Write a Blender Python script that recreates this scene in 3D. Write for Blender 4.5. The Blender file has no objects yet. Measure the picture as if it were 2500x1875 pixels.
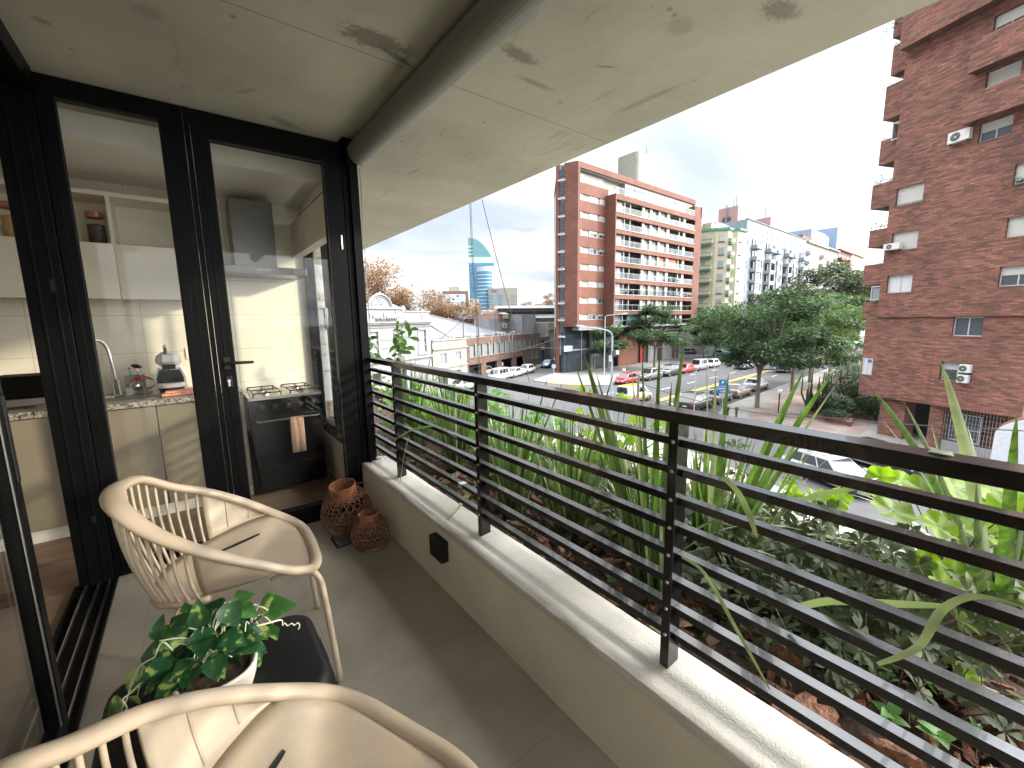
import bpy, bmesh, math, random
from mathutils import Vector, Matrix, Euler
random.seed(7)
sc = bpy.context.scene
R = math.radians
# ---------------------------------------------------------------- camera
YAW, PITCH, ROLL, FPX, EYE = 0.65370703, 0.15019585, -0.0163108, 1022.76, 1.40
fw = Vector((math.sin(YAW)*math.cos(PITCH), math.cos(YAW)*math.cos(PITCH), -math.sin(PITCH)))
rt0 = Vector((math.cos(YAW), -math.sin(YAW), 0)); up0 = rt0.cross(fw)
rt = rt0*math.cos(ROLL) + up0*math.sin(ROLL); up = -rt0*math.sin(ROLL) + up0*math.cos(ROLL)
cam = bpy.data.objects.new('camera', bpy.data.cameras.new('camera'))
sc.collection.objects.link(cam); sc.camera = cam
cam.data.sensor_width = 36; cam.data.lens = 36*FPX/2500
cam.data.clip_start = 0.05; cam.data.clip_end = 4000
mw = Matrix((rt, up, -fw)).transposed().to_4x4(); mw.translation = (0, 0, EYE)
cam.matrix_world = mw
# ---------------------------------------------------------------- sun and sky
SUN_DIR = Vector((1, -1.0, 0.40)).normalized()          # towards the sun
sun = bpy.data.objects.new('sun', bpy.data.lights.new('sun', 'SUN'))
sc.collection.objects.link(sun)
sun.data.energy = 2.0; sun.data.angle = R(2.2); sun.data.color = (1, .86, .66)
sun.rotation_euler = SUN_DIR.to_track_quat('Z', 'Y').to_euler()
EL = math.asin(SUN_DIR.z); AZ = math.atan2(SUN_DIR.x, SUN_DIR.y)
wd = bpy.data.worlds.new('World'); sc.world = wd; wd.use_nodes = True
nt = wd.node_tree; nt.nodes.clear()
def N(t, T, **kw):
    n = t.nodes.new(T)
    for k, v in kw.items():
        if k.startswith('i_'):
            k = k[2:]; k = int(k) if k.isdigit() else k.replace('_', ' ')
            n.inputs[k].default_value = v
        else: setattr(n, k, v)
    return n
def ramp(t, stops, interp='LINEAR'):
    n = t.nodes.new('ShaderNodeValToRGB'); cr = n.color_ramp; cr.interpolation = interp
    while len(cr.elements) < len(stops): cr.elements.new(.5)
    for e, (p, c) in zip(cr.elements, stops):
        e.position = p; e.color = (c, c, c, 1) if isinstance(c, (int, float)) else (*c, 1)
    return n
L = nt.links.new
sky = N(nt, 'ShaderNodeTexSky', sky_type='NISHITA', sun_disc=False, sun_elevation=max(EL, .25), sun_rotation=AZ, air_density=1.2, dust_density=2.5)
tc = N(nt, 'ShaderNodeTexCoord'); sep = N(nt, 'ShaderNodeSeparateXYZ'); L(tc.outputs['Generated'], sep.inputs[0])
zz = N(nt, 'ShaderNodeMath', operation='ADD', i_1=.16); L(sep.outputs[2], zz.inputs[0])
zz2 = N(nt, 'ShaderNodeMath', operation='MAXIMUM', i_1=.05); L(zz.outputs[0], zz2.inputs[0])
dv = N(nt, 'ShaderNodeVectorMath', operation='DIVIDE'); L(tc.outputs['Generated'], dv.inputs[0])
cmb = N(nt, 'ShaderNodeCombineXYZ'); L(zz2.outputs[0], cmb.inputs[0]); L(zz2.outputs[0], cmb.inputs[1]); cmb.inputs[2].default_value = 1
L(cmb.outputs[0], dv.inputs[1])
mpg = N(nt, 'ShaderNodeMapping'); mpg.inputs['Scale'].default_value = (.55, 1.0, 1.0); mpg.inputs['Rotation'].default_value = (0, 0, R(-35)); mpg.inputs['Location'].default_value = (3.1, 1.7, 0)
L(dv.outputs[0], mpg.inputs[0])
n1 = N(nt, 'ShaderNodeTexNoise', i_Scale=1.1, i_Detail=7.0, i_Roughness=.52, i_Distortion=.35); L(mpg.outputs[0], n1.inputs['Vector'])
cl = ramp(nt, [(.30, (.50, .57, .68)), (.40, (.62, .67, .74)), (.48, (.80, .81, .84)), (.54, (1.0, 1.0, 1.0)), (.72, (1.15, 1.12, 1.06))])
L(n1.outputs['Fac'], cl.inputs[0])
n2 = N(nt, 'ShaderNodeTexNoise', i_Scale=2.3, i_Detail=5.0, i_Roughness=.55); L(mpg.outputs[0], n2.inputs['Vector'])
gap = ramp(nt, [(.60, 0), (.72, .3)]); L(n2.outputs['Fac'], gap.inputs[0])
skb = N(nt, 'ShaderNodeMix', data_type='RGBA', blend_type='MULTIPLY', i_Factor=1.0); L(sky.outputs[0], skb.inputs[6]); skb.inputs[7].default_value = (.10, .10, .10, 1)
mx = N(nt, 'ShaderNodeMix', data_type='RGBA'); L(gap.outputs[0], mx.inputs[0]); L(cl.outputs[0], mx.inputs[6]); L(skb.outputs[2], mx.inputs[7])
zen = ramp(nt, [(.0, .74), (.3, .78), (.47, .95), (.58, 3.6), (.76, 4.4), (.88, 2.8), (1, 2.2)]); L(sep.outputs[2], zen.inputs[0])  # sky band above the view raised to light the balcony interior
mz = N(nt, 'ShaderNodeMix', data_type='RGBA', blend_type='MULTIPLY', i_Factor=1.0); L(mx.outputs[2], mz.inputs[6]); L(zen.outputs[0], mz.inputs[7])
# glow added to the unseen sky round the low sun, to brighten the balcony
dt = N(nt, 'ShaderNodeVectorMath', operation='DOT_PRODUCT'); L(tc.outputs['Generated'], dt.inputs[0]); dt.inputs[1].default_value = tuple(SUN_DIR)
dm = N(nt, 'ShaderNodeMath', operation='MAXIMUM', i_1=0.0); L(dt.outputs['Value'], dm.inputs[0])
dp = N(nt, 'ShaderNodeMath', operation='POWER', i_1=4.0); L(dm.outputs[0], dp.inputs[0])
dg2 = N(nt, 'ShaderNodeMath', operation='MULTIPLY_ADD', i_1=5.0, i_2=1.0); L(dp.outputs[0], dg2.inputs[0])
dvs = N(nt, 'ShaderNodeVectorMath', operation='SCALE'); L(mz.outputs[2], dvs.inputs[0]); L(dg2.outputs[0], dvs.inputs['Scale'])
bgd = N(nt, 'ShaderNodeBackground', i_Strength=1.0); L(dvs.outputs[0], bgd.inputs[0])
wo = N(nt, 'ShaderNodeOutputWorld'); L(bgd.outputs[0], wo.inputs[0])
sc.view_settings.view_transform = 'Standard'; sc.view_settings.look = 'None'
sc.view_settings.exposure = 1.0; sc.view_settings.gamma = 1
sc.cycles.use_denoising = True
sc.cycles.max_bounces = 10; sc.cycles.diffuse_bounces = 7; sc.cycles.transparent_max_bounces = 16
sc.cycles.sample_clamp_indirect = 6; sc.cycles.caustics_reflective = True; sc.cycles.caustics_refractive = False
# ---------------------------------------------------------------- projection helper: a pixel of the 2500 x 1875 photo onto a real plane
def ray(px, py): return ((px-1250)*rt - (py-937.5)*up + FPX*fw).normalized()
def UN(px, py, ax, v):
    d = ray(px, py); o = Vector((0, 0, EYE)); i = 'xyz'.index(ax); return o + d*((v-o[i])/d[i])
G = -7.2
# ---------------------------------------------------------------- materials
M = {}
def mat(name, col, rough=.6, metal=0., spec=.5, noise=0., nscale=6., bump=0., bscale=None, var=None, trans=0., coord='Object', alpha=None, stretch=None, coat=0.):
    m = bpy.data.materials.new(name); m.use_nodes = True; t = m.node_tree; p = t.nodes['Principled BSDF']
    p.inputs['Base Color'].default_value = (*col, 1); p.inputs['Roughness'].default_value = rough; p.inputs['Metallic'].default_value = metal
    p.inputs['Specular IOR Level'].default_value = spec; p.inputs['Coat Weight'].default_value = coat
    l = t.links.new; src = None
    if noise or bump or var:
        c = N(t, 'ShaderNodeTexCoord'); v = c.outputs[coord]
        if stretch:
            mp = N(t, 'ShaderNodeMapping'); mp.inputs['Scale'].default_value = stretch; l(v, mp.inputs[0]); v = mp.outputs[0]
        nz = N(t, 'ShaderNodeTexNoise', i_Scale=nscale, i_Detail=6.0, i_Roughness=.6); l(v, nz.inputs['Vector'])
        if noise or var:
            b = var if var else tuple(x*(1-noise) for x in col); a = col if var else tuple(min(1, x*(1+noise)) for x in col)
            rp = ramp(t, [(.35, b), (.65, a)]); l(nz.outputs['Fac'], rp.inputs[0]); l(rp.outputs[0], p.inputs['Base Color']); src = rp.outputs[0]
        if bump:
            n3 = N(t, 'ShaderNodeTexNoise', i_Scale=bscale or nscale*4, i_Detail=5.0); l(v, n3.inputs['Vector'])
            bp = N(t, 'ShaderNodeBump', i_Strength=bump, i_Distance=.01); l(n3.outputs['Fac'], bp.inputs['Height']); l(bp.outputs[0], p.inputs['Normal'])
    if trans:
        tr = N(t, 'ShaderNodeBsdfTranslucent'); tcol = (min(1, col[0]*1.6), min(1, col[1]*1.9), col[2]*.8, 1); tr.inputs[0].default_value = tcol
        if src is not None:
            mm = N(t, 'ShaderNodeMix', data_type='RGBA', blend_type='MULTIPLY', i_Factor=1.0); l(src, mm.inputs[6]); mm.inputs[7].default_value = (1.6, 1.9, .8, 1); l(mm.outputs[2], tr.inputs[0])
        ms = N(t, 'ShaderNodeMixShader', i_Fac=trans); o = t.nodes['Material Output']
        l(p.outputs[0], ms.inputs[1]); l(tr.outputs[0], ms.inputs[2]); l(ms.outputs[0], o.inputs[0])
    M[name] = m; return m
def glass(name, tint=(.93, .95, .94), base=.04, dirt=0.):
    m = bpy.data.materials.new(name); m.use_nodes = True; t = m.node_tree; t.nodes.remove(t.nodes['Principled BSDF']); l = t.links.new
    tr = N(t, 'ShaderNodeBsdfTransparent'); tr.inputs[0].default_value = (*tint, 1); gl = N(t, 'ShaderNodeBsdfGlossy', i_Roughness=0.0)
    lw = N(t, 'ShaderNodeLayerWeight', i_Blend=.5); pw = N(t, 'ShaderNodeMath', operation='POWER', i_1=4.0); l(lw.outputs['Facing'], pw.inputs[0])
    ad = N(t, 'ShaderNodeMath', operation='MULTIPLY_ADD', i_1=.9, i_2=base); l(pw.outputs[0], ad.inputs[0]); ad.use_clamp = True
    ms = N(t, 'ShaderNodeMixShader'); l(ad.outputs[0], ms.inputs[0]); l(tr.outputs[0], ms.inputs[1]); l(gl.outputs[0], ms.inputs[2])
    l(ms.outputs[0], t.nodes['Material Output'].inputs[0]); M[name] = m
def brick(name, c1, c2, mortar, bw=.25, bh=.07, rough=.85, msz=.012, big=.25, stain=None):
    m = bpy.data.materials.new(name); m.use_nodes = True; t = m.node_tree; p = t.nodes['Principled BSDF']; l = t.links.new
    c = N(t, 'ShaderNodeTexCoord'); s = N(t, 'ShaderNodeSeparateXYZ'); l(c.outputs['Object'], s.inputs[0])
    a = N(t, 'ShaderNodeMath', operation='ADD'); l(s.outputs[0], a.inputs[0]); l(s.outputs[1], a.inputs[1])
    k = N(t, 'ShaderNodeCombineXYZ'); l(a.outputs[0], k.inputs[0]); l(s.outputs[2], k.inputs[1])
    b = N(t, 'ShaderNodeTexBrick', offset=.5, i_Scale=1.0); b.inputs['Brick Width'].default_value = bw; b.inputs['Row Height'].default_value = bh; b.inputs['Mortar Size'].default_value = msz; b.inputs['Bias'].default_value = -.1
    b.inputs['Color1'].default_value = (*c1, 1); b.inputs['Color2'].default_value = (*c2, 1); b.inputs['Mortar'].default_value = (*mortar, 1); l(k.outputs[0], b.inputs['Vector'])
    n = N(t, 'ShaderNodeTexNoise', i_Scale=big, i_Detail=8.0, i_Roughness=.7); l(k.outputs[0], n.inputs['Vector'])
    mp = N(t, 'ShaderNodeMapping'); mp.inputs['Scale'].default_value = (2.0, 12, 1); l(k.outputs[0], mp.inputs[0])
    n2 = N(t, 'ShaderNodeTexNoise', i_Scale=1.0, i_Detail=3.0, i_Roughness=.6); l(mp.outputs[0], n2.inputs['Vector'])
    r1 = ramp(t, [(.3, .62), (.7, 1.3)]); l(n.outputs['Fac'], r1.inputs[0]); r2 = ramp(t, [(.32, .72), (.5, .95), (.60, 1.1), (.72, 1.6)]); l(n2.outputs['Fac'], r2.inputs[0])
    m1 = N(t, 'ShaderNodeMix', data_type='RGBA', blend_type='MULTIPLY', i_Factor=1.0); l(b.outputs['Color'], m1.inputs[6]); l(r1.outputs[0], m1.inputs[7])
    m2 = N(t, 'ShaderNodeMix', data_type='RGBA', blend_type='MULTIPLY', i_Factor=1.0); l(m1.outputs[2], m2.inputs[6]); l(r2.outputs[0], m2.inputs[7])
    l(m2.outputs[2], p.inputs['Base Color']); p.inputs['Roughness'].default_value = rough; M[name] = m
mat('frame_black', (.003, .0035, .004), .42, spec=.10, noise=.3, nscale=3, bump=.03, bscale=40)
mat('rail_black', (.004, .004, .0045), .24, spec=.5, coat=.25, noise=.35, nscale=9, bump=.03, bscale=60)
mat('rubber', (.01, .01, .01), .8)
mat('concrete_ceiling', (.33, .315, .245), .85, noise=.14, nscale=1.1, bump=.35, bscale=14)
mat('plaster', (.66, .62, .50), .85, noise=.08, nscale=2.2, bump=.2, bscale=60)
mat('render_white', (0.521, 0.496, 0.445), .9, noise=.12, nscale=5, bump=.22, bscale=160)
mat('tile_floor', (.285, .255, .205), .5, noise=.16, nscale=2.2, bump=.03)
mat('awning', (.15, .143, .12), .55, noise=.05)
mat('chair_plastic', (0.432, 0.356, 0.264), .42, noise=.03, nscale=30, bump=.05, bscale=300)
mat('black_plastic', (.008, .008, .009), .45, spec=.3, bump=.03, bscale=200)
mat('pot', (.62, .60, .54), .7, noise=.08, nscale=9, bump=.25, bscale=40)
mat('wicker', (0.190, 0.090, 0.050), .6, noise=.3, nscale=40)
mat('wicker_rim', (0.253, 0.105, 0.047), .55, noise=.35, nscale=30)
mat('gable_white', (.42, .44, .47), .9, noise=.08)
mat('hood_steel', (.16, .155, .145), .3, metal=1.)
mat('blade_silver', (.27, .32, .22), .4, noise=.2, nscale=8, trans=.15)
mat('steel', (.55, .54, .52), .28, metal=1., noise=.1, nscale=3)
mat('chrome', (.8, .8, .8), .12, metal=1.)
mat('room_white', (.85, .84, .80), .6)
mat('pier_white', (0.288, 0.284, 0.264), .7, noise=.05)
mat('white_paint', (.80, .78, .72), .5, noise=.03)
mat('cab_white', (.76, .71, .58), .45, noise=.03)
mat('cab_grey', (.24, .21, .155), .5, noise=.05, nscale=2)
mat('granite', (.55, .52, .44), .22, var=(.02, .02, .018), nscale=70)
mat('wood_floor', (.28, .185, .12), .5, var=(.17, .105, .07), nscale=2.5, stretch=(1, 6, 1))
mat('hob_glass', (.004, .004, .004), .2, spec=.22)
mat('towel', (.34, .22, .16), .95, noise=.3, nscale=90, bump=.6, bscale=200)
mat('pink_towel', (.80, .36, .28), .9, noise=.25, nscale=60)
mat('red_cable', (.6, .03, .05), .5)
mat('grey_soap', (.16, .17, .165), .6)
mat('grain', (.55, .38, .16), .9, noise=.3, nscale=80)
mat('dark_jar', (.05, .035, .03), .6, noise=.5, nscale=60)
mat('copper_lid', (.45, .20, .13), .35, metal=.6)
mat('terracotta', (.20, .09, .06), .8)
mat('soil', (.05, .03, .02), .95, noise=.5, nscale=14, bump=1., bscale=40)
mat('bark', (.20, .085, .045), .9, var=(.05, .025, .018), nscale=25, bump=.9, bscale=90)
mat('bark_pale', (.30, .20, .12), .9, var=(.09, .05, .03), nscale=22, bump=.9, bscale=90)
mat('blade', (0.060, 0.098, 0.030), .42, noise=.5, nscale=7, trans=.36, stretch=(6, 6, .5))
mat('blade_pale', (0.240, 0.264, 0.176), .4, noise=.25, nscale=8, trans=.25)
mat('blade_dry', (.40, .33, .18), .6, noise=.3, nscale=8, trans=.3)
mat('lime_leaf', (0.197, 0.295, 0.021), .5, noise=.35, nscale=14, trans=.55)
mat('shrub_leaf', (0.075, 0.098, 0.055), .6, spec=.25, noise=.4, nscale=7, trans=.22)
mat('citrus_leaf', (.045, .10, .02), .35, noise=.35, nscale=10, trans=.4)
mat('weed_leaf', (.10, .22, .05), .5, noise=.35, nscale=12, trans=.45)
mat('stem', (.10, .14, .04), .6)
mat('stem_brown', (.12, .08, .05), .8)
mat('stem_white', (.62, .66, .48), .5)
mat('pothos', (.05, .15, .05), .32, var=(.02, .07, .028), nscale=40, trans=.15)
mat('pothos_light', (.08, .24, .05), .32, var=(.40, .50, .12), nscale=16, trans=.25)
mat('asphalt', (0.058, 0.058, 0.060), .9, noise=.13, nscale=.35, bump=.2, bscale=30)
mat('pavement', (0.169, 0.169, 0.162), .9, noise=.16, nscale=.6, bump=.1, bscale=8)
mat('kerb', (0.210, 0.203, 0.189), .9, noise=.1, nscale=3)
mat('own_pavement', (0.234, 0.221, 0.195), .9, noise=.14, nscale=1.2)
mat('red_paver', (0.142, 0.089, 0.071), .9, var=(.22, .19, .17), nscale=.5)
mat('road_white', (0.465, 0.465, 0.450), .8, noise=.2, nscale=3)
mat('road_yellow', (0.540, 0.375, 0.053), .8, noise=.15, nscale=3)
mat('bark_tree', (.17, .14, .11), .9, noise=.3, nscale=5, bump=.6, bscale=20)
mat('foliage', (0.036, 0.068, 0.028), .6, noise=.5, nscale=.5, trans=.3)
mat('foliage_light', (0.060, 0.092, 0.028), .6, noise=.45, nscale=.5, trans=.3)
mat('foliage_dark', (0.044, 0.056, 0.032), .65, noise=.5, nscale=.4, trans=.25)
mat('foliage_autumn', (0.180, 0.081, 0.042), .7, var=(.20, .115, .07), nscale=.6, trans=.3)
mat('bush_leaf', (.04, .07, .03), .55, noise=.5, nscale=.8, trans=.25)
brick('brick_mid', (.14, .048, .030), (.105, .038, .025), (.125, .06, .042), .24, .075, msz=.008)
brick('brick_right', (.205, .078, .054), (.068, .027, .020), (.09, .052, .040), .46, .115, msz=.016, big=.35)
brick('brick_ware', (.11, .058, .040), (.08, .045, .035), (.11, .08, .065), .26, .09, big=.5)
mat('stucco_white', (0.185, 0.188, 0.196), .9, noise=.07, nscale=.8)
mat('stucco_cream', (0.211, 0.207, 0.186), .9, noise=.2, nscale=.7)
mat('stucco_yellow', (0.325, 0.307, 0.223), .9, noise=.06, nscale=.2)
mat('stucco_ywhite', (0.269, 0.260, 0.209), .9)
mat('green_trim', (.05, .17, .10), .7)
mat('stucco_blue', (0.156, 0.192, 0.219), .9, noise=.07, nscale=.15)
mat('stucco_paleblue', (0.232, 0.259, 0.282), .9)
mat('stucco_pink', (0.285, 0.167, 0.155), .9, noise=.08, nscale=.3)
mat('stucco_brown', (0.112, 0.059, 0.042), .9)
mat('stucco_sand', (0.259, 0.238, 0.181), .9)
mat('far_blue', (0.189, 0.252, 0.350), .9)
mat('concrete', (0.190, 0.184, 0.158), .9, noise=.12, nscale=.4)
mat('concrete_grey', (0.156, 0.156, 0.153), .9, noise=.15, nscale=.4)
mat('zinc', (0.094, 0.102, 0.117), .55, noise=.12, nscale=.5, stretch=(1, 1, 1))
mat('zinc_dark', (.14, .16, .18), .6, noise=.1)
mat('dark_panel', (.045, .047, .05), .7)
mat('window_dark', (.035, .045, .055), .12, spec=.6)
mat('window_mid', (.16, .19, .21), .2, spec=.6)
mat('shutter', (0.258, 0.258, 0.243), .7, noise=.05)
mat('shutter_grey', (0.236, 0.236, 0.229), .7, noise=.05)
mat('curtain_white', (0.396, 0.402, 0.408), .8)
mat('curtain_orange', (.62, .18, .09), .8)
mat('curtain_blue', (.05, .32, .50), .8)
mat('recess_wall', (0.223, 0.218, 0.198), .9, noise=.06)
mat('frame_white', (0.321, 0.326, 0.330), .6)
mat('frame_grey', (.2, .2, .2), .6)
mat('tower_blue', (0.044, 0.158, 0.246), .2, spec=.8, noise=.2, nscale=.03)
mat('tower_teal', (0.067, 0.173, 0.192), .3, spec=.8)
mat('tower_white', (0.289, 0.347, 0.389), .6)
mat('tower_sunlit', (0.403, 0.325, 0.247), .6)
mat('ac_white', (0.429, 0.429, 0.416), .5)
mat('ac_dark', (.06, .06, .06), .5)
mat('lamp_blue', (.20, .27, .33), .5)
mat('lamp_grey', (.30, .33, .34), .5)
mat('globe_white', (.85, .85, .83), .3)
mat('sign_blue', (.02, .12, .27), .4)
mat('text_white', (.8, .8, .8), .5)
mat('text_dark', (.06, .06, .06), .5)
mat('letter_white', (0.476, 0.483, 0.497), .5)
mat('traffic_dark', (.02, .02, .02), .5)
mat('tyre', (.015, .015, .016), .8)
mat('rim_silver', (.5, .5, .52), .3, metal=.8)
mat('plate', (0.392, 0.392, 0.392), .5)
mat('lens_clear', (.55, .57, .6), .15)
mat('lens_red', (.35, .01, .01), .25)
mat('car_glass', (.015, .018, .022), .05, spec=.8)
mat('cable', (.012, .012, .012), .6)
mat('skin', (.45, .26, .18), .6)
mat('shirt_white', (.7, .7, .7), .8)
mat('cloth_dark', (.03, .03, .04), .8)
for k, c in dict(car_red=(.33, .008, .018), car_red2=(.5, .03, .02), car_grey=(.13, .125, .115), car_silver=(.27, .28, .29), car_white=(.42, .43, .44), car_black=(.02, .02, .022), car_navy=(.035, .045, .06), car_dgrey=(.045, .045, .05), car_blue=(.02, .06, .19), car_brown=(.16, .14, .125), car_teal=(.18, .36, .36), bus_blue=(.03, .05, .13), bus_red=(.5, .02, .02), van_yellow=(.75, .45, .05)).items():
    mat(k, c, .28, coat=.6)
glass('pane', (.985, .99, .985), .018)
glass('balcony_glass', (.86, .91, .90), .015)
mtl = bpy.data.materials.new('green_light'); mtl.use_nodes = True
mtl.node_tree.nodes['Principled BSDF'].inputs['Emission Color'].default_value = (.05, 1, .35, 1); mtl.node_tree.nodes['Principled BSDF'].inputs['Emission Strength'].default_value = 6; M['green_light'] = mtl
for k_, st_ in (('pothos', [(.3, (.010, .045, .018)), (.50, (.020, .078, .028)), (.585, (.03, .10, .035)), (.62, (.26, .36, .09))]), ('pothos_light', [(.3, (.025, .09, .025)), (.47, (.05, .16, .035)), (.53, (.09, .23, .05)), (.575, (.42, .50, .18))])):
    rp_ = [n_ for n_ in M[k_].node_tree.nodes if n_.type == 'VALTORGB'][0].color_ramp
    while len(rp_.elements) < len(st_): rp_.elements.new(.5)
    for e_, (p_, c_) in zip(rp_.elements, st_): e_.position = p_; e_.color = (*c_, 1)
def nodes_of(k): return M[k].node_tree
# floor tiles: joints as a bump/darker line; interior wall tiles
def joints(k, sx, sy, ox, oy, axes=(0, 1), w=.004, dark=.55):
    t = nodes_of(k); p = t.nodes['Principled BSDF']; l = t.links.new
    src = p.inputs['Base Color'].links[0].from_socket
    c = N(t, 'ShaderNodeTexCoord'); s = N(t, 'ShaderNodeSeparateXYZ'); l(c.outputs['Object'], s.inputs[0]); outs = []
    for ax, st, of in ((axes[0], sx, ox), (axes[1], sy, oy)):
        a = N(t, 'ShaderNodeMath', operation='SUBTRACT', i_1=of); l(s.outputs[ax], a.inputs[0])
        q = N(t, 'ShaderNodeMath', operation='PINGPONG', i_1=st/2); l(a.outputs[0], q.inputs[0])
        g = N(t, 'ShaderNodeMath', operation='LESS_THAN', i_1=w/2); l(q.outputs[0], g.inputs[0]); outs.append(g)
    m = N(t, 'ShaderNodeMath', operation='MAXIMUM'); l(outs[0].outputs[0], m.inputs[0]); l(outs[1].outputs[0], m.inputs[1])
    mm = N(t, 'ShaderNodeMath', operation='MULTIPLY', i_1=dark); l(m.outputs[0], mm.inputs[0])
    x = N(t, 'ShaderNodeMix', data_type='RGBA'); l(mm.outputs[0], x.inputs[0]); l(src, x.inputs[6]); x.inputs[7].default_value = (.03, .03, .03, 1); l(x.outputs[2], p.inputs['Base Color'])
joints('tile_floor', .645, .6, -.3, 1.515, w=.003, dark=.3)
mat('wall_tile', (.74, .70, .57), .35, noise=.05, nscale=3)
joints('wall_tile', .62, .30, -.28, 1.19, axes=(0, 2), w=.004, dark=.4)
mat('shutter_lined', (0.341, 0.341, 0.322), .7, noise=.04)
joints('shutter_lined', 99, .07, 50, 0, axes=(0, 2), w=.02, dark=.35)
joints('pavement', 1.2, 1.2, 0, 0, w=.03, dark=.25)
# concrete soffit: board joint lines, stains and pin holes
t = nodes_of('concrete_ceiling'); p = t.nodes['Principled BSDF']; src = p.inputs['Base Color'].links[0].from_socket
c = N(t, 'ShaderNodeTexCoord')
mp = N(t, 'ShaderNodeMapping'); mp.inputs['Scale'].default_value = (1.3, .35, 1); mp.inputs['Rotation'].default_value = (0, 0, R(25)); t.links.new(c.outputs['Object'], mp.inputs[0])
n = N(t, 'ShaderNodeTexNoise', i_Scale=3.2, i_Detail=9.0, i_Roughness=.68, i_Distortion=.5); t.links.new(mp.outputs[0], n.inputs['Vector'])
r_ = ramp(t, [(.60, 0), (.66, .30), (.74, .5)]); t.links.new(n.outputs['Fac'], r_.inputs[0])
x = N(t, 'ShaderNodeMix', data_type='RGBA'); t.links.new(r_.outputs[0], x.inputs[0]); t.links.new(src, x.inputs[6]); x.inputs[7].default_value = (.11, .10, .08, 1)
v = N(t, 'ShaderNodeTexVoronoi', i_Scale=5.0); t.links.new(c.outputs['Object'], v.inputs['Vector'])
r2 = ramp(t, [(.05, .6), (.075, 0)]); t.links.new(v.outputs['Distance'], r2.inputs[0])
x2 = N(t, 'ShaderNodeMix', data_type='RGBA'); t.links.new(r2.outputs[0], x2.inputs[0]); t.links.new(x.outputs[2], x2.inputs[6]); x2.inputs[7].default_value = (.14, .12, .10, 1); t.links.new(x2.outputs[2], p.inputs['Base Color'])
def stain(px, py, L_, W_, ang, seed, strength):
    q = UN(px, py, 'z', 2.603); tt = nodes_of('concrete_ceiling'); pp = tt.nodes['Principled BSDF']; sc_ = pp.inputs['Base Color'].links[0].from_socket; l = tt.links.new
    c = N(tt, 'ShaderNodeTexCoord'); mp = N(tt, 'ShaderNodeMapping', vector_type='TEXTURE'); mp.inputs['Location'].default_value = tuple(q); mp.inputs['Rotation'].default_value = (0, 0, ang); mp.inputs['Scale'].default_value = (L_, W_, 1); l(c.outputs['Object'], mp.inputs[0])
    ln = N(tt, 'ShaderNodeVectorMath', operation='LENGTH'); l(mp.outputs[0], ln.inputs[0]); m1 = ramp(tt, [(.25, 1), (1, 0)]); l(ln.outputs['Value'], m1.inputs[0])
    n_ = N(tt, 'ShaderNodeTexNoise', i_Scale=3.4+seed*.3, i_Detail=10.0, i_Roughness=.78, i_Distortion=1.6); l(mp.outputs[0], n_.inputs['Vector'])
    ad = N(tt, 'ShaderNodeMath', operation='MULTIPLY_ADD', i_1=.42); l(m1.outputs[0], ad.inputs[0]); l(n_.outputs['Fac'], ad.inputs[2]); r3 = ramp(tt, [(.78, 0), (.86, strength*.75)]); l(ad.outputs[0], r3.inputs[0])
    mk = N(tt, 'ShaderNodeMath', operation='MULTIPLY'); l(r3.outputs[0], mk.inputs[0]); l(m1.outputs[0], mk.inputs[1])
    xx = N(tt, 'ShaderNodeMix', data_type='RGBA'); l(mk.outputs[0], xx.inputs[0]); l(sc_, xx.inputs[6]); xx.inputs[7].default_value = (.075, .065, .05, 1); l(xx.outputs[2], pp.inputs['Base Color'])
def aim(p, q): a_, b2_ = UN(*p, 'z', 2.603), UN(*q, 'z', 2.603); return math.atan2(b2_.y-a_.y, b2_.x-a_.x), (b2_-a_).length/2
for p_1, p_2, w_, s_, g_ in (((780, 45), (1050, 150), .16, 1, .95), ((900, 95), (1040, 185), .05, 2, 1), ((1200, 95), (1335, 175), .10, 3, .8), ((1240, 175), (1380, 235), .05, 9, .6), ((1850, -10), (1960, 60), .12, 4, .8), ((630, 270), (760, 330), .10, 5, .6), ((1000, 560), (1120, 520), .12, 6, .5), ((60, 30), (140, 70), .05, 7, .6), ((300, 20), (420, 40), .1, 8, .4), ((560, 230), (640, 215), .05, 10, .4), ((1450, 300), (1700, 190), .06, 11, .5), ((1440, 160), (1520, 165), .02, 12, .8), ((1620, 40), (1700, 90), .12, 13, .4)):
    an, hl_ = aim(p_1, p_2); stain((p_1[0]+p_2[0])/2, (p_1[1]+p_2[1])/2, max(hl_, .05)*1.35, w_*.95, an, s_, g_)
joints('concrete_ceiling', 9.0, 2.2, 5.3, 2.05, w=.007, dark=.5)
# corrugated roofs
t = nodes_of('zinc'); p = t.nodes['Principled BSDF']; c = N(t, 'ShaderNodeTexCoord'); wv = N(t, 'ShaderNodeTexWave', i_Scale=1.6); wv.bands_direction = 'X'; t.links.new(c.outputs['Object'], wv.inputs['Vector'])
b_ = N(t, 'ShaderNodeBump', i_Strength=.5, i_Distance=.05); t.links.new(wv.outputs['Fac'], b_.inputs['Height']); t.links.new(b_.outputs[0], p.inputs['Normal'])
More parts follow.
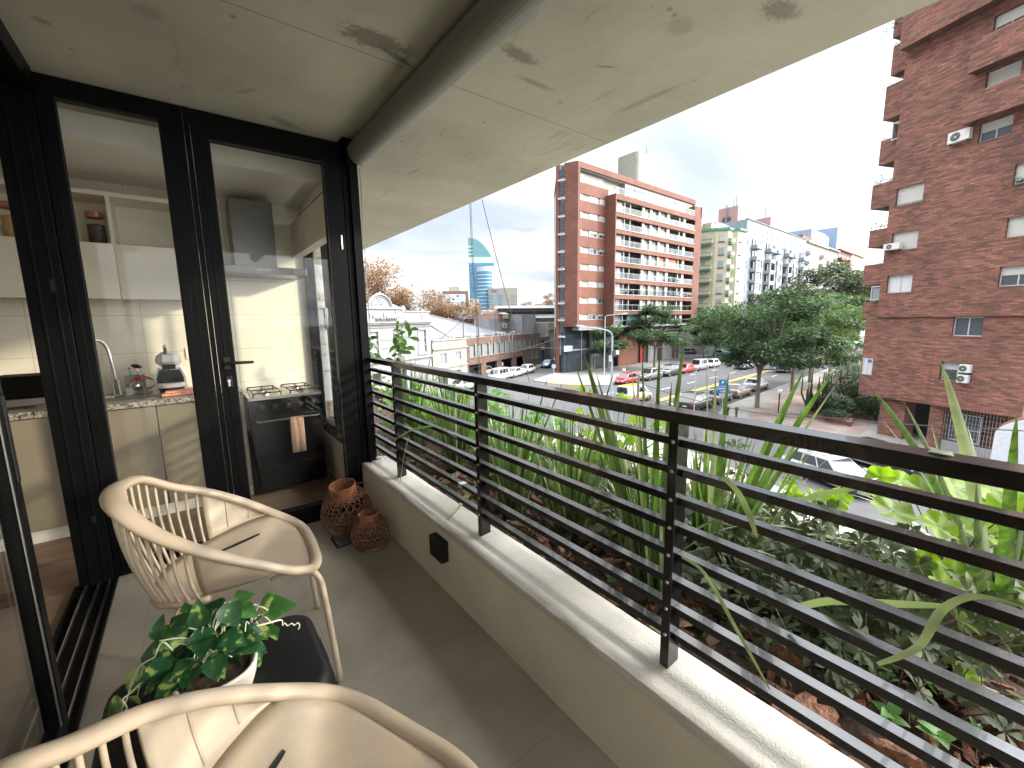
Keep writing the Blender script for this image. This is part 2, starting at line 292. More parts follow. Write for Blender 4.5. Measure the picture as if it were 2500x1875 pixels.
# ---------------------------------------------------------------- mesh builder
col = sc.collection
def V(*a): return Vector(a)
class MB:
    def __init__(s): s.v = []; s.f = []
    def add(s, vs, fs):
        o = len(s.v); s.v += [Vector(x) for x in vs]; s.f += [tuple(o+i for i in f) for f in fs]; return s
    def box(s, x0, x1, y0, y1, z0, z1):
        return s.add([(x, y, z) for z in (z0, z1) for y in (y0, y1) for x in (x0, x1)], [(0, 2, 3, 1), (4, 5, 7, 6), (0, 1, 5, 4), (2, 6, 7, 3), (0, 4, 6, 2), (1, 3, 7, 5)])
    def obox(s, c, sz, rot=(0, 0, 0)):
        m = Euler(rot).to_matrix(); h = [a/2 for a in sz]
        vs = [Vector(c)+m @ Vector((x*h[0], y*h[1], z*h[2])) for z in (-1, 1) for y in (-1, 1) for x in (-1, 1)]
        return s.add(vs, [(0, 2, 3, 1), (4, 5, 7, 6), (0, 1, 5, 4), (2, 6, 7, 3), (0, 4, 6, 2), (1, 3, 7, 5)])
    def tube(s, pts, r, n=8, closed=False, cap=True):
        pts = [Vector(p) for p in pts]; rs = r if isinstance(r, (list, tuple)) else [r]*len(pts); K = len(pts); rings = []; prev = None
        for i, p in enumerate(pts):
            a = pts[i-1] if (i or closed) else p; b = pts[(i+1) % K] if (i < K-1 or closed) else p
            d = (b-a).normalized() if (b-a).length > 1e-9 else Vector((0, 0, 1))
            if prev is None:
                u = d.orthogonal().normalized()
            else: u = (prev - d*prev.dot(d)).normalized()
            prev = u; w = d.cross(u)
            rings.append([p+(u*math.cos(2*math.pi*k/n)+w*math.sin(2*math.pi*k/n))*rs[i] for k in range(n)])
        o = len(s.v)
        for q in rings: s.v += q
        for i in range(K if closed else K-1):
            for k in range(n):
                s.f.append((o+i*n+k, o+i*n+(k+1) % n, o+((i+1) % K)*n+(k+1) % n, o+((i+1) % K)*n+k))
        if cap and not closed: s.f.append(tuple(o+k for k in range(n))[::-1]); s.f.append(tuple(o+(K-1)*n+k for k in range(n)))
        return s
    def lathe(s, prof, c=(0, 0, 0), n=24, axis=None):
        m = axis if axis else Matrix.Identity(3); o = len(s.v)
        for r, z in prof:
            for k in range(n): a = 2*math.pi*k/n; s.v.append(Vector(c)+m @ Vector((r*math.cos(a), r*math.sin(a), z)))
        for i in range(len(prof)-1):
            for k in range(n): s.f.append((o+i*n+k, o+i*n+(k+1) % n, o+(i+1)*n+(k+1) % n, o+(i+1)*n+k))
        return s
    def prism(s, poly, z0, z1):
        n = len(poly); vs = [(p[0], p[1], z) for z in (z0, z1) for p in poly]
        return s.add(vs, [tuple(range(n))[::-1], tuple(range(n, 2*n))]+[(i, (i+1) % n, n+(i+1) % n, n+i) for i in range(n)])
    def quad(s, a, b, c, d): return s.add([a, b, c, d], [(0, 1, 2, 3)])
    def build(s, name, m, parent=None, world=True, smooth=False, bevel=0, label=None, group=None, cat=None, kind=None, sub=0):
        off = Vector((0, 0, 0))
        if parent is not None and world:
            q = parent
            while q: off += q.location; q = q.parent
        me = bpy.data.meshes.new(name); me.from_pydata([tuple(x-off) for x in s.v], [], s.f); me.validate(); me.update()
        if smooth:
            for p_ in me.polygons: p_.use_smooth = True
        o = bpy.data.objects.new(name, me); col.objects.link(o); me.materials.append(M[m] if isinstance(m, str) else m)
        if parent is not None: o.parent = parent
        if bevel:
            b = o.modifiers.new('bevel', 'BEVEL'); b.width = bevel; b.segments = 2; b.limit_method = 'ANGLE'
        if sub:
            b = o.modifiers.new('sub', 'SUBSURF'); b.levels = b.render_levels = sub
        if label: o['label'] = label
        if group: o['group'] = group
        if cat: o['category'] = cat
        if kind: o['kind'] = kind
        return o
def thing(name, label, cat, loc=(0, 0, 0), rotz=0, group=None):
    o = bpy.data.objects.new(name, None); col.objects.link(o); o.location = loc; o.rotation_euler = (0, 0, rotz)
    o['label'] = label; o['category'] = cat
    if group: o['group'] = group
    return o
def copy_tree(o, parent=None):
    c = o.copy(); col.objects.link(c)
    if parent: c.parent = parent
    for ch in list(o.children): copy_tree(ch, c)
    return c
def crom(P, n=8, closed=False):
    P = [Vector(p) for p in P]; out = []; K = len(P); rng = range(K if closed else K-1)
    for i in rng:
        if closed: a, b, c, d = P[i-1], P[i], P[(i+1) % K], P[(i+2) % K]
        else: a, b, c, d = P[max(i-1, 0)], P[i], P[i+1], P[min(i+2, K-1)]
        for k in range(n):
            t = k/n; out.append(.5*((2*b)+(c-a)*t+(2*a-5*b+4*c-d)*t*t+(3*b-a-3*c+d)*t**3))
    if not closed: out.append(P[-1])
    return out
def text(body, name, m, parent, loc, size, rot, extrude=.01, sx=1.0):
    cu = bpy.data.curves.new(name, 'FONT'); cu.body = body; cu.size = size; cu.extrude = extrude; cu.align_x = 'CENTER'; cu.align_y = 'CENTER'
    tmp = bpy.data.objects.new(name, cu); col.objects.link(tmp)
    dg = bpy.context.evaluated_depsgraph_get(); me = bpy.data.meshes.new_from_object(tmp.evaluated_get(dg)); bpy.data.objects.remove(tmp)
    for v_ in me.vertices: v_.co.x *= sx
    o = bpy.data.objects.new(name, me); col.objects.link(o); me.materials.clear(); me.materials.append(M[m]); o.location = loc; o.rotation_euler = rot; o.parent = parent
    return o
# ================================================================ BALCONY
YD = 3.095
MB().box(-.45, .936, -2.2, YD+.02, -.2, 0).build('balcony_floor', 'tile_floor', kind='structure')
MB().box(-5, 2.45, -2.4, 9.5, 2.603, 2.95).build('ceiling', 'concrete_ceiling', kind='structure')
# low parapet of the planter with its wavy rendered ledge
pw = thing('planter_wall', 'low cream rendered wall with rough white ledge carrying the black railing', 'wall', (1.0, 1, 0))
b = MB(); b.box(.936, 1.10, -2.2, YD, -.3, .345)
b.build('wall', 'plaster', pw)
b = MB(); NX = 120; prof = [(.9335, .33), (.9338, .3595), (.9352, .3612), (.960, .361), (.985, .358), (.998, .361), (1.008, .370), (1.022, .376), (1.05, .378), (1.085, .381), (1.12, .378), (1.13, .33)]
def ledge_x(i, j, x): return x+.0012*math.sin(i*.37+j*1.7)+.001*random.uniform(-1, 1)
for i in range(NX+1):
    y = -2.2+(YD+2.2)*i/NX
    for j, (x, z) in enumerate(prof): b.v.append(V(ledge_x(i, j, x), y, z+.0012*math.sin(i*.21+j)+.0008*random.uniform(-1, 1)))
for i in range(NX):
    for j in range(len(prof)-1): a = i*len(prof)+j; b.f.append((a, a+1, a+1+len(prof), a+len(prof)))
b.build('ledge', 'render_white', pw, smooth=True)
b = MB().box(1.10, 2.30, -2.2, 6.5, -.3, .05).box(2.2, 2.3, -2.2, 6.5, .05, .42)
b.build('trough', 'concrete', pw)
MB().box(-5, 2.45, -2.2, 9.5, -.5, -.305).build('floor_slab', 'concrete', kind='structure')
# soil with bark chips
b = MB(); nx, ny = 26, 150
for i in range(ny+1):
    for j in range(nx+1):
        x = 1.10+1.1*j/nx; y = -2.2+8.6*i/ny
        b.v.append(V(x, y, .26+.02*math.sin(x*9+y*3)+.025*math.sin(y*5+x*4)+random.uniform(-.012, .012)))
for i in range(ny):
    for j in range(nx): a = i*(nx+1)+j; b.f.append((a, a+1, a+nx+2, a+nx+1))
b.build('soil', 'soil', smooth=True, kind='structure')
for mm, cnt in (('bark', 1500), ('bark_pale', 500)):
    b = MB()
    for i in range(cnt):
        y = random.uniform(-.7, 3.1) if random.random() < .85 else random.uniform(3, 6); x = random.uniform(1.13, 2.1); l = random.uniform(.02, .075); w = l*random.uniform(.3, .6); th = random.uniform(.004, .014)
        m_ = Euler((random.gauss(0, .45), random.gauss(0, .45), random.uniform(0, 6.3))).to_matrix(); c = V(x, y, .295+random.uniform(-.02, .035))
        nn = 7; ang = [2*math.pi*k/nn for k in range(nn)]; rr = [random.uniform(.7, 1.1) for k in range(nn)]
        vs = [c+m_ @ V(l/2*math.cos(a)*q, w/2*math.sin(a)*q, z_) for z_ in (-th/2, th/2) for a, q in zip(ang, rr)]
        b.add(vs, [tuple(range(nn))[::-1], tuple(range(nn, 2*nn))]+[(k, (k+1) % nn, nn+(k+1) % nn, nn+k) for k in range(nn)])
    for i in range(70 if mm == 'bark' else 45):
        y = random.uniform(-.4, 3.0); x = random.uniform(1.16, 1.75); l = random.uniform(.09, .19); w = l*random.uniform(.22, .45); th = random.uniform(.010, .022)
        m_ = Euler((random.gauss(0, .3), random.gauss(0, .25), random.gauss(1.4, .7))).to_matrix(); c = V(x, y, .315+random.uniform(-.015, .03)); o = len(b.v); nn = 9
        for jz in (-1, 1):
            for k in range(nn):
                for s_ in (-1, 0, 1): b.v.append(c+m_ @ V(l*(k/(nn-1)-.5), s_*w/2*(math.sin(math.pi*(.12+.76*k/(nn-1))))*random.uniform(.75, 1.1), jz*th/2+random.uniform(-.003, .003)+.004*(s_ == 0)))
        for k in range(nn-1):
            for s_ in (0, 1):
                a = o+k*3+s_; b.f += [(a, a+1, a+4, a+3), (a+nn*3, a+nn*3+3, a+nn*3+4, a+nn*3+1)]
            a = o+k*3; b.f += [(a, a+3, a+3+nn*3, a+nn*3), (a+2, a+2+nn*3, a+5+nn*3, a+5)]
    b.build('bark_mulch', mm, kind='stuff', label='reddish brown bark chips strewn over the planter soil' if mm == 'bark' else 'paler tan bark chips among the mulch', cat='mulch')
# railing
rl = thing('balcony_railing', 'black square bar balcony railing on white ledge with plants behind it', 'railing', (1.05, 1, .37))
MB().box(1.019, 1.079, -2.2, 3.075, 1.118, 1.150).build('top_rail', 'rail_black', rl, bevel=.002)
PY = [2.6, 1.605, .612, -.38, -1.37]
for y in PY:
    p_ = MB().box(1.019, 1.074, y-.014, y+.014, .36, 1.118).build('post', 'rail_black', rl, bevel=.0015)
    for k in range(8):
        z = .477+.0835*k+.004; bb = MB()
        bb.lathe([(0, .004), (.0045, .003), (.006, 0)], c=(1.0195, y+.0, z), n=10, axis=Matrix(((0, 0, -1), (0, 1, 0), (1, 0, 0))))
        bb.build('bolt', 'steel', p_)
edges = [3.078]+[q for y in PY for q in (y+.014, y-.014)]+[-2.2]
for s_ in range(0, len(edges), 2):
    y1, y0 = edges[s_], edges[s_+1]
    for k in range(8):
        z = .466+.0835*k; MB().box(1.036, 1.066, y0, y1, z, z+.021).build('slat', 'rail_black', rl, bevel=.001)
tp = MB(); tp.box(1.0345, 1.068, 1.79, 1.825, .465+.0835-.0015, .465+.0835+.0235); tp.build('tape', 'plate', rl)
pt_ = MB(); c0 = UN(2300, 1107, 'z', 1.1515)
pt_.add([(c0.x+random.uniform(.8, 1.1)*.018*math.cos(a*1.05), c0.y+.022*random.uniform(.6, 1.1)*math.sin(a*1.05), 1.1515+.002*(a % 2)) for a in range(6)], [(0, 1, 2, 3, 4, 5)])
pt_.v += [v_+V(0, 0, .0015) for v_ in pt_.v]; pt_.f += [tuple(k+6 for k in pt_.f[0])]
pt_.build('petal', 'blade_pale', label='pale fallen petal lying on the black top rail', cat='petal')
# awning roller under the ceiling, its bracket and guide wire
aw = thing('awning_roller', 'beige roller awning tube fixed under the concrete ceiling above the railing', 'awning', (1.02, 1, 2.6))
b = MB(); prof = []
for k in range(28):
    a = 2*math.pi*k/28; r = .070 + (.007 if 10 <= k <= 13 else 0); prof.append((1.04+r*math.cos(a), 2.529+r*math.sin(a)))
for y in (-2.3, 3.02): b.v += [V(x, y, z) for x, z in prof]
n = 28; b.f += [(k, (k+1) % n, n+(k+1) % n, n+k) for k in range(n)]+[tuple(range(n)), tuple(range(n, 2*n))[::-1]]
b.build('tube', 'awning', aw)
b = MB(); b.box(.955, 1.06, 3.022, 3.034, 2.46, 2.6); b.tube([(1.04, 3.034, 2.529), (1.04, 3.062, 2.529)], .03, 14); b.box(.93, 1.08, 2.99, 3.09, 2.592, 2.602)
b.build('bracket', 'frame_black', aw, bevel=.002)
b = MB(); b.tube([(1.052, 3.05, 2.45), (1.050, 3.06, .42)], .0028, 6); b.build('guide_wire', 'steel', aw)
b = MB(); b.box(1.03, 1.07, 3.03, 3.08, .386, .392).tube([(1.05, 3.06, .39), (1.05, 3.06, .425), (1.05, 3.03, .43), (1.075, 3.0, .402), (1.09, 2.98, .39)], .003, 6); b.build('wire_hook', 'steel', aw)
# ---------------------------------------------------------------- glazed end wall
def frame_rect(b, x0, x1, z0, z1, w, y0, y1, wt=None, wb=None):
    wt = wt or w; wb = wb or w
    b.box(x0, x0+w, y0, y1, z0, z1).box(x1-w, x1, y0, y1, z0, z1).box(x0+w, x1-w, y0, y1, z1-wt, z1).box(x0+w, x1-w, y0, y1, z0, z0+wb)
fxw = thing('fixed_window', 'tall fixed kitchen window with thick black frame left of glass door', 'window', (-.2, YD, 0))
b = MB(); frame_rect(b, -.46, .10, .005, 2.60, .064, YD, YD+.07, wt=.09, wb=.05); b.box(-.002, .036, YD, YD+.07, .055, 2.51)
for x in (-.43, .06): b.box(x, x+.004, YD-.002, YD+.001, .01, 2.6)
b.build('frame', 'frame_black', fxw, bevel=.002)
MB().box(-.397, -.001, YD+.03, YD+.036, .05, 2.513).build('pane', 'pane', fxw)
b = MB(); frame_rect(b, -.399, -.0, .05, 2.513, .008, YD+.012, YD+.03); b.build('gasket', 'rubber', fxw)
dr = thing('glass_door', 'black framed glass balcony door with lever handle in front of stove', 'door', (.5, YD, 0))
b = MB(); b.box(.104, .128, YD-.004, YD+.07, .005, 2.6).box(.905, 1.035, YD, YD+.07, .005, 2.6).box(.128, .905, YD, YD+.07, 2.545, 2.6).box(.128, .905, YD-.004, YD+.07, .005, .055)
b.box(.985, 1.042, YD-.03, YD+.02, .36, 2.59).box(.945, .949, YD-.008, YD, .1, 2.59)
b.build('door_frame', 'frame_black', dr, bevel=.002)
lf = MB(); frame_rect(lf, .132, .901, .06, 2.54, .079, YD-.018, YD+.045, wt=.09, wb=.075); lf.box(.165, .170, YD-.022, YD-.017, .07, 2.53)
lf = lf.build('door_leaf', 'frame_black', dr, bevel=.002)
MB().box(.205, .82, YD+.01, YD+.016, .125, 2.455).build('pane', 'pane', lf)
b = MB(); frame_rect(b, .209, .824, .133, 2.452, .006, YD-.02, YD-.0175); b.build('glazing_bead', 'rubber', lf)
b = MB(); hx, hz = .172, 1.172
b.tube([(hx, YD-.018, hz), (hx, YD-.028, hz)], .019, 20); b.tube([(hx, YD-.028, hz), (hx, YD-.062, hz)], .010, 12)
b.tube(crom([(hx, YD-.058, hz), (hx+.03, YD-.066, hz+.002), (hx+.07, YD-.066, hz+.001), (hx+.115, YD-.062, hz), (hx+.135, YD-.056, hz)], 5), [.010]*8+[.0095]*6+[.009]*6+[.007], 12)
b.obox((hx, YD-.022, hz), (.034, .010, .075), (0, 0, 0)); b.build('handle', 'black_plastic', lf, smooth=False, bevel=.003)
b = MB(); b.obox((hx, YD-.022, hz-.115), (.036, .010, .072)); b.build('lock_plate', 'black_plastic', lf, bevel=.008)
b = MB(); b.tube([(hx, YD-.026, hz-.108), (hx, YD-.031, hz-.108)], .0085, 16).obox((hx, YD-.029, hz-.128), (.009, .006, .026)); b.build('lock_cylinder', 'chrome', lf)
for z in (1.95, .35):
    b = MB(); b.tube([(.903, YD-.022, z-.045), (.903, YD-.022, z+.045)], .007, 10); b.build('hinge', 'steel' if z > 1 else 'black_plastic', dr)
# corner column and sliding door on the left
cc = thing('corner_column', 'black metal corner column where sliding door and kitchen window meet', 'column', (-.53, YD, 0))
b = MB().box(-.60, -.462, YD-.03, YD+.12, 0, 2.603)
for x in (-.56, -.505): b.box(x, x+.012, YD-.034, YD-.03, 0, 2.58)
b.build('shaft', 'frame_black', cc, bevel=.002)
b = MB().box(-.512, -.496, YD-.040, YD-.030, 1.58, 1.64).box(-.512, -.496, YD-.040, YD-.030, .36, .40); b.build('striker', 'black_plastic', cc)
tr = thing('door_track', 'black aluminium floor and ceiling track of the sliding door', 'track', (-.5, 1, 0))
b = MB().box(-.62, -.452, -2.2, YD-.03, -.03, .004).box(-.62, -.607, -2.2, YD-.03, .004, .03).box(-.455, -.448, -2.2, YD-.03, .004, .022)
b.build('sill', 'frame_black', tr, bevel=.001)
b = MB()
for x in (-.58, -.53, -.485): b.box(x, x+.006, -2.2, YD-.03, .004, .022)
b.build('guide_rails', 'steel', tr)
MB().box(-.64, -.452, -2.2, YD-.03, 2.50, 2.602).box(-.56, -.548, -2.2, YD-.03, 2.46, 2.5).build('head', 'frame_black', tr)
sd = thing('sliding_door', 'open black framed sliding glass door at left edge beside the chairs', 'door', (-.5, .5, 0))
def ypanel(b, y0, y1, z0, z1, w, x0, x1):
    b.box(x0, x1, y0, y0+w, z0, z1).box(x0, x1, y1-w, y1, z0, z1).box(x0, x1, y0+w, y1-w, z1-w, z1).box(x0, x1, y0+w, y1-w, z0, z0+w*1.1)
b = MB(); ypanel(b, .1, 1.95, .024, 2.52, .075, -.505, -.465); b.box(-.465, -.461, 1.885, 1.90, .1, 2.45)
b.build('frame', 'frame_black', sd, bevel=.003)
MB().box(-.490, -.484, .17, 1.88, .10, 2.45).build('pane', 'pane', sd)
b = MB().box(-.464, -.458, 1.905, 1.93, .93, 1.2); b.build('pull_handle', 'black_plastic', sd, bevel=.002)
b = MB().box(-.4665, -.463, 1.868, 1.877, .1, 2.44); b.build('seal', 'steel', sd)
sd2 = thing('sliding_door', 'second black framed sliding glass leaf parked behind the first one', 'door', (-.55, .5, 0))
b = MB(); ypanel(b, -.3, 1.62, .024, 2.52, .075, -.565, -.52); b.build('frame', 'frame_black', sd2, bevel=.003)
MB().box(-.545, -.539, -.23, 1.55, .10, 2.45).build('pane', 'pane', sd2)
# ---------------------------------------------------------------- kitchen and room behind the glass
MB().box(-5, 1.0, YD+.07, 4.5, -.2, -.004).box(-5, -.62, -2.2, YD+.07, -.2, -.004).build('interior_floor', 'wood_floor', kind='structure')
MB().box(-5, -.05, -2.2, 4.52, 2.475, 2.60).build('interior_ceiling', 'white_paint', kind='structure') if False else None
MB().box(-5, .99, 3.52, 4.5, 2.475, 2.60).box(-5, -.66, -2.2, 3.52, 2.52, 2.60).build('interior_ceiling', 'white_paint', kind='structure')
MB().box(-5, .99, 3.50, 3.52, 2.455, 2.60).box(-.46, .99, 3.168, 3.18, 2.53, 2.6).build('ceiling_trim', 'white_paint', kind='structure')
MB().box(-5, 1.05, 4.5, 4.65, -.3, 2.603).build('kitchen_wall', 'wall_tile', kind='structure')
MB().box(-5.1, -5, -2.2, 4.65, -.3, 2.603).box(-5, -.62, -2.35, -2.2, -.3, 2.603).build('room_wall', 'room_white', kind='structure')
# right kitchen wall with sliding window
kw = thing('kitchen_side_window', 'black framed sliding window of kitchen overlooking the planter', 'window', (.98, 3.8, 0))
MB().box(.94, 1.04, YD+.07, 4.5, -.2, .40).build('wall', 'plaster', kw)
MB().box(.94, 1.04, YD+.07, 4.5, 2.40, 2.603).build('lintel', 'white_paint', kw)
b = MB().box(.93, 1.045, YD+.075, 4.495, .402, .44).box(.93, 1.045, YD+.075, 4.495, 2.35, 2.398)
for y, w in ((3.17, .06), (4.43, .065), (3.78, .05)): b.box(.95, 1.03, y, y+w, .44, 2.35)
b.box(.955, .975, 3.40, 3.44, .44, 2.35).box(.955, .99, 3.83, 4.43, .44, .49)
b.build('frame', 'frame_black', kw)
MB().box(.985, .991, 3.23, 4.43, .44, 2.35).build('pane', 'pane', kw)
b = MB(); b.tube([(.94, 3.80+.045*math.cos(a*.3), 1.42+.07*math.sin(a*.3)) for a in range(21)], .006, 6, closed=True).box(.93, .955, 3.77, 3.83, 1.46, 1.53); b.build('lock_pull', 'lamp_grey', kw)
rb = thing('roller_blind', 'cream roller blind cassette mounted over the kitchen side window', 'blind', (.9, 3.8, 2.2))
MB().box(.862, .928, 3.22, 4.496, 2.045, 2.32).build('cassette', 'cab_white', rb, bevel=.004)
MB().box(.858, .932, 3.2, 4.497, 2.02, 2.044).build('bottom_bar', 'white_paint', rb)
# base cabinets with granite top
kc = thing('kitchen_counter', 'greige kitchen base cabinets with speckled granite worktop behind fixed window', 'counter', (-1, 4.2, 0))
MB().box(-4.5, .30, 3.93, 4.49, .09, .82).build('carcass', 'cab_grey', kc)
for x0, x1 in ((-1.86, -1.262), (-1.258, -.752), (-.748, -.238), (-.232, .298)): MB().box(x0, x1, 3.908, 3.929, .10, .835).build('cabinet_door', 'cab_grey', kc, bevel=.002)
MB().box(-4.5, .30, 3.96, 4.49, -.003, .089).build('plinth', 'white_paint', kc)
sx0, sx1, sy0, sy1 = -.72, -.27, 4.02, 4.33
b = MB().box(-4.5, sx0, 3.88, 4.49, .842, .882).box(sx1, .30, 3.88, 4.49, .842, .882).box(sx0, sx1, 3.88, sy0, .842, .882).box(sx0, sx1, sy1, 4.49, .842, .882)
b.build('worktop', 'granite', kc)
b = MB().box(sx0, sx1, sy0, sy1, .70, .705).box(sx0, sx0+.004, sy0, sy1, .70, .872).box(sx1-.004, sx1, sy0, sy1, .70, .872).box(sx0, sx1, sy0, sy0+.004, .70, .872).box(sx0, sx1, sy1-.004, sy1, .70, .872); b.build('sink_basin', 'steel', kc)
fx, fy = -.475, 4.40
ft = thing('kitchen_faucet', 'brushed steel gooseneck faucet behind the kitchen sink', 'faucet', (fx, fy, .882))
b = MB(); b.lathe([(.026, 0), (.026, .006), (.020, .012), (.020, .11), (.013, .12)], c=(fx, fy, .882), n=18); b.build('body', 'steel', ft, smooth=True)
b = MB(); b.tube(crom([(fx, fy, .99), (fx-.006, fy, 1.12), (fx-.02, fy, 1.24), (fx-.05, fy-.02, 1.298), (fx-.09, fy-.05, 1.30), (fx-.11, fy-.065, 1.26), (fx-.112, fy-.068, 1.20)], 8), .0125, 14); b.build('spout', 'steel', ft, smooth=True)
b = MB(); b.tube([(fx-.015, fy-.02, .94), (fx-.045, fy-.03, 1.03)], .007, 10); b.build('lever', 'steel', ft)
sp = thing('soap_caddy', 'grey soap dispenser caddy holding sponge beside the faucet', 'soap caddy', (-.355, 4.3, .883))
b = MB().box(-.415, -.30, 4.31, 4.36, .883, 1.03).box(-.415, -.30, 4.26, 4.31, .883, .945); b.build('box', 'grey_soap', sp, bevel=.004)
b = MB(); b.lathe([(.001, .042), (.03, .03), (.042, 0), (.03, -.03), (.001, -.04)], c=(-.352, 4.285, .95), n=16); b.build('sponge', 'steel', sp, smooth=True)
b = MB(); b.lathe([(.012, 0), (.012, .02), (.008, .022), (.008, .045), (.014, .05), (.014, .062), (0, .063)], c=(-.385, 4.335, 1.03), n=14); b.build('pump', 'chrome', sp)
br = thing('dish_brush', 'round black dish brush standing in the grey soap caddy', 'brush', (-.33, 4.335, 1.0))
b = MB(); b.tube([(-.325, 4.335, .99), (-.34, 4.335, 1.085)], .005, 8); b.build('handle', 'chrome', br)
b = MB(); b.lathe([(0, .03), (.03, .022), (.034, .01), (.02, 0), (0, -.005)], c=(-.343, 4.335, 1.085), n=18, axis=Euler((0, .25, 0)).to_matrix()); b.build('head', 'black_plastic', br)
# coffee machine
cf = thing('coffee_machine', 'white and black capsule coffee machine at right end of worktop', 'coffee machine', (-.14, 4.22, .883))
cx = -.14; b = MB()
for (z, hw, y0, y1) in [(.883, .075, 4.16, 4.34)]: pass
prof = [(-.075, 0), (-.092, .04), (-.092, .12), (-.07, .185), (.07, .185), (.092, .12), (.092, .04), (.075, 0)]
for y in (4.17, 4.36): b.v += [V(cx+x, y, .885+z) for x, z in prof]
b.f += [tuple(range(8)), tuple(range(8, 16))[::-1]]+[(k, (k+1) % 8, 8+(k+1) % 8, 8+k) for k in range(8)]
b.build('body', 'white_paint', cf, bevel=.006)
b = MB(); pr2 = [(x*.88, .008+z*.93) for x, z in prof]
for y in (4.155, 4.172): b.v += [V(cx+x, y, .885+z) for x, z in pr2]
b.f += [tuple(range(8)), tuple(range(8, 16))[::-1]]+[(k, (k+1) % 8, 8+(k+1) % 8, 8+k) for k in range(8)]; b.build('front_panel', 'black_plastic', cf)
b = MB(); b.lathe([(0, -.04), (.05, -.035), (.078, -.01), (.082, .02), (.07, .05), (.04, .075), (0, .082)], c=(cx, 4.25, 1.125), n=22); b.build('head', 'white_paint', cf, smooth=True)
b = MB().obox((cx, 4.165, 1.155), (.075, .03, .065)).obox((cx-.01, 4.2, 1.225), (.022, .05, .06), (.3, 0, 0)); b.build('lever', 'steel', cf, bevel=.004)
b = MB().obox((cx, 4.16, 1.09), (.08, .05, .035)); b.build('spout', 'black_plastic', cf, bevel=.004)
b = MB(); b.lathe([(0, 0), (.08, 0), (.086, .006), (.086, .03), (.08, .034), (0, .034)], c=(cx, 4.15, .935), n=24); b.build('cup_tray', 'white_paint', cf)
b = MB(); b.lathe([(0, 0), (.07, 0), (.075, .045), (0, .046)], c=(cx, 4.15, .888), n=24); b.build('drip_base', 'black_plastic', cf)
b = MB()
for k in range(3):
    b.tube(crom([(cx-.10-.075+.07*math.cos(a)+k*.01, 4.3-.01*k, .965+(.055-.01*k)*math.sin(a)) for a in [2*math.pi*j/10 for j in range(10)]], 4, True), .0035, 6, closed=True)
o = b.build('coiled_cable', 'red_cable', label='coiled red cable on worktop between caddy and coffee machine', cat='cable')
b = MB().box(-.20, .12, 3.99, 4.13, .884, .902).box(-.18, .13, 4.0, 4.12, .903, .919); b.build('folded_towel', 'pink_towel', bevel=.006, label='folded coral pink towel on granite worktop below the coffee machine', cat='towel')
to = thing('toaster', 'glossy black toaster with steel base on worktop at left', 'toaster', (-.86, 4.2, .883))
MB().box(-1.06, -.725, 4.10, 4.30, .945, 1.095).build('body', 'hob_glass', to, bevel=.02)
MB().box(-1.06, -.725, 4.097, 4.303, .893, .944).build('base_band', 'steel', to, bevel=.006)
for y in (4.15, 4.23): MB().box(-1.0, -.78, y, y+.02, 1.095, 1.098).build('slot', 'black_plastic', to)
for k in range(3): MB().box(-.765, -.745, 4.094, 4.0995, .965+.017*k, .972+.017*k).build('button', 'white_paint', to)
so_ = MB().box(-.03, .05, 4.488, 4.499, 1.12, 1.22); so_.build('wall_socket', 'white_paint', bevel=.003, label='white wall socket behind the coffee machine', cat='socket')
# wall cupboard with open shelf
uc = thing('wall_cupboard', 'cream wall cupboard with open shelf row above the worktop', 'cupboard', (-1, 4.3, 1.61))
b = MB().box(-4.5, .16, 4.17, 4.49, 1.612, 1.985).box(-4.5, .16, 4.165, 4.49, 2.305, 2.335).box(-4.5, .16, 4.46, 4.49, 1.985, 2.305)
for x in (-2.4, -1.75, -1.08, -.36, .14): b.box(x, x+.022, 4.165, 4.46, 1.985, 2.305)
b.build('carcass', 'cab_white', uc)
for x0, x1 in ((-1.75, -1.02), (-1.016, -.35), (-.346, .158)): MB().box(x0, x1, 4.15, 4.169, 1.60, 1.982).build('flap_door', 'cab_white', uc, bevel=.002)
def jar(x, z0, r, h, m, lab):
    t_ = thing('glass_jar', lab, 'jar', (x, 4.27, z0))
    MB().lathe([(0, .004), (r*.92, .006), (r*.92, h*.62), (0, h*.66)], c=(x, 4.27, z0), n=20).build('contents', m, t_, smooth=True)
    MB().lathe([(0, 0), (r, .003), (r, h*.85), (r*.85, h*.9)], c=(x, 4.27, z0), n=22).build('glass', 'pane', t_, smooth=True)
    MB().lathe([(r*.95, h*.84), (r*.98, h*.86), (r*.98, h), (0, h*1.01)], c=(x, 4.27, z0), n=22).build('lid', 'copper_lid', t_)
jar(-.435, 1.986, .052, .215, 'dark_jar', 'glass jar of dark dried food with coppery lid on the shelf')
jar(-.82, 1.986, .065, .225, 'grain', 'glass jar of pale grain with coppery lid on the shelf')
hd = thing('range_hood', 'stainless steel chimney range hood above the black stove', 'range hood', (.58, 4.3, 1.8))
MB().box(.28, .885, 4.08, 4.49, 1.815, 1.875).build('canopy', 'hood_steel', hd, bevel=.003)
MB().box(.37, .68, 4.20, 4.49, 1.875, 2.42).build('chimney', 'hood_steel', hd, bevel=.002)
for k in range(5): MB().obox((.515+.021*k, 4.079, 1.848), (.007, .004, .007)).build('button', 'white_paint', hd)
st = thing('stove', 'black gas stove with steel edged hob seen through the glass door', 'stove', (.6, 4.2, 0))
MB().box(.33, .87, 3.90, 4.47, .03, .79).build('body', 'black_plastic', st, bevel=.004)
MB().box(.325, .875, 3.885, 4.47, .792, .818).build('hob', 'steel', st, bevel=.004)
MB().box(.325, .875, 3.872, 3.899, .66, .788).build('control_panel', 'hob_glass', st, bevel=.004)
MB().box(.345, .855, 3.875, 3.899, .24, .64).build('oven_door', 'hob_glass', st, bevel=.004)
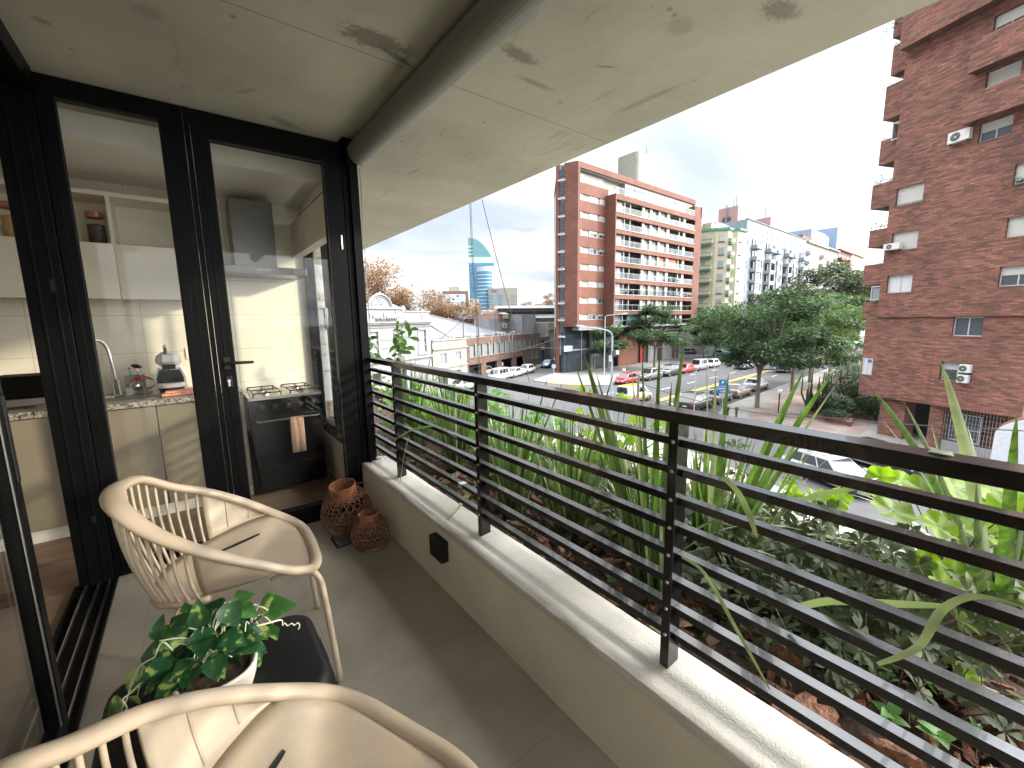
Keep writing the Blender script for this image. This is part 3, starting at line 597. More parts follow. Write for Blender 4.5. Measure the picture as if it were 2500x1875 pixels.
MB().box(.345, .855, 3.875, 3.899, .05, .225).build('drawer', 'hob_glass', st, bevel=.004)
b = MB(); b.tube([(.37, 3.86, .625), (.37, 3.835, .625), (.83, 3.835, .625), (.83, 3.86, .625)], .008, 8); b.build('oven_handle', 'steel', st)
for k in range(5):
    x = .405+.097*k; b = MB(); b.lathe([(.024, 0), (.024, .004), (.019, .006), (.017, .022), (0, .024)], c=(x, 3.871, .728), n=20, axis=Matrix(((1, 0, 0), (0, 0, -1), (0, 1, 0)))); b.build('knob', 'black_plastic', st)
for gx in (.36, .63):
    b = MB()
    for (a_, c_) in (((0, 0), (.20, 0)), ((0, .0), (0, .44)), ((.20, 0), (.20, .44)), ((0, .44), (.20, .44)), ((0, .22), (.20, .22)), ((.1, 0), (.1, .44))):
        b.tube([(gx+a_[0]+.01, 3.93+a_[1], .845), (gx+c_[0]+.01, 3.93+c_[1], .845)], .005, 6)
    for a_ in ((0, 0), (.2, 0), (0, .44), (.2, .44)): b.tube([(gx+a_[0]+.01, 3.93+a_[1], .818), (gx+a_[0]+.01, 3.93+a_[1], .845)], .005, 6)
    b.build('pan_grate', 'black_plastic', st)
for bx, by in ((.47, 4.04), (.47, 4.26), (.74, 4.04), (.74, 4.26)): MB().lathe([(.04, 0), (.04, .008), (.03, .016), (0, .018)], c=(bx, by, .818), n=18).build('burner', 'chrome', st)
b = MB(); nx = 10; tz = [(3.825, .33), (3.826, .45), (3.824, .56), (3.826, .62), (3.835, .637), (3.845, .62), (3.848, .5), (3.849, .4)]
for j, (y, z) in enumerate(tz):
    for i in range(nx+1): b.v.append(V(.60+.105*i/nx, y+.003*math.sin(i*1.4+j*.4), z))
for j in range(len(tz)-1):
    for i in range(nx): a = j*(nx+1)+i; b.f.append((a, a+1, a+nx+2, a+nx+1))
o = b.build('dish_towel', 'towel', smooth=True, label='brown textured dish towel hanging over the oven handle', cat='towel'); sm = o.modifiers.new('s', 'SOLIDIFY'); sm.thickness = .004
# ---------------------------------------------------------------- chairs
RIM = [(.29, 0, .464), (.284, .138, .47), (.252, .226, .487), (.169, .279, .538), (.052, .300, .619), (-.066, .291, .693), (-.178, .240, .761), (-.260, .170, .831), (-.299, .055, .851)]
BAS = [(.283, 0, .468), (.276, .130, .473), (.245, .218, .491), (.160, .268, .534), (.050, .262, .528), (-.06, .228, .510), (-.15, .182, .494), (-.21, .12, .484), (-.232, .04, .480)]
def mirror(P): return P+[(x, -y, z) for x, y, z in P[:0:-1]]
RC = crom(mirror(RIM), 6, True); BC = crom(mirror(BAS), 6, True); NC = len(RC)
def make_chair():
    t_ = thing('balcony_chair', 'cream plastic tub chair with slatted back beyond the plant table', 'chair', (0, 0, 0), 0, 'matching cream balcony chairs')
    b = MB(); n = 10
    cen = Vector((0, 0, .6)); o0 = 0
    for i, p_ in enumerate(RC):
        d = (RC[(i+1) % NC]-RC[i-1]).normalized(); out = Vector((p_.x, p_.y, 0)).normalized(); u = (out-d*out.dot(d)).normalized(); w = d.cross(u)
        back = max(0, min(1, (.0-p_.x)/.3)); a_ = .022+.010*back; c_ = .0165
        for k in range(n): q = 2*math.pi*k/n; b.v.append(p_-u*a_*.25+u*math.cos(q)*a_+w*math.sin(q)*c_)
    for i in range(NC):
        for k in range(n): b.f.append((i*n+k, i*n+(k+1) % n, ((i+1) % NC)*n+(k+1) % n, ((i+1) % NC)*n+k))
    b.build('rim', 'chair_plastic', t_, world=False, smooth=True)
    # seat shell: pan plus solid side panels
    b = MB(); K = 7
    for j in range(K+1):
        s_ = 1-j/K
        for p_ in BC:
            c = Vector((.02, 0, .470)); q = c+(Vector(p_)-c)*s_; z = p_.z*s_*s_+.470*(1-s_*s_); b.v.append(V(q.x, q.y, z))
    for j in range(K):
        for i in range(NC): b.f.append((j*NC+i, j*NC+(i+1) % NC, (j+1)*NC+(i+1) % NC, (j+1)*NC+i))
    sh = b.build('seat', 'chair_plastic', t_, world=False, smooth=True); sm = sh.modifiers.new('s', 'SOLIDIFY'); sm.thickness = .007; sm.offset = -1
    S0, S1 = 31, 30
    def side(lo, hi):
        b = MB(); idx = list(range(lo, hi+1)); J = 6
        for i in idx:
            i %= NC; a_, c_ = RC[i], BC[i]
            for j in range(J+1):
                s_ = j/J; q = a_.lerp(c_, s_); bow = .012*math.sin(math.pi*s_)*(1 if a_.x < .26 else .2); o_ = Vector((q.x, q.y, 0)).normalized(); b.v.append(q+o_*bow)
        for i in range(len(idx)-1):
            for j in range(J): a = i*(J+1)+j; b.f.append((a, a+1, a+J+2, a+J+1))
        o = b.build('side_panel', 'chair_plastic', t_, world=False, smooth=True); sm = o.modifiers.new('s', 'SOLIDIFY'); sm.thickness = .008; sm.offset = 0
        return o
    pl = side(0, S0); pr = side(NC-S0, NC)
    for par, sg in ((pl, 1), (pr, -1)):
        for i in (14, 17, 20, 23, 27):
            b = MB(); i_ = i if sg > 0 else NC-i; a_, c_ = RC[i_], BC[i_]; inn = Vector((-a_.x*.2, -sg, 0)).normalized(); hh = (27-i)/13
            P_ = []
            for s_ in (.12+.1*hh, .3, .5, .7, .9-.25*hh): q = a_.lerp(c_, s_); o_ = Vector((q.x, q.y, 0)).normalized(); P_.append(q+o_*.012*math.sin(math.pi*s_)+inn*.005)
            b.tube(P_, .0032, 6); b.build('moulded_rib', 'chair_plastic', par, world=False, smooth=True)
    # lower back ring joining the slats
    b = MB(); idx = list(range(S0-1, NC-S0+2)); b.tube([BC[i]+V(0, 0, -.012) for i in idx], .012, 8); b.build('back_ring', 'chair_plastic', t_, world=False, smooth=True)
    ns = 23
    for k in range(ns):
        f = S0+.9+(NC-2*S0-1.8)*k/(ns-1); i = int(f); fr = f-i
        a_ = RC[i].lerp(RC[i+1], fr); c_ = BC[i].lerp(BC[i+1], fr)+V(0, 0, -.01); P_ = []
        for s_ in (0, .25, .5, .75, 1): q = a_.lerp(c_, s_); o_ = Vector((q.x, q.y, 0)).normalized(); P_.append(q+o_*.018*math.sin(math.pi*s_))
        MB().tube(crom(P_, 3), .0053, 8).build('back_slat', 'chair_plastic', t_, world=False, smooth=True)
    b = MB()   # drain slot along the seat edge
    P_ = []
    for k in range(24):
        a = 2*math.pi*k/24; u_ = .082*max(-1, min(1, 1.25*math.cos(a))); v_ = .0075*math.sin(a); x, y = .025+u_*.96-v_*.28, .150+u_*.28+v_*.96
        best = min(BC, key=lambda p: abs(math.atan2(p.y, p.x-.02)-math.atan2(y, x-.02))); s_ = math.hypot(x-.02, y)/math.hypot(best.x-.02, best.y); P_.append(V(x, y, best.z*s_*s_+.470*(1-s_*s_)+.0006))
    b.add(P_+[p_+V(0, 0, .0012) for p_ in P_], [tuple(range(24)), tuple(range(24, 48))]+[(k, (k+1) % 24, 24+(k+1) % 24, 24+k) for k in range(24)]); b.build('drain_slot', 'rubber', t_, world=False)
    for sg in (1, -1):
        MB().tube(crom([(.12, sg*.15, .455), (.235, sg*.195, .462), (.270, sg*.222, .445), (.285, sg*.24, .36), (.312, sg*.258, 0)], 6), .0115, 12).build('leg', 'chair_plastic', t_, world=False, smooth=True)
        MB().tube(crom([(-.02, sg*.12, .455), (-.13, sg*.150, .455), (-.165, sg*.168, .42), (-.19, sg*.19, .32), (-.25, sg*.225, 0)], 6), .0115, 12).build('leg', 'chair_plastic', t_, world=False, smooth=True)
    return t_
ch = make_chair(); ch.location = (.044, 1.868, 0); ch.rotation_euler.z = -.065
c2 = copy_tree(ch); c2.location = (.045, .716, 0); c2.rotation_euler.z = .408
c2['label'] = 'cream plastic tub chair in the immediate foreground, cut by the frame'
# ---------------------------------------------------------------- black side table
tb = thing('side_table', 'small black plastic side table between the two cream chairs', 'table', (-.02, 1.15, 0))
tx, ty = -.02, 1.205
def rrect(hx, hy, r, n=6):
    out = []
    for cx_, cy_, a0 in ((hx-r, hy-r, 0), (-hx+r, hy-r, 90), (-hx+r, -hy+r, 180), (hx-r, -hy+r, 270)):
        for k in range(n+1): a = R(a0+90*k/n); out.append((cx_+r*math.cos(a), cy_+r*math.sin(a)))
    return out
b = MB(); secs = [(.210, .155, .05, .500), (.217, .162, .055, .4985), (.225, .170, .06, .492), (.230, .175, .06, .480), (.233, .178, .062, .462), (.236, .181, .062, .435), (.238, .183, .062, .42)]
m_ = len(rrect(.2, .2, .05))
for hx_, hy_, r, z in secs:
    for x, y in rrect(hx_, hy_, r): b.v.append(V(tx+x, ty+y, z))
for j in range(len(secs)-1):
    for i in range(m_): b.f.append((j*m_+i, j*m_+(i+1) % m_, (j+1)*m_+(i+1) % m_, (j+1)*m_+i))
b.f.append(tuple(range(m_))[::-1])
o = b.build('table_top', 'black_plastic', tb, smooth=True); sm = o.modifiers.new('s', 'SOLIDIFY'); sm.thickness = .006; sm.offset = -1
for sx_ in (1, -1):
    b = MB(); b.box(tx+sx_*.237-.003, tx+sx_*.237+.004, ty-.05, ty+.05, .445, .468); b.build('grip_slot', 'rubber', tb)
for sx_ in (1, -1):
    for sy_ in (1, -1):
        b = MB(); x, y = tx+sx_*.20, ty+sy_*.145
        b.add([(x+a*w+sx_*dx, y+c*w+sy_*dx, z) for z, w, dx in ((.43, .038, -.0), (0, .02, .035)) for a, c in ((-1, -1), (1, -1), (1, 1), (-1, 1))], [(0, 1, 2, 3), (7, 6, 5, 4)]+[(k, (k+1) % 4, 4+(k+1) % 4, 4+k) for k in range(4)])
        b.build('leg', 'black_plastic', tb, bevel=.008)
po = thing('plant_pot', 'off white ceramic bowl pot holding the variegated ivy', 'pot', (-.03, 1.17, .5))
b = MB(); n = 32
for r, z in [(.0, .502), (.062, .502), (.070, .508), (.082, .545), (.088, .575), (.088, .583), (.081, .583), (.077, .57), (.066, .555), (0, .55)]:
    for k in range(n): a = 2*math.pi*k/n; q = (abs(math.cos(a))**4+abs(math.sin(a))**4)**(-1/7); b.v.append(V(-.03+r*q*math.cos(a), 1.17+r*q*math.sin(a), z+(.004*math.cos(2*a+.4) if z > .57 else 0)))
for j in range(9):
    for k in range(n): b.f.append((j*n+k, j*n+(k+1) % n, (j+1)*n+(k+1) % n, (j+1)*n+k))
b.build('bowl', 'pot', po, smooth=True)
MB().lathe([(0, .572), (.072, .568)], c=(-.03, 1.17, 0), n=20).build('potting_soil', 'soil', po)
# ivy leaves, each a heart shaped blade with a folded midrib
def leaf(b, c, dirv, nrm, L_, W_, fold=.25, curl=.3, shape='heart', n=9):
    d = dirv.normalized(); nn = (nrm-d*nrm.dot(d)).normalized(); s_ = d.cross(nn); o = len(b.v)
    for i in range(n+1):
        t_ = i/n
        if shape == 'heart': w = (math.sin(math.pi/2*min(1, t_/.3))**.7)*(1-max(0, (t_-.3)/.7)**1.55) if 0 < t_ < 1 else 0
        elif shape == 'obov': w = math.sin(math.pi*t_**1.5)**.8 if 0 < t_ < 1 else 0
        else: w = math.sin(math.pi*t_**.85) if 0 < t_ < 1 else 0
        w *= W_/2; p_ = Vector(c)+d*(L_*t_)-nn*(curl*L_*t_*t_)
        b.v += [p_+s_*w+nn*(fold*w), p_, p_-s_*w+nn*(fold*w)]
    for i in range(n):
        a = o+3*i; b.f += [(a, a+3, a+4, a+1), (a+1, a+4, a+5, a+2)]
LV = [(840,765,80,20),(1000,800,120,10),(1040,815,110,15),(870,840,80,-30),(780,860,110,-60),(690,900,180,-45),(620,930,160,-80),(750,945,130,-100),(850,930,90,-20),(940,960,90,-70),(1000,955,80,-80),(580,1010,80,150),(400,930,90,100),(470,960,110,140),(370,1070,140,190),(430,1080,100,240),(560,1110,150,-110),(530,1210,110,-120),(640,1000,120,-60),(840,1010,150,-10),(860,1060,140,10),(690,1110,120,-135),(780,1150,150,-110),(905,1100,90,-60),(740,1230,60,-90),(870,1135,60,-50),(265,1200,110,175),(350,1230,140,-130),(275,1310,60,-120),(155,1360,110,205),(550,870,120,120),(500,900,100,160),(690,820,100,170),(730,880,90,-40),(820,970,90,-10),(600,1060,90,-70),(480,1040,90,170),(650,1170,90,-110),(810,1080,100,-70),(610,860,110,100),(720,1000,120,-80),(560,960,110,-140),(900,1010,80,-20),(520,1130,110,-160)]
iv = thing('ivy_plant', 'variegated green ivy plant trailing over the black side table', 'plant', (-.03, 1.17, .6))
fans = {'pothos': MB(), 'pothos_light': MB()}; stm = MB(); view = -fw
for k, (x, y, s_, a) in enumerate(LV):
    X, Y = 200+x*.4673, 1100+y*.4673; yy = 1.17+random.uniform(-.05, .06)
    if y > 1150 and x < 400: p_ = UN(X, Y, 'z', .515+.02*(k % 2))
    elif x < 480: p_ = UN(X, Y, 'y', 1.18)
    else: p_ = UN(X, Y, 'y', yy)
    if p_.z < .52: p_ = UN(X, Y, 'z', .52+.01*(k % 3))
    Lm = s_*.00060; d = rt*math.cos(R(a))+up*math.sin(R(a))+view*random.uniform(-.2, .25)
    nr = (view+up*.5+Vector((random.uniform(-.4, .4), random.uniform(-.4, .4), random.uniform(0, .4)))).normalized()
    c = p_-d.normalized()*Lm*.5
    leaf(fans['pothos_light' if k in (0, 1, 2, 3, 9, 10, 15, 26, 28, 29, 24, 25, 13, 21) else 'pothos'], c, d, nr, Lm, Lm*.82, shape='heart')
    base = V(-.03+random.uniform(-.03, .03), 1.17+random.uniform(-.03, .03), .605)
    if x > 880: base = UN(200+880*.4673, 1100+915*.4673, 'y', 1.17)
    if x < 400: base = UN(200+380*.4673, 1100+1080*.4673, 'y', 1.18)
    md = base.lerp(c, .5)+V(0, 0, .03); stm.tube(crom([base, md, c], 4), .0016, 5)
for k in range(38):   # inner fill
    a = random.uniform(0, 6.28); r = random.uniform(.02, .085); p_ = V(-.03+r*math.cos(a), 1.17+r*math.sin(a), .61+random.uniform(0, .06)*(1-r*6)+.02)
    d = V(math.cos(a), math.sin(a), random.uniform(-.5, .4)); leaf(fans['pothos'], p_, d, V(0, 0, 1)+view*.5, random.uniform(.045, .075), .05, shape='heart')
fans['pothos'].build('leaves', 'pothos', iv, smooth=True); fans['pothos_light'].build('variegated_leaves', 'pothos_light', iv, smooth=True)
tl = [UN(200+x*.4673, 1100+y*.4673, 'y', 1.17) for x, y in ((760, 900), (880, 918), (960, 905), (1040, 885), (1048, 912), (1060, 902), (1075, 915), (1095, 903), (1110, 912), (1128, 900), (1138, 915), (1130, 935))]
stm.tube(crom(tl, 5), [.0024]*15+[.0016]*41, 6)
tl = [UN(200+x*.4673, 1100+y*.4673, 'y', 1.18) for x, y in ((470, 1030), (420, 1090), (370, 1130), (330, 1190), (250, 1270), (215, 1300), (235, 1350), (180, 1390))]
stm.tube(crom(tl, 4), .0019, 6); stm.build('stems', 'stem_white', iv, smooth=True)
# ---------------------------------------------------------------- wicker baskets
def basket(x, y, r, h, tilt, lab):
    t_ = thing('wicker_basket', lab, 'basket', (x, y, 0)); m_ = Euler(tilt).to_matrix(); c0 = Vector((x, y, 0))
    def P_(rr, a, z): return c0+m_ @ V(rr*math.cos(a), rr*math.sin(a), z)
    def rad(f): return r*(.60+.40*math.sin(math.pi*min(1, max(0, .12+f*.86)))**.75) if f < 1 else r*.6
    b = MB(); nS = 22
    for sg in (1, -1):
        for k in range(nS):
            pts = []
            for j in range(13): f = j/12; pts.append(P_(rad(f)+.0015*sg, 2*math.pi*k/nS+sg*f*1.25+.08*math.sin(f*9+k), .008+f*h*.8))
            b.tube(pts, .0028, 5)
    b.build('lattice', 'wicker', t_)
    b = MB()
    for f in (0, .04, .08, .5, .93, .97): b.tube([P_(rad(f)+.002, 2*math.pi*k/26, .008+f*h*.8) for k in range(26)], .0034, 6, closed=True)
    for f in (.25, .75): b.tube([P_(rad(f)+.002, 2*math.pi*k/26, .008+f*h*.8+.004*math.sin(k*1.3)) for k in range(26)], .002, 5, closed=True)
    for k in range(30): a = 2*math.pi*k/30; b.tube([P_(r*.58, a, .005), P_(r*.60, a, .05*h/.25)], .0032, 5)
    b.build('hoops', 'wicker', t_)
    b = MB(); K = 34
    for k in range(K):
        a0, a1 = 2*math.pi*(k+.06)/K, 2*math.pi*(k+.94)/K
        for rr0, rr1 in ((.54, .50),):
            A = [P_(r*rr0, a0, h*.76), P_(r*rr0, a1, h*.76), P_(r*rr1*1.04, a1, h), P_(r*rr1*1.04, a0, h)]; B_ = [P_(r*(rr0-.03), a0, h*.76), P_(r*(rr0-.03), a1, h*.76), P_(r*(rr1*1.04-.03), a1, h), P_(r*(rr1*1.04-.03), a0, h)]
            b.add(A+B_, [(0, 1, 2, 3), (7, 6, 5, 4), (0, 4, 5, 1), (1, 5, 6, 2), (2, 6, 7, 3), (3, 7, 4, 0)])
    b.tube([P_(r*.51, 2*math.pi*k/26, h+.001) for k in range(26)], .004, 6, closed=True); b.build('collar', 'wicker_rim', t_)
    b = MB(); b.tube(crom([P_(r*.55, .2, h*.86), P_(r*1.02, -.25, h*.83), P_(r*.95, -1.0, h*.82), P_(r*.6, -1.5, h*.84)], 6), .0035, 6); b.build('carry_loop', 'wicker_rim', t_)
    MB().lathe([(0, .01), (r*.58, .012)], c=(x, y, 0), n=20).build('base_disc', 'wicker', t_)
basket(.755, 2.86, .163, .335, (R(4), R(-9), R(20)), 'larger rust brown wicker basket lantern in corner beside glass door')
basket(.79, 2.53, .113, .215, (0, R(-2), R(-30)), 'smaller rust brown wicker basket lantern in front of larger one')
dg_ = thing('floor_drain', 'dark square metal drain grate in the balcony floor near baskets', 'drain', (.66, 2.7, 0))
MB().box(.605, .735, 2.625, 2.79, .001, .004).build('plate', 'frame_black', dg_)
b = MB()
for k in range(8): b.box(.615, .725, 2.637+.018*k, 2.644+.018*k, .0042, .0062)
b.build('grate', 'zinc_dark', dg_)
wl = thing('wall_light', 'small black box light on the cream planter wall', 'light', (.93, 1.84, .245))
MB().box(.893, .936, 1.775, 1.905, .19, .30).build('housing', 'black_plastic', wl, bevel=.003)
MB().box(.905, .93, 1.79, 1.89, .300, .3015).build('lens', 'rubber', wl)
# ================================================================ PLANTS IN THE TROUGH
def blade(b, p0, p1, w, sag=.0, side=None, n=12, lift=0.):
    """a folded sword leaf from base p0 to tip p1; sag bends the tip over"""
    p0, p1 = Vector(p0), Vector(p1); d = p1-p0; Ln = d.length
    hz = Vector((d.x, d.y, 0)); hz = hz.normalized() if hz.length > 1e-4 else V(1, 0, 0)
    c = p0+d*.5+V(0, 0, 1)*sag*Ln-hz*sag*Ln*.35+V(0, 0, lift)
    s_ = side or Vector((-hz.y, hz.x, 0)); s_ = (s_+V(random.uniform(-.5, .5), random.uniform(-.5, .5), 0)).normalized(); o = len(b.v)
    for i in range(n+1):
        t_ = i/n; q = p0*(1-t_)**2+c*2*t_*(1-t_)+p1*t_*t_; tan = ((c-p0)*(1-t_)+(p1-c)*t_).normalized()
        u = (s_-tan*s_.dot(tan)).normalized(); nn = tan.cross(u)
        ww = w*.5*(min(1, .55+t_*1.8))*(1-t_**3.2)**.8 if t_ < 1 else 0
        b.v += [q+u*ww+nn*ww*.35, q, q-u*ww+nn*ww*.35]
    for i in range(n): a = o+3*i; b.f += [(a, a+3, a+4, a+1), (a+1, a+4, a+5, a+2)]
def clump(px, py, n, h0, h1, spread, w, lab, lean=(0, 0), heroes=()):
    c = UN(px, py, 'z', .30)
    if c.x < 1.19: c.x = 1.19
    t_ = thing('iris_clump', lab, 'plant', (c.x, c.y, .28), 0, 'sword leaved iris clumps in the planter')
    b = MB(); pale = MB()
    for k in range(n):
        a = random.uniform(0, 6.28); r = random.uniform(0, .07); h = random.uniform(h0, h1)
        q = V(c.x+r*math.cos(a)*.7, c.y+r*math.sin(a)*1.5, .27); s_ = spread*random.uniform(.2, 1); tip = V(q.x+s_*math.cos(a)*.8+lean[0]*h, q.y+s_*math.sin(a)+lean[1]*h, .27+h)
        if tip.x < 1.10: tip.x = 1.10+random.uniform(0, .05)
        blade(b if random.random() < .8 else pale, q, tip, w*random.uniform(.7, 1.15), random.choice([0, .02, .05, .12]))
    for k in range(n//4):
        a = random.uniform(-1.2, 1.2)+random.choice([0, 3.14]); q = V(c.x, c.y, .3); ln = random.uniform(.3, .5); tip = V(max(1.10, q.x+.5*ln*abs(math.cos(a))), q.y+ln*(1 if random.random() < .5 else -1), random.uniform(.45, .75)); blade(pale, q, tip, w*.7, .35)
    for (bx, by, bz, tx_, ty_, X, w_, sag, mt_) in heroes:
        p0 = V(c.x+bx, c.y+by, bz); blade(b if mt_ == 0 else pale, p0, UN(tx_, ty_, 'x', X), w_, sag, side=Vector((rt.x, rt.y, 0)), n=18)
    b.build('blades', 'blade', t_, smooth=True)
    if pale.f: pale.build('pale_blades', 'blade_pale', t_, smooth=True)
clump(1010, 1085, 95, .5, .85, .22, .012, 'iris clump of narrow green blades just behind second railing post from door', heroes=((0, 0, .3, 1053, 860, 1.3, .016, .0, 0), (0, .02, .3, 1035, 885, 1.3, .016, .02, 0)))
clump(1110, 1150, 110, .45, .82, .28, .0125, 'dense iris clump standing behind slats left of third railing post', heroes=((0, 0, .3, 1065, 880, 1.3, .016, .0, 0), (0, 0, .3, 1080, 905, 1.3, .014, .05, 0)))
clump(1250, 1245, 110, .42, .74, .28, .013, 'iris clump of narrow blades right behind the middle railing bay', heroes=((0, 0, .3, 1340, 912, 1.25, .014, 0, 0), (0, 0, .3, 1376, 926, 1.3, .014, 0, 0)))
clump(1390, 1300, 95, .42, .72, .26, .014, 'iris clump with drooping pale blades in the middle of planter', heroes=((0, 0, .3, 1500, 905, 1.4, .02, .02, 0),))
clump(1585, 1440, 44, .5, .8, .16, .020, 'tall broad bladed iris clump left of the nearest railing post', lean=(-.05, .08),
      heroes=((-.02, .02, .3, 1424, 858, 1.22, .036, .05, 0), (0, .02, .3, 1400, 880, 1.3, .02, .03, 0), (0, 0, .3, 1567, 848, 1.25, .018, .03, 0), (.01, .0, .3, 1611, 848, 1.25, .026, -.02, 0), (.02, 0, .3, 1674, 806, 1.25, .033, -.03, 0), (.02, -.02, .3, 1640, 930, 1.25, .03, .0, 0), (0, 0, .3, 1455, 910, 1.3, .026, .05, 0), (-.02, 0, .3, 1538, 875, 1.3, .012, .05, 1)))
clump(1735, 1420, 52, .45, .7, .25, .019, 'fan shaped iris clump right of the nearest railing post', lean=(.12, -.08),
      heroes=((0, 0, .3, 1779, 908, 1.25, .030, .0, 0), (0, 0, .3, 1748, 895, 1.3, .020, -.02, 1), (0, 0, .3, 1725, 862, 1.3, .010, 0, 1), (.02, 0, .3, 1972, 889, 1.5, .026, .06, 0), (.02, -.02, .3, 2040, 902, 1.5, .030, .08, 0), (.02, -.03, .3, 2048, 930, 1.45, .022, .05, 1), (.02, -.03, .3, 1940, 960, 1.4, .03, .05, 0), (.02, -.03, .3, 1985, 1050, 1.35, .022, .08, 0)))
clump(2420, 1560, 30, .5, .75, .2, .03, 'broad bladed iris clump at the right edge of the planter', lean=(0, 0),
      heroes=((0, 0, .3, 2120, 940, 1.35, .028, .12, 0), (0, 0, .3, 2205, 978, 1.3, .026, .08, 0), (0, 0, .3, 2296, 880, 1.22, .036, .10, 1), (0, -.02, .3, 2483, 1005, 1.2, .034, 0, 0), (0, 0, .3, 2384, 1172, 1.13, .036, -.03, 0), (0, 0, .3, 2150, 1020, 1.35, .008, .1, 1), (0, -.03, .3, 2530, 1120, 1.2, .034, 0, 0)))
b = MB()   # bent blades that hang through the slats
for P_, w in (([(1663, 1359), (1720, 1400), (1800, 1540), (1880, 1685)], .015), ([(1763, 1165), (1800, 1200), (1830, 1260), (1848, 1315)], .018), ([(2142, 1622), (2240, 1580), (2300, 1490), (2381, 1456), (2494, 1480)], .0135), ([(960, 1078), (1000, 1052), (1060, 1041), (1115, 1070)], .007), ([(975, 1190), (985, 1120), (998, 1064)], .006), ([(1930, 1490), (2020, 1468), (2200, 1475), (2330, 1480)], .0201), ([(1950, 1225), (2010, 1205), (2110, 1190)], .014)):
    X = 1.10 if w in (.014, .0201) else .990
    pts = crom([UN(x, y, 'x', X) for x, y in P_], 6); K = len(pts); o = len(b.v)
    for i, q in enumerate(pts):
        tan = (pts[min(i+1, K-1)]-pts[max(i-1, 0)]).normalized(); u = tan.cross(V(.9, 0, .3)).normalized(); ww = w/2*math.sin(math.pi*(.12+.86*i/(K-1)))**.6; b.v += [q+u*ww, q+V(.003, 0, 0), q-u*ww]
    for i in range(K-1): a = o+3*i; b.f += [(a, a+3, a+4, a+1), (a+1, a+4, a+5, a+2)]
b.build('drooping_blades', 'blade_silver', smooth=True, label='pale arching iris blades hanging between the black slats', cat='leaf blades', kind='stuff')
b = MB(); pts = [V(.985, 1.905, .372), V(1.0, 1.86, .395), V(1.02, 1.80, .45), V(1.035, 1.75, .50)]; pts = [UN(1092, 1270, 'z', .368), UN(1110, 1252, 'z', .40), UN(1128, 1228, 'z', .43), UN(1143, 1207, 'z', .46), UN(1131, 1190, 'z', .50)]
o = 0
for i, q in enumerate(pts): ww = (.0025, .004, .012, .017, .008)[i]; b.v += [q+rt*ww, q-rt*ww]
b.f = [(2*i, 2*i+2, 2*i+3, 2*i+1) for i in range(4)]; b.v += [v_+V(0, 0, .0015) for v_ in b.v]; b.f += [tuple(k+10 for k in f) for f in b.f]
b.build('dry_leaf', 'blade_dry', label='single dry tan leaf bent over the white ledge', cat='leaf')
# mallow: round lobed leaves on long stalks, lit from behind
def lobed(b, c, nrm, r, n=30, rot=0, cup=.18):
    nrm = nrm.normalized(); u = nrm.orthogonal().normalized(); w = nrm.cross(u); o = len(b.v); b.v.append(Vector(c))
    for ring in (.55, 1):
        for k in range(n):
            a = rot+.12+(2*math.pi-.24)*k/(n-1); lob = 1-.16*abs(math.sin(2.5*(a-rot)+.3))-.05*random.random(); q = r*ring*(lob if ring == 1 else .95)
            b.v.append(Vector(c)+u*math.cos(a)*q+w*math.sin(a)*q+nrm*(cup*q*(ring)+(.10*r*math.sin(5*a+rot)+.03*r*math.sin(14*a))*ring))
    for k in range(n-1): b.f += [(o, o+1+k, o+2+k), (o+1+k, o+1+n+k, o+2+n+k, o+2+k)]
def mallow(lab, px, py, leaves, X):
    c = UN(px, py, 'z', .3); t_ = thing('mallow_plant', lab, 'plant', (c.x, c.y, .28), 0, 'bright lime mallow plants in the planter'); b = MB(); s_ = MB()
    for lx, ly, r, xx in leaves:
        q = UN(lx, ly, 'x', xx); nr = V(random.uniform(-.7, -.1), random.uniform(-.6, .1), random.uniform(.35, .9)); lobed(b, q, nr, r, rot=random.uniform(0, 6.28))
        base = V(c.x+random.uniform(-.04, .04), c.y+random.uniform(-.04, .04), .28); s_.tube(crom([base, base.lerp(q, .55)+V(0, 0, .06), q], 4), .0022, 5)
    b.build('leaves', 'lime_leaf', t_, smooth=True); s_.build('stalks', 'stem', t_)
Lr = [(2150, 1165, .045, 1.75), (2180, 1250, .062, 1.55), (2250, 1195, .055, 1.8), (2330, 1190, .065, 1.85), (2420, 1195, .068, 1.8), (2290, 1285, .05, 1.6), (2360, 1255, .06, 1.75), (2470, 1250, .06, 1.7), (2400, 1300, .05, 1.9), (2130, 1200, .05, 1.8), (2200, 1178, .05, 1.9)]
mallow('large leaved lime mallow at right below the top rail', 2300, 1420, Lr, 1.7)
Lr = [(1925, 1185, .036, 1.9), (1940, 1210, .034, 1.85), (1985, 1215, .045, 1.9), (2010, 1225, .05, 1.85), (2050, 1215, .045, 1.9), (1920, 1215, .03, 1.9), (2040, 1240, .04, 1.85)]
mallow('small lime mallow sprig against the silver car outside', 1980, 1330, Lr, 1.85)
Lr = [(2260, 1370, .045, 1.9), (2330, 1400, .05, 1.8), (2380, 1420, .05, 1.9), (2300, 1430, .05, 1.7), (2420, 1455, .05, 1.8), (2450, 1380, .05, 1.9), (2250, 1400, .035, 1.9), (2350, 1365, .05, 2.0), (2480, 1420, .05, 1.9), (2310, 1345, .04, 2.05)]
mallow('low lime mallow between lower slats at right', 2350, 1490, Lr, 1.8)
rnd = random.Random(3)
Lr = [(1360+rnd.uniform(0, 300), 0, rnd.uniform(.025, .042), rnd.uniform(1.7, 2.05)) for _ in range(60)]; Lr = [(a, 965+(a-1340)*.19+rnd.uniform(20, 150), r, x) for a, _, r, x in Lr]+[(1420, 950, .03, 1.9), (1445, 955, .03, 1.9), (1400, 957, .028, 1.9), (1515, 968, .03, 1.9), (1530, 973, .025, 1.9)]
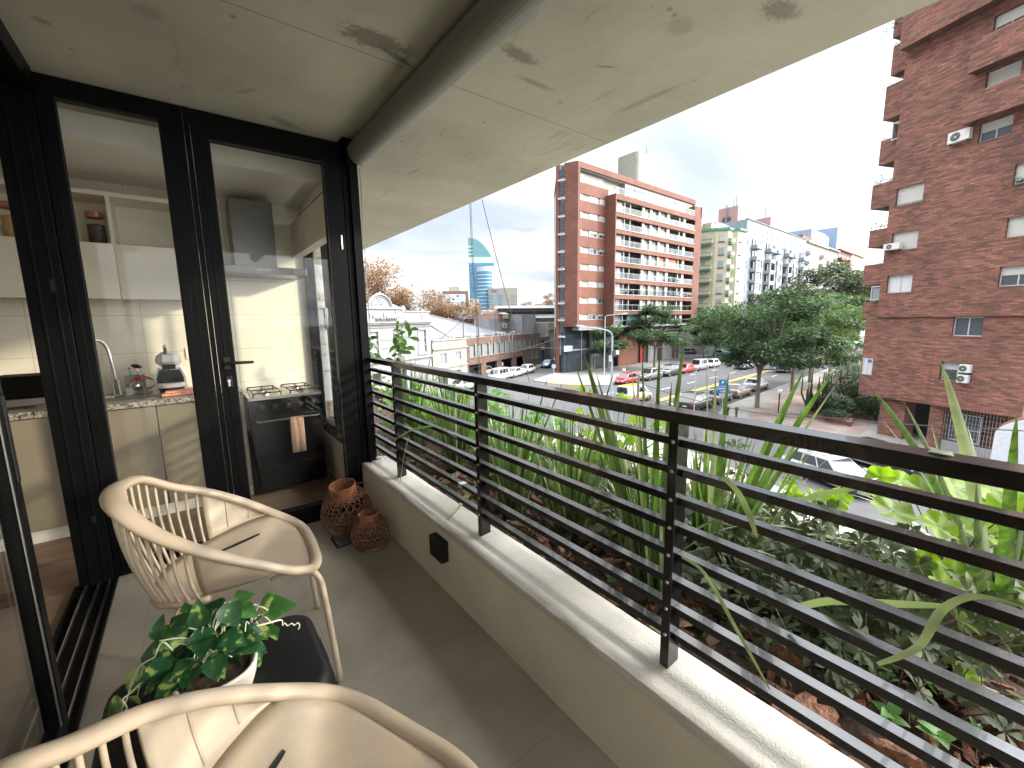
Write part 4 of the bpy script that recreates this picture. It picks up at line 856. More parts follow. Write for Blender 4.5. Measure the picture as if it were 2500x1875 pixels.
mallow('wide lime mallow rising above top rail in the middle', 1500, 1190, Lr, 1.9)
Lr = [(905+rnd.uniform(0, 260), 0, rnd.uniform(.025, .045), rnd.uniform(1.5, 2.0)) for _ in range(70)]; Lr = [(a, 915+(a-900)*.25+rnd.uniform(-10, 120), r, x) for a, _, r, x in Lr]
mallow('leafy lime mallow near the black corner post', 1030, 1080, Lr, 1.8)
Lr = [(1190+rnd.uniform(0, 170), 0, rnd.uniform(.022, .036), rnd.uniform(1.7, 2.05)) for _ in range(34)]; Lr = [(a, 1015+(a-1190)*.22+rnd.uniform(0, 90), r, x) for a, _, r, x in Lr]
mallow('lime mallow behind slats right of third railing post', 1280, 1180, Lr, 1.9)
# dusty green shrubs made of leaf rosettes
def shrub(lab, boxes, n, m_, L_, grp=None, base=None, up_=.8):
    cx_ = sum(a[0]+a[1] for a in boxes)/2/len(boxes); cy_ = sum(a[2]+a[3] for a in boxes)/2/len(boxes)
    t_ = thing('shrub', lab, 'shrub', (cx_, cy_, .28), 0, grp); b = MB(); s_ = MB()
    for k in range(n):
        a = random.choice(boxes); p_ = V(random.uniform(a[0], a[1]), random.uniform(a[2], a[3]), random.uniform(a[4], a[5])*random.uniform(.75, 1))
        ax = V(random.gauss(0, .5)-.25, random.gauss(0, .5)-.2, up_).normalized(); u = ax.orthogonal().normalized(); w = ax.cross(u); nl = random.randint(6, 9)
        for j in range(nl):
            q = 2*math.pi*j/nl+random.uniform(-.3, .3); el = random.uniform(.15, .7); d = (u*math.cos(q)+w*math.sin(q))*math.cos(el)+ax*math.sin(el); leaf(b, p_+d*.004, d, ax, L_*random.uniform(.7, 1.2), L_*.40, fold=.2, curl=.3, shape='obov', n=4)
        s_.tube([p_, p_-ax*L_*2.2+V(0, 0, -.02), V(p_.x*.6+cx_*.4, p_.y*.6+cy_*.4, .3)], .0018, 4)
    b.build('leaves', m_, t_, smooth=True); s_.build('twigs', 'stem_brown', t_); return t_
shrub('dense dusty green shrub of rosettes behind the slats at right', [(1.45, 2.0, .2, .95, .35, .78), (1.35, 1.8, .25, .8, .3, .55), (1.5, 2.1, -.1, .5, .35, .72)], 520, 'shrub_leaf', .048)
shrub('pale rosette sprig standing against the street right of post', [(1.75, 1.95, .80, 1.0, .70, .90)], 16, 'shrub_leaf', .045)
shrub('lower dusty green shrub behind the middle slats', [(1.6, 2.1, 1.1, 2.0, .35, .72), (1.5, 2.0, .95, 1.5, .3, .6)], 330, 'shrub_leaf', .045)
shrub('dark leafy ground shrub low under the right slats', [(1.35, 1.6, .25, .45, .32, .45), (1.4, 1.7, .0, .3, .3, .5)], 55, 'citrus_leaf', .026)
shrub('green leafy shrub filling the planter beyond first slats', [(1.4, 2.05, 2.5, 4.0, .35, .95), (1.5, 2.1, 1.9, 2.8, .35, .8)], 420, 'weed_leaf', .05)
# citrus like plant at the far end, above the rail
t_ = thing('broadleaf_plant', 'glossy broadleaf plant rising above rail before white facade', 'plant', (1.75, 3.55, .28)); b = MB(); s_ = MB()
K7 = lambda x, y: (870+x*.1567, 640+y*.1567)
CL = [(790,990,-75,1.2),(890,1040,10,1.2),(905,1185,-15,1.2),(690,1110,35,1.1),(605,1230,-80,1.2),(735,1220,-50,1.1),(560,1340,205,1.5),(800,1340,-10,1),(600,1440,185,1),(700,1490,-40,1.3),(510,1510,170,1),(640,1010,100,.7),(690,985,-20,.6),(640,950,80,.6),(660,1060,-10,.8),(640,1160,-40,1),(860,1330,-30,.9),(770,1400,0,1.2),(650,1520,-120,1.2),(720,1300,-60,1.2),(600,1050,200,.7),(830,1110,80,1),(640,1330,-90,1),(690,1400,60,1)]
root = V(1.75, 3.55, .28)
def sprig(CL, yy, px, py0, py1):
    trk = [UN(*K7(px, py0), 'y', yy), UN(*K7(px+20, (py0+py1)/2), 'y', yy), UN(*K7(px+30, py1), 'y', yy)]; trk.append(V(trk[-1].x, trk[-1].y, .3)); s_.tube(crom(trk, 4), .005, 6)
    for x, y, a, k in CL:
        q = UN(*K7(x, y), 'y', yy+random.uniform(-.08, .08)); d = rt*math.cos(R(a))+up*math.sin(R(a))+V(0, 0, random.uniform(-.1, .2))-fw*random.uniform(-.4, .4)
        leaf(b, q-d.normalized()*.045*k, d, V(-.2, -.4, .8)-fw*.4, .085*k, .040*k, fold=.25, curl=.25, shape='obov', n=7); s_.tube([trk[1].lerp(trk[0], .3), q-d.normalized()*.045*k], .0025, 5)
sprig(CL, 3.55, 640, 930, 1560)
sprig([(240,1180,25,1.2),(200,1270,-60,1.2),(290,1300,-35,1.2),(180,1370,-150,1),(215,1430,-10,1.2),(300,1450,-25,1.3),(180,1200,120,1),(160,1300,190,1.2),(250,1500,-60,1.3),(190,1480,-90,1),(330,1500,0,1.1)], 3.4, 170, 1150, 1560)
b.build('leaves', 'citrus_leaf', t_, smooth=True); s_.build('stems', 'stem', t_)
# small weeds on the soil
for (px, py, k, lab) in ((1490, 1305, 9, 'small lime weed with toothed leaves on dark mulch left of nearest post'), (1500, 1420, 5, 'tiny green weed in the mulch under lowest middle slats'), (2170, 1760, 6, 'small green weed growing in mulch at bottom right'), (2290, 1810, 6, 'flat green seedling at the bottom right corner of mulch'), (1395, 1215, 5, 'little green weed between the iris clumps'), (2350, 1655, 7, 'pale green rosette weed on mulch near right edge')):
    c = UN(px, py, 'z', .33); t_ = thing('weed', lab, 'weed', (c.x, c.y, .29)); b = MB()
    for j in range(k):
        a = 6.28*j/k+random.random(); d = V(math.cos(a), math.sin(a), random.uniform(.1, .8)); leaf(b, c+V(0, 0, random.uniform(.0, .03)), d, V(0, 0, 1)-fw*.3, random.uniform(.03, .05), .03, shape='heart')
    b.tube([c+V(0, 0, -.05), c+V(0, 0, .03)], .002, 5); b.build('leaves', 'lime_leaf' if k > 6 else 'weed_leaf', t_, smooth=True)
# cables that run down from the ceiling edge
e1 = UN(1148, 497, 'z', 2.603); 
for lab, A, B, r in (('dark cable pair hanging from ceiling edge in front of glass tower', [(1147, 497), (1153, 640), (1163, 775), (1170, 960)], 6.5, .006), ('dark cable slanting down from ceiling edge across the brick warehouse', [(1177, 487), (1207, 610), (1262, 820), (1294, 936)], 6.2, .0065)):
    P_ = [UN(x, y, 'y', B) for x, y in A]; b = MB(); b.tube(crom(P_, 5), r, 6)
    if B == 6.5: b.tube(crom([UN(x+3, y, 'y', B+.1) for x, y in A], 5), r*.8, 6)
    b.build('hanging_cable', 'cable', label=lab, cat='cable')
# ================================================================ CITY
# ground, blocks, roads
MB().box(-1500, 2500, -1500, 2500, G-.5, G).build('ground', 'asphalt', kind='structure')
AV = R(4.5); ca, sa = math.cos(AV), math.sin(AV); A0 = V(40, 25.25, G)
def av(s, t): return (A0.x+s*ca-t*sa, A0.y+s*sa+t*ca)
def slab(name, poly, m_='pavement', h=.13):
    MB().prism(poly, G-.2, G+h).build(name, m_, kind='structure')
    b = MB(); K = len(poly); cen = Vector((sum(p[0] for p in poly)/K, sum(p[1] for p in poly)/K)); inn = []
    return poly
slab('pavement', [(40.7, 37.4), (42.3, 35.6), av(4.2, 9.9), av(43, 9.9), av(43, 60), (100, 100), (48.2, 50.2), (39.0, 45.7), (38.2, 44.5), (38.6, 42), (39.4, 39.3)])
slab('pavement', [av(52, 9.9), av(600, 9.9), av(600, 90), av(52, 90)])
fd = Vector((-.36, -.93)).normalized(); kerbN = [(av(-3.6, -6.4)[0], av(-3.6, -6.4)[1])]
cx0, cy0 = 34.6, 12.5
near_west = [(cx0+fd.x*s, cy0+fd.y*s) for s in (0, 60)]
slab('pavement', [near_west[1], (120, -60), av(600, -60), av(600, -6.4), av(0, -6.4), (37.0, 18.0), (35.3, 16.0), near_west[0]])
slab('pavement', [(-60, -60), (2+fd.x*0, -60), (22.6+fd.x*30, 7.5+fd.y*30), (22.6, 7.5), (24.8, 13.6), (25.2, 18.5), (24.2, 20.6), (22.4, 21.6), (-60, 15)], 'own_pavement')
def wf(u, v): a = R(24); return (31.55+u*math.cos(a)-v*math.sin(a), 51.6+u*math.sin(a)+v*math.cos(a))
slab('pavement', [wf(-80, -2.4), wf(200, -2.4), wf(200, 120), wf(-80, 120)])
MB().prism([(36.6, 15.4), av(0.5, -8.6), av(60, -8.6), av(60, -14), (40, 8), (36.5, 8)], G+.13, G+.136).build('red_paving', 'red_paver', kind='structure')
def strip(name, m_, pts, w, z=.006):
    b = MB()
    for (x0, y0), (x1, y1) in pts:
        d = Vector((x1-x0, y1-y0)).normalized(); n_ = Vector((-d.y, d.x))*w/2; b.prism([(x0-n_.x, y0-n_.y), (x1-n_.x, y1-n_.y), (x1+n_.x, y1+n_.y), (x0+n_.x, y0+n_.y)], G+.001, G+z)
    b.build(name, m_, kind='structure')
strip('yellow_line', 'road_yellow', [(av(-1.5, -.22), av(300, -.22)), (av(-1.5, .22), av(300, .22))], .18)
strip('lane_line', 'road_white', [(av(s, t), av(s+2.6, t)) for s in range(-2, 160, 7) for t in (-2.6, 3.2)]+[(av(s, 6.6), av(s+2.0, 6.6)) for s in range(20, 160, 8)], .14)
strip('stop_line', 'road_white', [(av(-4, -4.2), av(-1.2, -1.0)), (av(-6, 6), av(0, 6.4))], .16)
K_ = [(40.7, 37.4), (42.3, 35.6), av(4.2, 9.9), av(43, 9.9)]
strip('kerb', 'kerb', [(K_[i], K_[i+1]) for i in range(3)]+[(av(0, -6.4), av(120, -6.4)), (av(52, 9.9), av(150, 9.9)), (wf(-20, -2.4), wf(60, -2.4))], .22, .137)
strip('yellow_kerb', 'road_yellow', [((38.4, 42), (39.2, 39.3)), ((39.2, 39.3), (40.6, 37.2))], .14, .143)
# ---------------------------------------------------------------- helpers for facades
SPLIT = dict(upper_bays='projecting_bay', floor_slabs='floor_slab', white_piers='pier', pillars='pillar', red_columns='column', window_piers='pier', downpipes='downpipe', attic_windows='attic_window', attic_screens='attic_screen', window_strips='window_strip', pilasters='pilaster', ribs='rib', mullions='mullion', ledge='ledge', parapet_mould='moulding', cornice='moulding', side_windows='side_window', ground_floor='x', side_wall='side_wall', side_trim='side_trim', chrome_strip='chrome_strip', bumper='bumper', rear_doors_window='rear_window', corner_pane='corner_pane', surround='surround', wall='wall', inner_wall='inner_wall', shopfront='shopfront', parapet_band='parapet_band', canopy_beam='canopy_beam', roof_house='roof_house', plate='plate', core='core')
def bx(p, name, m_, rects, lab=None, bevel=0):
    if len(rects) > 1 and name in SPLIT:
        os_ = [bx(p, SPLIT[name], m_, [r], lab, bevel) for r in rects]; return os_[0]
    b = MB()
    for r in rects: b.box(*r)
    return b.build(name, m_, p, world=False, label=lab, bevel=bevel)
def window(p, u0, u1, z0, z1, y=0., m_='window_mid', fr='frame_white', deep=.12, name='window', mull=1, shut=0., sm='shutter_lined', fw_=.05):
    """recess box look: pane set behind the wall line, frame, mullion, roller shutter part way down"""
    w = bx(p, name, m_, [(u0, u1, y+.0, y+.03, z0, z1)])
    fr_ = [(u0, u0+fw_, y-.03, y, z0, z1), (u1-fw_, u1, y-.03, y, z0, z1), (u0+fw_, u1-fw_, y-.03, y, z0, z0+fw_), (u0+fw_, u1-fw_, y-.03, y, z1-fw_, z1)]
    for k in range(mull): c = u0+(u1-u0)*(k+1)/(mull+1); fr_.append((c-fw_/2, c+fw_/2, y-.025, y, z0+fw_, z1-fw_))
    bx(w, 'frame', fr, fr_)
    if shut: bx(w, 'shutter', sm, [(u0+fw_, u1-fw_, y-.045, y-.031, z1-(z1-z0)*shut, z1-fw_)])
    return w
def wall_with_holes(p, name, m_, u0, u1, z0, z1, y0, y1, holes):
    """a wall slab with rectangular openings (holes = (u0,u1,z0,z1), any order)"""
    us = sorted({u0, u1, *[h[0] for h in holes], *[h[1] for h in holes]}); zs = sorted({z0, z1, *[h[2] for h in holes], *[h[3] for h in holes]})
    us = [u for u in us if u0 <= u <= u1]; zs = [z for z in zs if z0 <= z <= z1]; b = MB()
    def solid(i, j):
        cu, cz = (us[i]+us[i+1])/2, (zs[j]+zs[j+1])/2
        return not any(h[0] < cu < h[1] and h[2] < cz < h[3] for h in holes)
    S = [[solid(i, j) for j in range(len(zs)-1)] for i in range(len(us)-1)]
    for i in range(len(us)-1):
        for j in range(len(zs)-1):
            if not S[i][j]: continue
            a, c, e, g = us[i], us[i+1], zs[j], zs[j+1]
            b.quad((a, y0, e), (c, y0, e), (c, y0, g), (a, y0, g)); b.quad((a, y1, e), (a, y1, g), (c, y1, g), (c, y1, e))
            if i == 0 or not S[i-1][j]: b.quad((a, y0, e), (a, y0, g), (a, y1, g), (a, y1, e))
            if i == len(us)-2 or not S[i+1][j]: b.quad((c, y0, e), (c, y1, e), (c, y1, g), (c, y0, g))
            if j == 0 or not S[i][j-1]: b.quad((a, y0, e), (a, y1, e), (c, y1, e), (c, y0, e))
            if j == len(zs)-2 or not S[i][j+1]: b.quad((a, y0, g), (c, y0, g), (c, y1, g), (a, y1, g))
    return b.build(name, m_, p, world=False)
def ac_unit(lab, p_loc, rotz, w=.85, h=.58, d=.3, grp=None):
    t_ = thing('air_conditioner', lab, 'air conditioner', p_loc, rotz, grp)
    bx(t_, 'casing', 'ac_white', [(0, w, -d, 0, 0, h)], bevel=.02)
    b = MB(); b.lathe([(h*.38, 0), (h*.38, .006), (0, .008)], c=(w*.36, -d, h*.5), n=24, axis=Matrix(((1, 0, 0), (0, 0, -1), (0, 1, 0)))); f = b.build('fan_grille', 'ac_dark', t_, world=False)
    b = MB(); b.lathe([(h*.07, 0), (0, .01)], c=(w*.36, -d-.008, h*.5), n=12, axis=Matrix(((1, 0, 0), (0, 0, -1), (0, 1, 0)))); b.build('hub', 'ac_white', f, world=False)
    bx(t_, 'bracket', 'ac_dark', [(.08, .12, -d, .05, -.06, 0), (w-.12, w-.08, -d, .05, -.06, 0)]); return t_
def antenna(p, x, y, z, h, name='antenna'):
    b = MB(); b.tube([(x, y, z), (x, y, z+h)], .05, 5)
    for k in range(3): b.tube([(x-.6+.1*k, y, z+h*(.95-.12*k)), (x+.6-.1*k, y, z+h*(.95-.12*k))], .03, 4)
    b.build(name, 'ac_dark', p, world=False)
# ---------------------------------------------------------------- right brick building (faces our street)
RA = math.atan2(-.93, -.36)
rb_ = thing('brick_apartment_block', 'dark red brick apartment block with stepped corner balconies at right edge', 'building', (38.552, 8.632, 0), RA)
WR = [(1.08, 2.60, 8.45, 9.60, .9, 'window_mid'), (1.12, 2.60, 5.60, 6.75, 1., 'window_mid'), (1.12, 2.58, 2.83, 4.0, 0, 'curtain_white'), (4.88, 6.25, .04, 1.18, 0, 'window_dark'),
      (4.9, 6.27, 16.45, 17.4, .6, 'window_dark'), (4.9, 6.28, 13.65, 14.62, 1., 'window_mid'), (4.91, 6.28, 10.95, 11.95, .5, 'window_dark'), (6.63, 8.1, 8.2, 9.25, .8, 'window_dark'), (6.64, 8.1, 5.45, 6.5, 1., 'window_mid'), (6.64, 8.1, 2.83, 3.9, .45, 'window_dark'), (1.3, 2.9, 20.0, 21.3, 0, 'window_mid'), (4.9, 6.3, 19.6, 20.8, .5, 'window_mid')]
holes = [w[:4] for w in WR if w[2] > 1.22]+[(4.88, 6.25, .04, 1.18)]
low = [(4.7, 6.2, -2.65, -1.52), (.10, .74, -2.86, -1.67)]
wall_with_holes(rb_, 'wall', 'brick_right', .75, 8.5, 1.215, 26, 0, .35, holes)
wall_with_holes(rb_, 'lower_wall', 'brick_right', 0, 8.5, -4.35, 1.214, .13, .5, [(4.88, 6.25, .04, 1.18)]+low)
wall_with_holes(rb_, 'projecting_bay', 'brick_right', 4.35, 8.5, -4.30, -.12, -.16, .129, [(4.7, 6.2, -2.65, -1.52)])
bx(rb_, 'upper_bays', 'brick_right', [(4.42, 8.48, -.7, -.002, 14.72, 16.35), (4.42, 8.48, -.7, -.002, 12.05, 13.55), (.76, 8.48, -.7, -.002, 17.95, 19.9)])
bx(rb_, 'core', 'brick_right', [(.75, 8.5, .36, 16, 1.215, 26), (0.02, 8.48, .51, 15, -4.34, 1.21)])
for (a, c, e, g, s_, m_) in WR: window(rb_, a, c, e, g, y=.2 if e > 1.2 else .3, m_=m_, shut=s_, fw_=.06)
window(rb_, 4.7, 6.2, -2.65, -1.52, y=.1, m_='window_dark', shut=.42, fw_=.06)
window(rb_, .10, .74, -2.86, -1.67, y=.14, m_='curtain_white', fw_=.07)
bx(rb_, 'sticker', 'sign_blue', [(.42, .66, .105, .108, -1.98, -1.78)])
b = MB()   # soldier course sills
for (a, c, e, g, s_, m_) in WR:
    for k in range(int((c-a)/.09)): b.box(a+.09*k+.01, a+.09*k+.08, -.02, -.001, e-.11, e-.01) if e > 1.2 else b.box(a+.09*k+.01, a+.09*k+.08, .112, .129, e-.11, e-.01)
b.build('sill_course', 'brick_right', rb_, world=False)
# avenue side balconies that stick out past the corner
for k, (z0, z1, du, dep) in enumerate([(19.4, 21.0, 1.1, 2), (17.2, 19.0, 1.15, 1.6), (14.4, 16.5, 1.15, 3.0), (11.6, 13.2, 1.3, 2.4), (8.7, 10.3, 1.35, 2.6), (6.1, 7.3, 1.4, 2.2), (3.5, 4.9, 1.35, 2.6), (1.25, 2.3, 1.3, 2.4)]):
    y0 = .25+(k % 2)*.25; p_ = bx(rb_, 'balcony', 'brick_right', [(.75-du, .749, y0, y0+dep, z0, z1)])
    b = MB(); b.tube([(.75-du+.06, y0+.05, z1), (.75-du+.06, y0+.05, z1+.18), (.72, y0+.05, z1+.18)], .018, 6); b.tube([(.75-du+.06, y0+.05, z1+.18), (.75-du+.06, y0+dep-.1, z1+.18)], .018, 6); b.build('handrail', 'frame_grey', p_, world=False)
for z0, z1, u0 in ((2.41, 3.39, .0), (.0, 1.15, -.12), (-2.6, -.9, -.12), (12.9, 14.0, .2)): bx(rb_, 'balcony_window', 'frame_white', [(u0, u0+.06, .3, 2.2, z0, z1), (u0, .70, .28, .34, z0, z0+.07), (u0, .70, .28, .34, z1-.07, z1)])
bx(rb_, 'corner_pane', 'window_mid', [(.07, .70, .36, .40, 2.45, 3.35), (-.05, .4, .36, .4, .05, 1.1)])
# ground floor: pillars, dark entrance, shopfront with grille
bx(rb_, 'pillar', 'brick_right', [(1.25, 2.75, .55, 1.6, G, -4.36)]); bx(rb_, 'pillar', 'brick_right', [(4.30, 5.0, .2, .9, G, -4.31)]); bx(rb_, 'pillar', 'brick_right', [(7.85, 8.45, .2, .9, G, -4.31)])
bx(rb_, 'shop_back_wall', 'brick_right', [(5.0, 7.85, 1.3, 1.5, G, -4.36)]); bx(rb_, 'entrance_wall', 'dark_panel', [(1.5, 4.6, 3.0, 3.2, G, -4.36)]); bx(rb_, 'entrance_door', 'window_dark', [(3.0, 4.2, 2.9, 2.99, G, -4.5)]); bx(rb_, 'entrance_ceiling', 'dark_panel', [(.1, 8.4, .52, 3.2, -4.36, -4.345)])
b = MB(); b.box(5.02, 7.84, .28, .32, G+.02, G+.75)
for k in range(20): b.box(5.05+.145*k, 5.065+.145*k, .26, .275, G+.1, -4.35)
for k in range(9): b.box(5.0, 7.85, .262, .273, G+.25+.3*k, G+.262+.3*k)
b.build('security_grille', 'frame_grey', rb_, world=False)
sw = bx(rb_, 'shop_window', 'window_dark', [(5.15, 6.6, .62, .66, -6.4, -4.7)]); bx(sw, 'frame', 'frame_white', [(5.15, 5.2, .60, .62, -6.4, -4.7), (5.85, 5.92, .60, .62, -6.4, -4.7), (6.55, 6.6, .60, .62, -6.4, -4.7), (5.2, 6.55, .60, .62, -6.4, -6.33), (5.2, 6.55, .60, .62, -5.65, -5.6), (5.2, 6.55, .60, .62, -4.76, -4.7)])
rr = lambda u, y, z: (38.552+math.cos(RA)*u-math.sin(RA)*y, 8.632+math.sin(RA)*u+math.cos(RA)*y, z)
ac_unit('white air conditioner outdoor unit left of half shuttered window high on brick wall', rr(3.66, -.02, 11.3), RA, 1.0, .62)
ac_unit('white air conditioner unit below the shuttered corner window of brick block', rr(.86, -.02, 5.66), RA, .95, .42)
ac_unit('upper of two white air conditioners stacked beside low brick block window', rr(5.72, -.16, -2.07), RA, .5, .48, .25)
ac_unit('lower of two white air conditioners stacked beside low brick block window', rr(5.68, -.16, -2.68), RA, .5, .48, .25)
for (u, y, z, s_, lab) in ((-.05, .9, 10.4, .35, 'small plant spilling over a high corner balcony of brick block'), (.75, .1, 19.9, .8, 'creeper on top ledge of the brick block under ceiling edge'), (7.2, .0, 8.2, .55, 'green leafy plant on sill of brick block at right frame edge'), (.1, .6, 7.4, .5, 'spiky plant on middle corner balcony of brick block'), (5.6, .0, -2.6, .3, 'small potted plant on low window sill of brick block')):
    b = MB()
    for k in range(int(160*s_)): q = Vector(rr(u+random.gauss(0, s_), y-.12+random.gauss(0, .1), z+abs(random.gauss(.1, .2)))); leaf(b, q, V(random.gauss(0, 1), random.gauss(0, 1), random.gauss(0, 1)), V(0, 0, 1), .16, .08, n=3)
    b.build('balcony_plant', 'bush_leaf', label=lab, cat='plant')
# house beyond the right edge: curved white gable with tiled edge
wg = thing('white_gabled_house', 'white rendered house with curved gable and red tile edge at far right', 'house', (22.5, -.6, 0), RA)
b = MB(); K = 14; pl_ = [(-.2, -7.2)]+[(-.2+3.2*(1-math.cos(a)), -4.9+1.5*math.sin(a)) for a in [math.pi/2*k/K for k in range(K+1)]]+[(9, -3.4), (9, -7.2)]
n = len(pl_); b.v = [V(u, y, z) for y in (0, .3) for u, z in pl_]; b.f = [tuple(range(n)), tuple(range(n, 2*n))[::-1]]+[(k, n+k, n+(k+1) % n, (k+1) % n) for k in range(n)]
b.build('gable', 'gable_white', wg, world=False); b = MB(); b.tube([V(-.2+3.2*(1-math.cos(a)), .15, -4.85+1.52*math.sin(a)) for a in [math.pi/2*k/K for k in range(K+1)]]+[V(9, .15, -3.33)], .07, 6); b.build('tile_edge', 'terracotta', wg, world=False)
wg.location = rr(9.0, -3.0, 0)
# ---------------------------------------------------------------- middle brick tower
MA = R(2); mt = thing('brick_tower_block', 'ten storey orange brick apartment tower with long glass balconies', 'building', (48.3, 46.1, 0), MA)
rows = [20.12-2.555*k for k in range(8)]
b = MB(); foot = [(0, .0), (7.0, 0), (7.0, .6), (34, .6), (34, 14), (9, 14), (-1.4, 3.05)]
hl = [(.5, 7.0, z-.95, z) for z in rows]+[(.45, 35, 21.75, 23.75)]
wall_with_holes(mt, 'front_wall', 'brick_mid', 0, 7.2, .2, 24.6, 0, .25, [(.5, 7.0, z-.95, z) for z in rows]+[(.5, 7.2, 21.75, 23.75)])
bx(mt, 'roof_slab', 'brick_mid', [(7.2, 35.0, 0, .25, 23.75, 24.6), (34.2, 35, .25, 12, 21, 24.6)]); bx(mt, 'soffit', 'recess_wall', [(.5, 34.2, .26, 3, 23.6, 23.74)])
b = MB(); b.prism([(.0, .26), (34.2, .26), (34.2, 14), (9, 14), (-1.35, 3.05)], 23.76, 24.4); b.build('roof', 'concrete_grey', mt, world=False)
b = MB(); core = [(.25, 1.2), (34.0, 1.2), (34, 14), (9, 14), (.25, 4.2)]; b.prism([(.25, 3.0), (34, 3.0), (34, 13.9), (9, 13.9), (.25, 4.2)], -7.2, 23.75); b.build('core', 'recess_wall', mt, world=False)
# left face with its stair glazing strip: pier, window column, fin
ang = math.atan2(3.05, -1.4); L3 = math.hypot(1.4, 3.05)
def lf_box(s0, s1, t0, t1, z0, z1, b):
    ux, uy = math.cos(ang), math.sin(ang); nx_, ny_ = uy, -ux
    P_ = [(s*ux+t*nx_, s*uy+t*ny_) for s, t in ((s0, t0), (s1, t0), (s1, t1), (s0, t1))]
    b.prism(P_[::-1], z0, z1)
b = MB(); lf_box(.0, 2.15, 0, .35, .3, 24.6, b); b.build('side_wall', 'brick_mid', mt, world=False)
b = MB(); lf_box(2.95, 3.5, 0, .5, -7.2, 24.7, b); lf_box(0, .1, .05, .3, .3, 1, b); b.build('corner_fin', 'brick_mid', mt, world=False)
b = MB(); lf_box(2.15, 2.95, .25, .4, -4.2, 24.5, b); b.build('stair_glazing', 'recess_wall', mt, world=False)
for k in range(10):
    z = 22.0-2.6*k; b = MB(); lf_box(2.0, 3.05, -.35, .02, z, z+.28, b); b.build('white_ledge', 'frame_white', mt, world=False); b = MB(); lf_box(2.2, 2.9, .06, .24, z+.75, z+2.15, b); b.build('stair_window', 'window_dark', mt, world=False)
# left window rows: recessed white band with windows and shutters
for k, z in enumerate(rows):
    bx(mt, 'window_band', 'recess_wall', [(.5, 7.0, .18, .24, z-.95, z)])
    for j, (a, c) in enumerate(((.55, 1.1), (2.7, 4.6), (5.15, 6.9))):
        s_ = random.choice([0, 1, 1, .4]); window(mt, a, c, z-.9, z-.04, y=.13, m_='window_dark' if s_ < 1 else 'window_mid', shut=min(s_, .95), sm='shutter', fw_=.07)
# protruding balcony block
P0_, P1_ = 6.5, 33.9; tops = [19.87-2.543*k for k in range(8)]
wall_with_holes(mt, 'balcony_block', 'brick_mid', P0_, P1_, .45, 20.66, -2, -1.78, [(6.75, 31.4, t_-1.8, t_) for t_ in tops])
bx(mt, 'side_wall', 'brick_mid', [(P0_, P0_+.22, -1.78, .8, .45, 20.66), (31.45, 33.9, -1.78, 1.6, .45, 22.6), (P1_-.02+.02, P1_+.2, -1.9, 8, .45, 22.7)])
bx(mt, 'floor_slabs', 'recess_wall', [(6.72, 31.4, -1.78, .6, t_-2.1, t_-1.82) for t_ in tops]+[(6.72, 31.45, -1.78, .6, 20.1, 20.5)])
bx(mt, 'ledge', 'frame_white', [(6.7, 31.4, -2.06, -2.001, t_-1.88, t_-1.80) for t_ in tops])
bays = [(6.75, 9.2, 'frame_white'), (9.35, 10.75, 'window_dark'), (10.9, 14.2, 'window_dark'), (14.9, 16.5, 'shutter'), (17.2, 19.1, 'shutter'), (19.8, 21.9, 'shutter'), (22.8, 26.1, 'window_dark'), (26.4, 27.6, 'window_mid'), (28.4, 31.3, 'window_mid')]
for k, t_ in enumerate(tops):
    z0 = t_-1.8; bx(mt, 'back_wall', 'recess_wall', [(6.72, 31.45, .3, .6, z0-.3, t_+.3)])
    bx(mt, 'white_piers', 'pier_white', [(u, u+w, -1.70, -1.45, z0, t_) for u, w in ((9.2, .15), (10.75, .15), (14.2, .7), (16.5, .7), (19.1, .7), (21.9, .9), (26.1, .25), (27.6, .8))])
    for j, (a, c, m_) in enumerate(bays):
        y = -1.35 if m_ in ('shutter', 'frame_white') else .1; mm = m_
        if m_ == 'shutter' and random.random() < .35: mm = 'window_mid'
        if m_ == 'frame_white' and k > 3: mm = 'window_mid'
        if k == 3 and j == 6: mm = 'curtain_orange'; y = -1.4
        if k == 3 and j == 5: mm = 'curtain_orange'; y = -1.35
        if k == 7 and j == 2: mm = 'curtain_blue'; y = -1.5
        w = bx(mt, 'balcony_window', mm, [(a, c, y, y+.05, z0, t_-.05)])
        bx(w, 'frame', 'frame_white', [(a+(c-a)*f-.04, a+(c-a)*f+.04, y-.04, y-.005, z0, t_-.05) for f in ((.02, .5, .98) if m_ != 'window_dark' else (.03, .35, .66, .97))])
    b = MB(); b.box(6.78, 31.38, -1.96, -1.945, z0+.05, z0+.85); b.build('glass_balustrade', 'balcony_glass', mt, world=False)
    bx(mt, 'balcony_rail', 'lamp_grey', [(6.78, 31.38, -1.98, -1.93, z0+.86, z0+.90)]+[(u, u+.03, -1.97, -1.94, z0, z0+.86) for u in [6.8+1.64*q for q in range(16)]])
# top terrace level
bx(mt, 'terrace_wall', 'pier_white', [(7.3, 12, 1.2, 1.4, 20.66, 23.6), (12, 12.2, .3, 1.2, 20.66, 23.6), (12.2, 34.2, .3, .5, 20.66, 23.6)])
bx(mt, 'terrace_window', 'window_dark', [(12.7, 14, .2, .28, 20.9, 23.1)]); bx(mt, 'terrace_window', 'window_dark', [(14.6, 18.2, .2, .28, 20.9, 23.2)]); bx(mt, 'terrace_window', 'shutter', [(19.4, 21, .2, .28, 20.9, 23.0)]); bx(mt, 'terrace_window', 'window_mid', [(22, 23.6, .2, .28, 20.9, 23.0)]); bx(mt, 'terrace_window', 'shutter', [(24.6, 26.4, .2, .28, 20.9, 23.0)]); bx(mt, 'terrace_window', 'window_dark', [(27.4, 30, .2, .28, 20.9, 23.2)]); bx(mt, 'terrace_window', 'shutter', [(31, 33.6, .2, .28, 20.9, 23.0)])
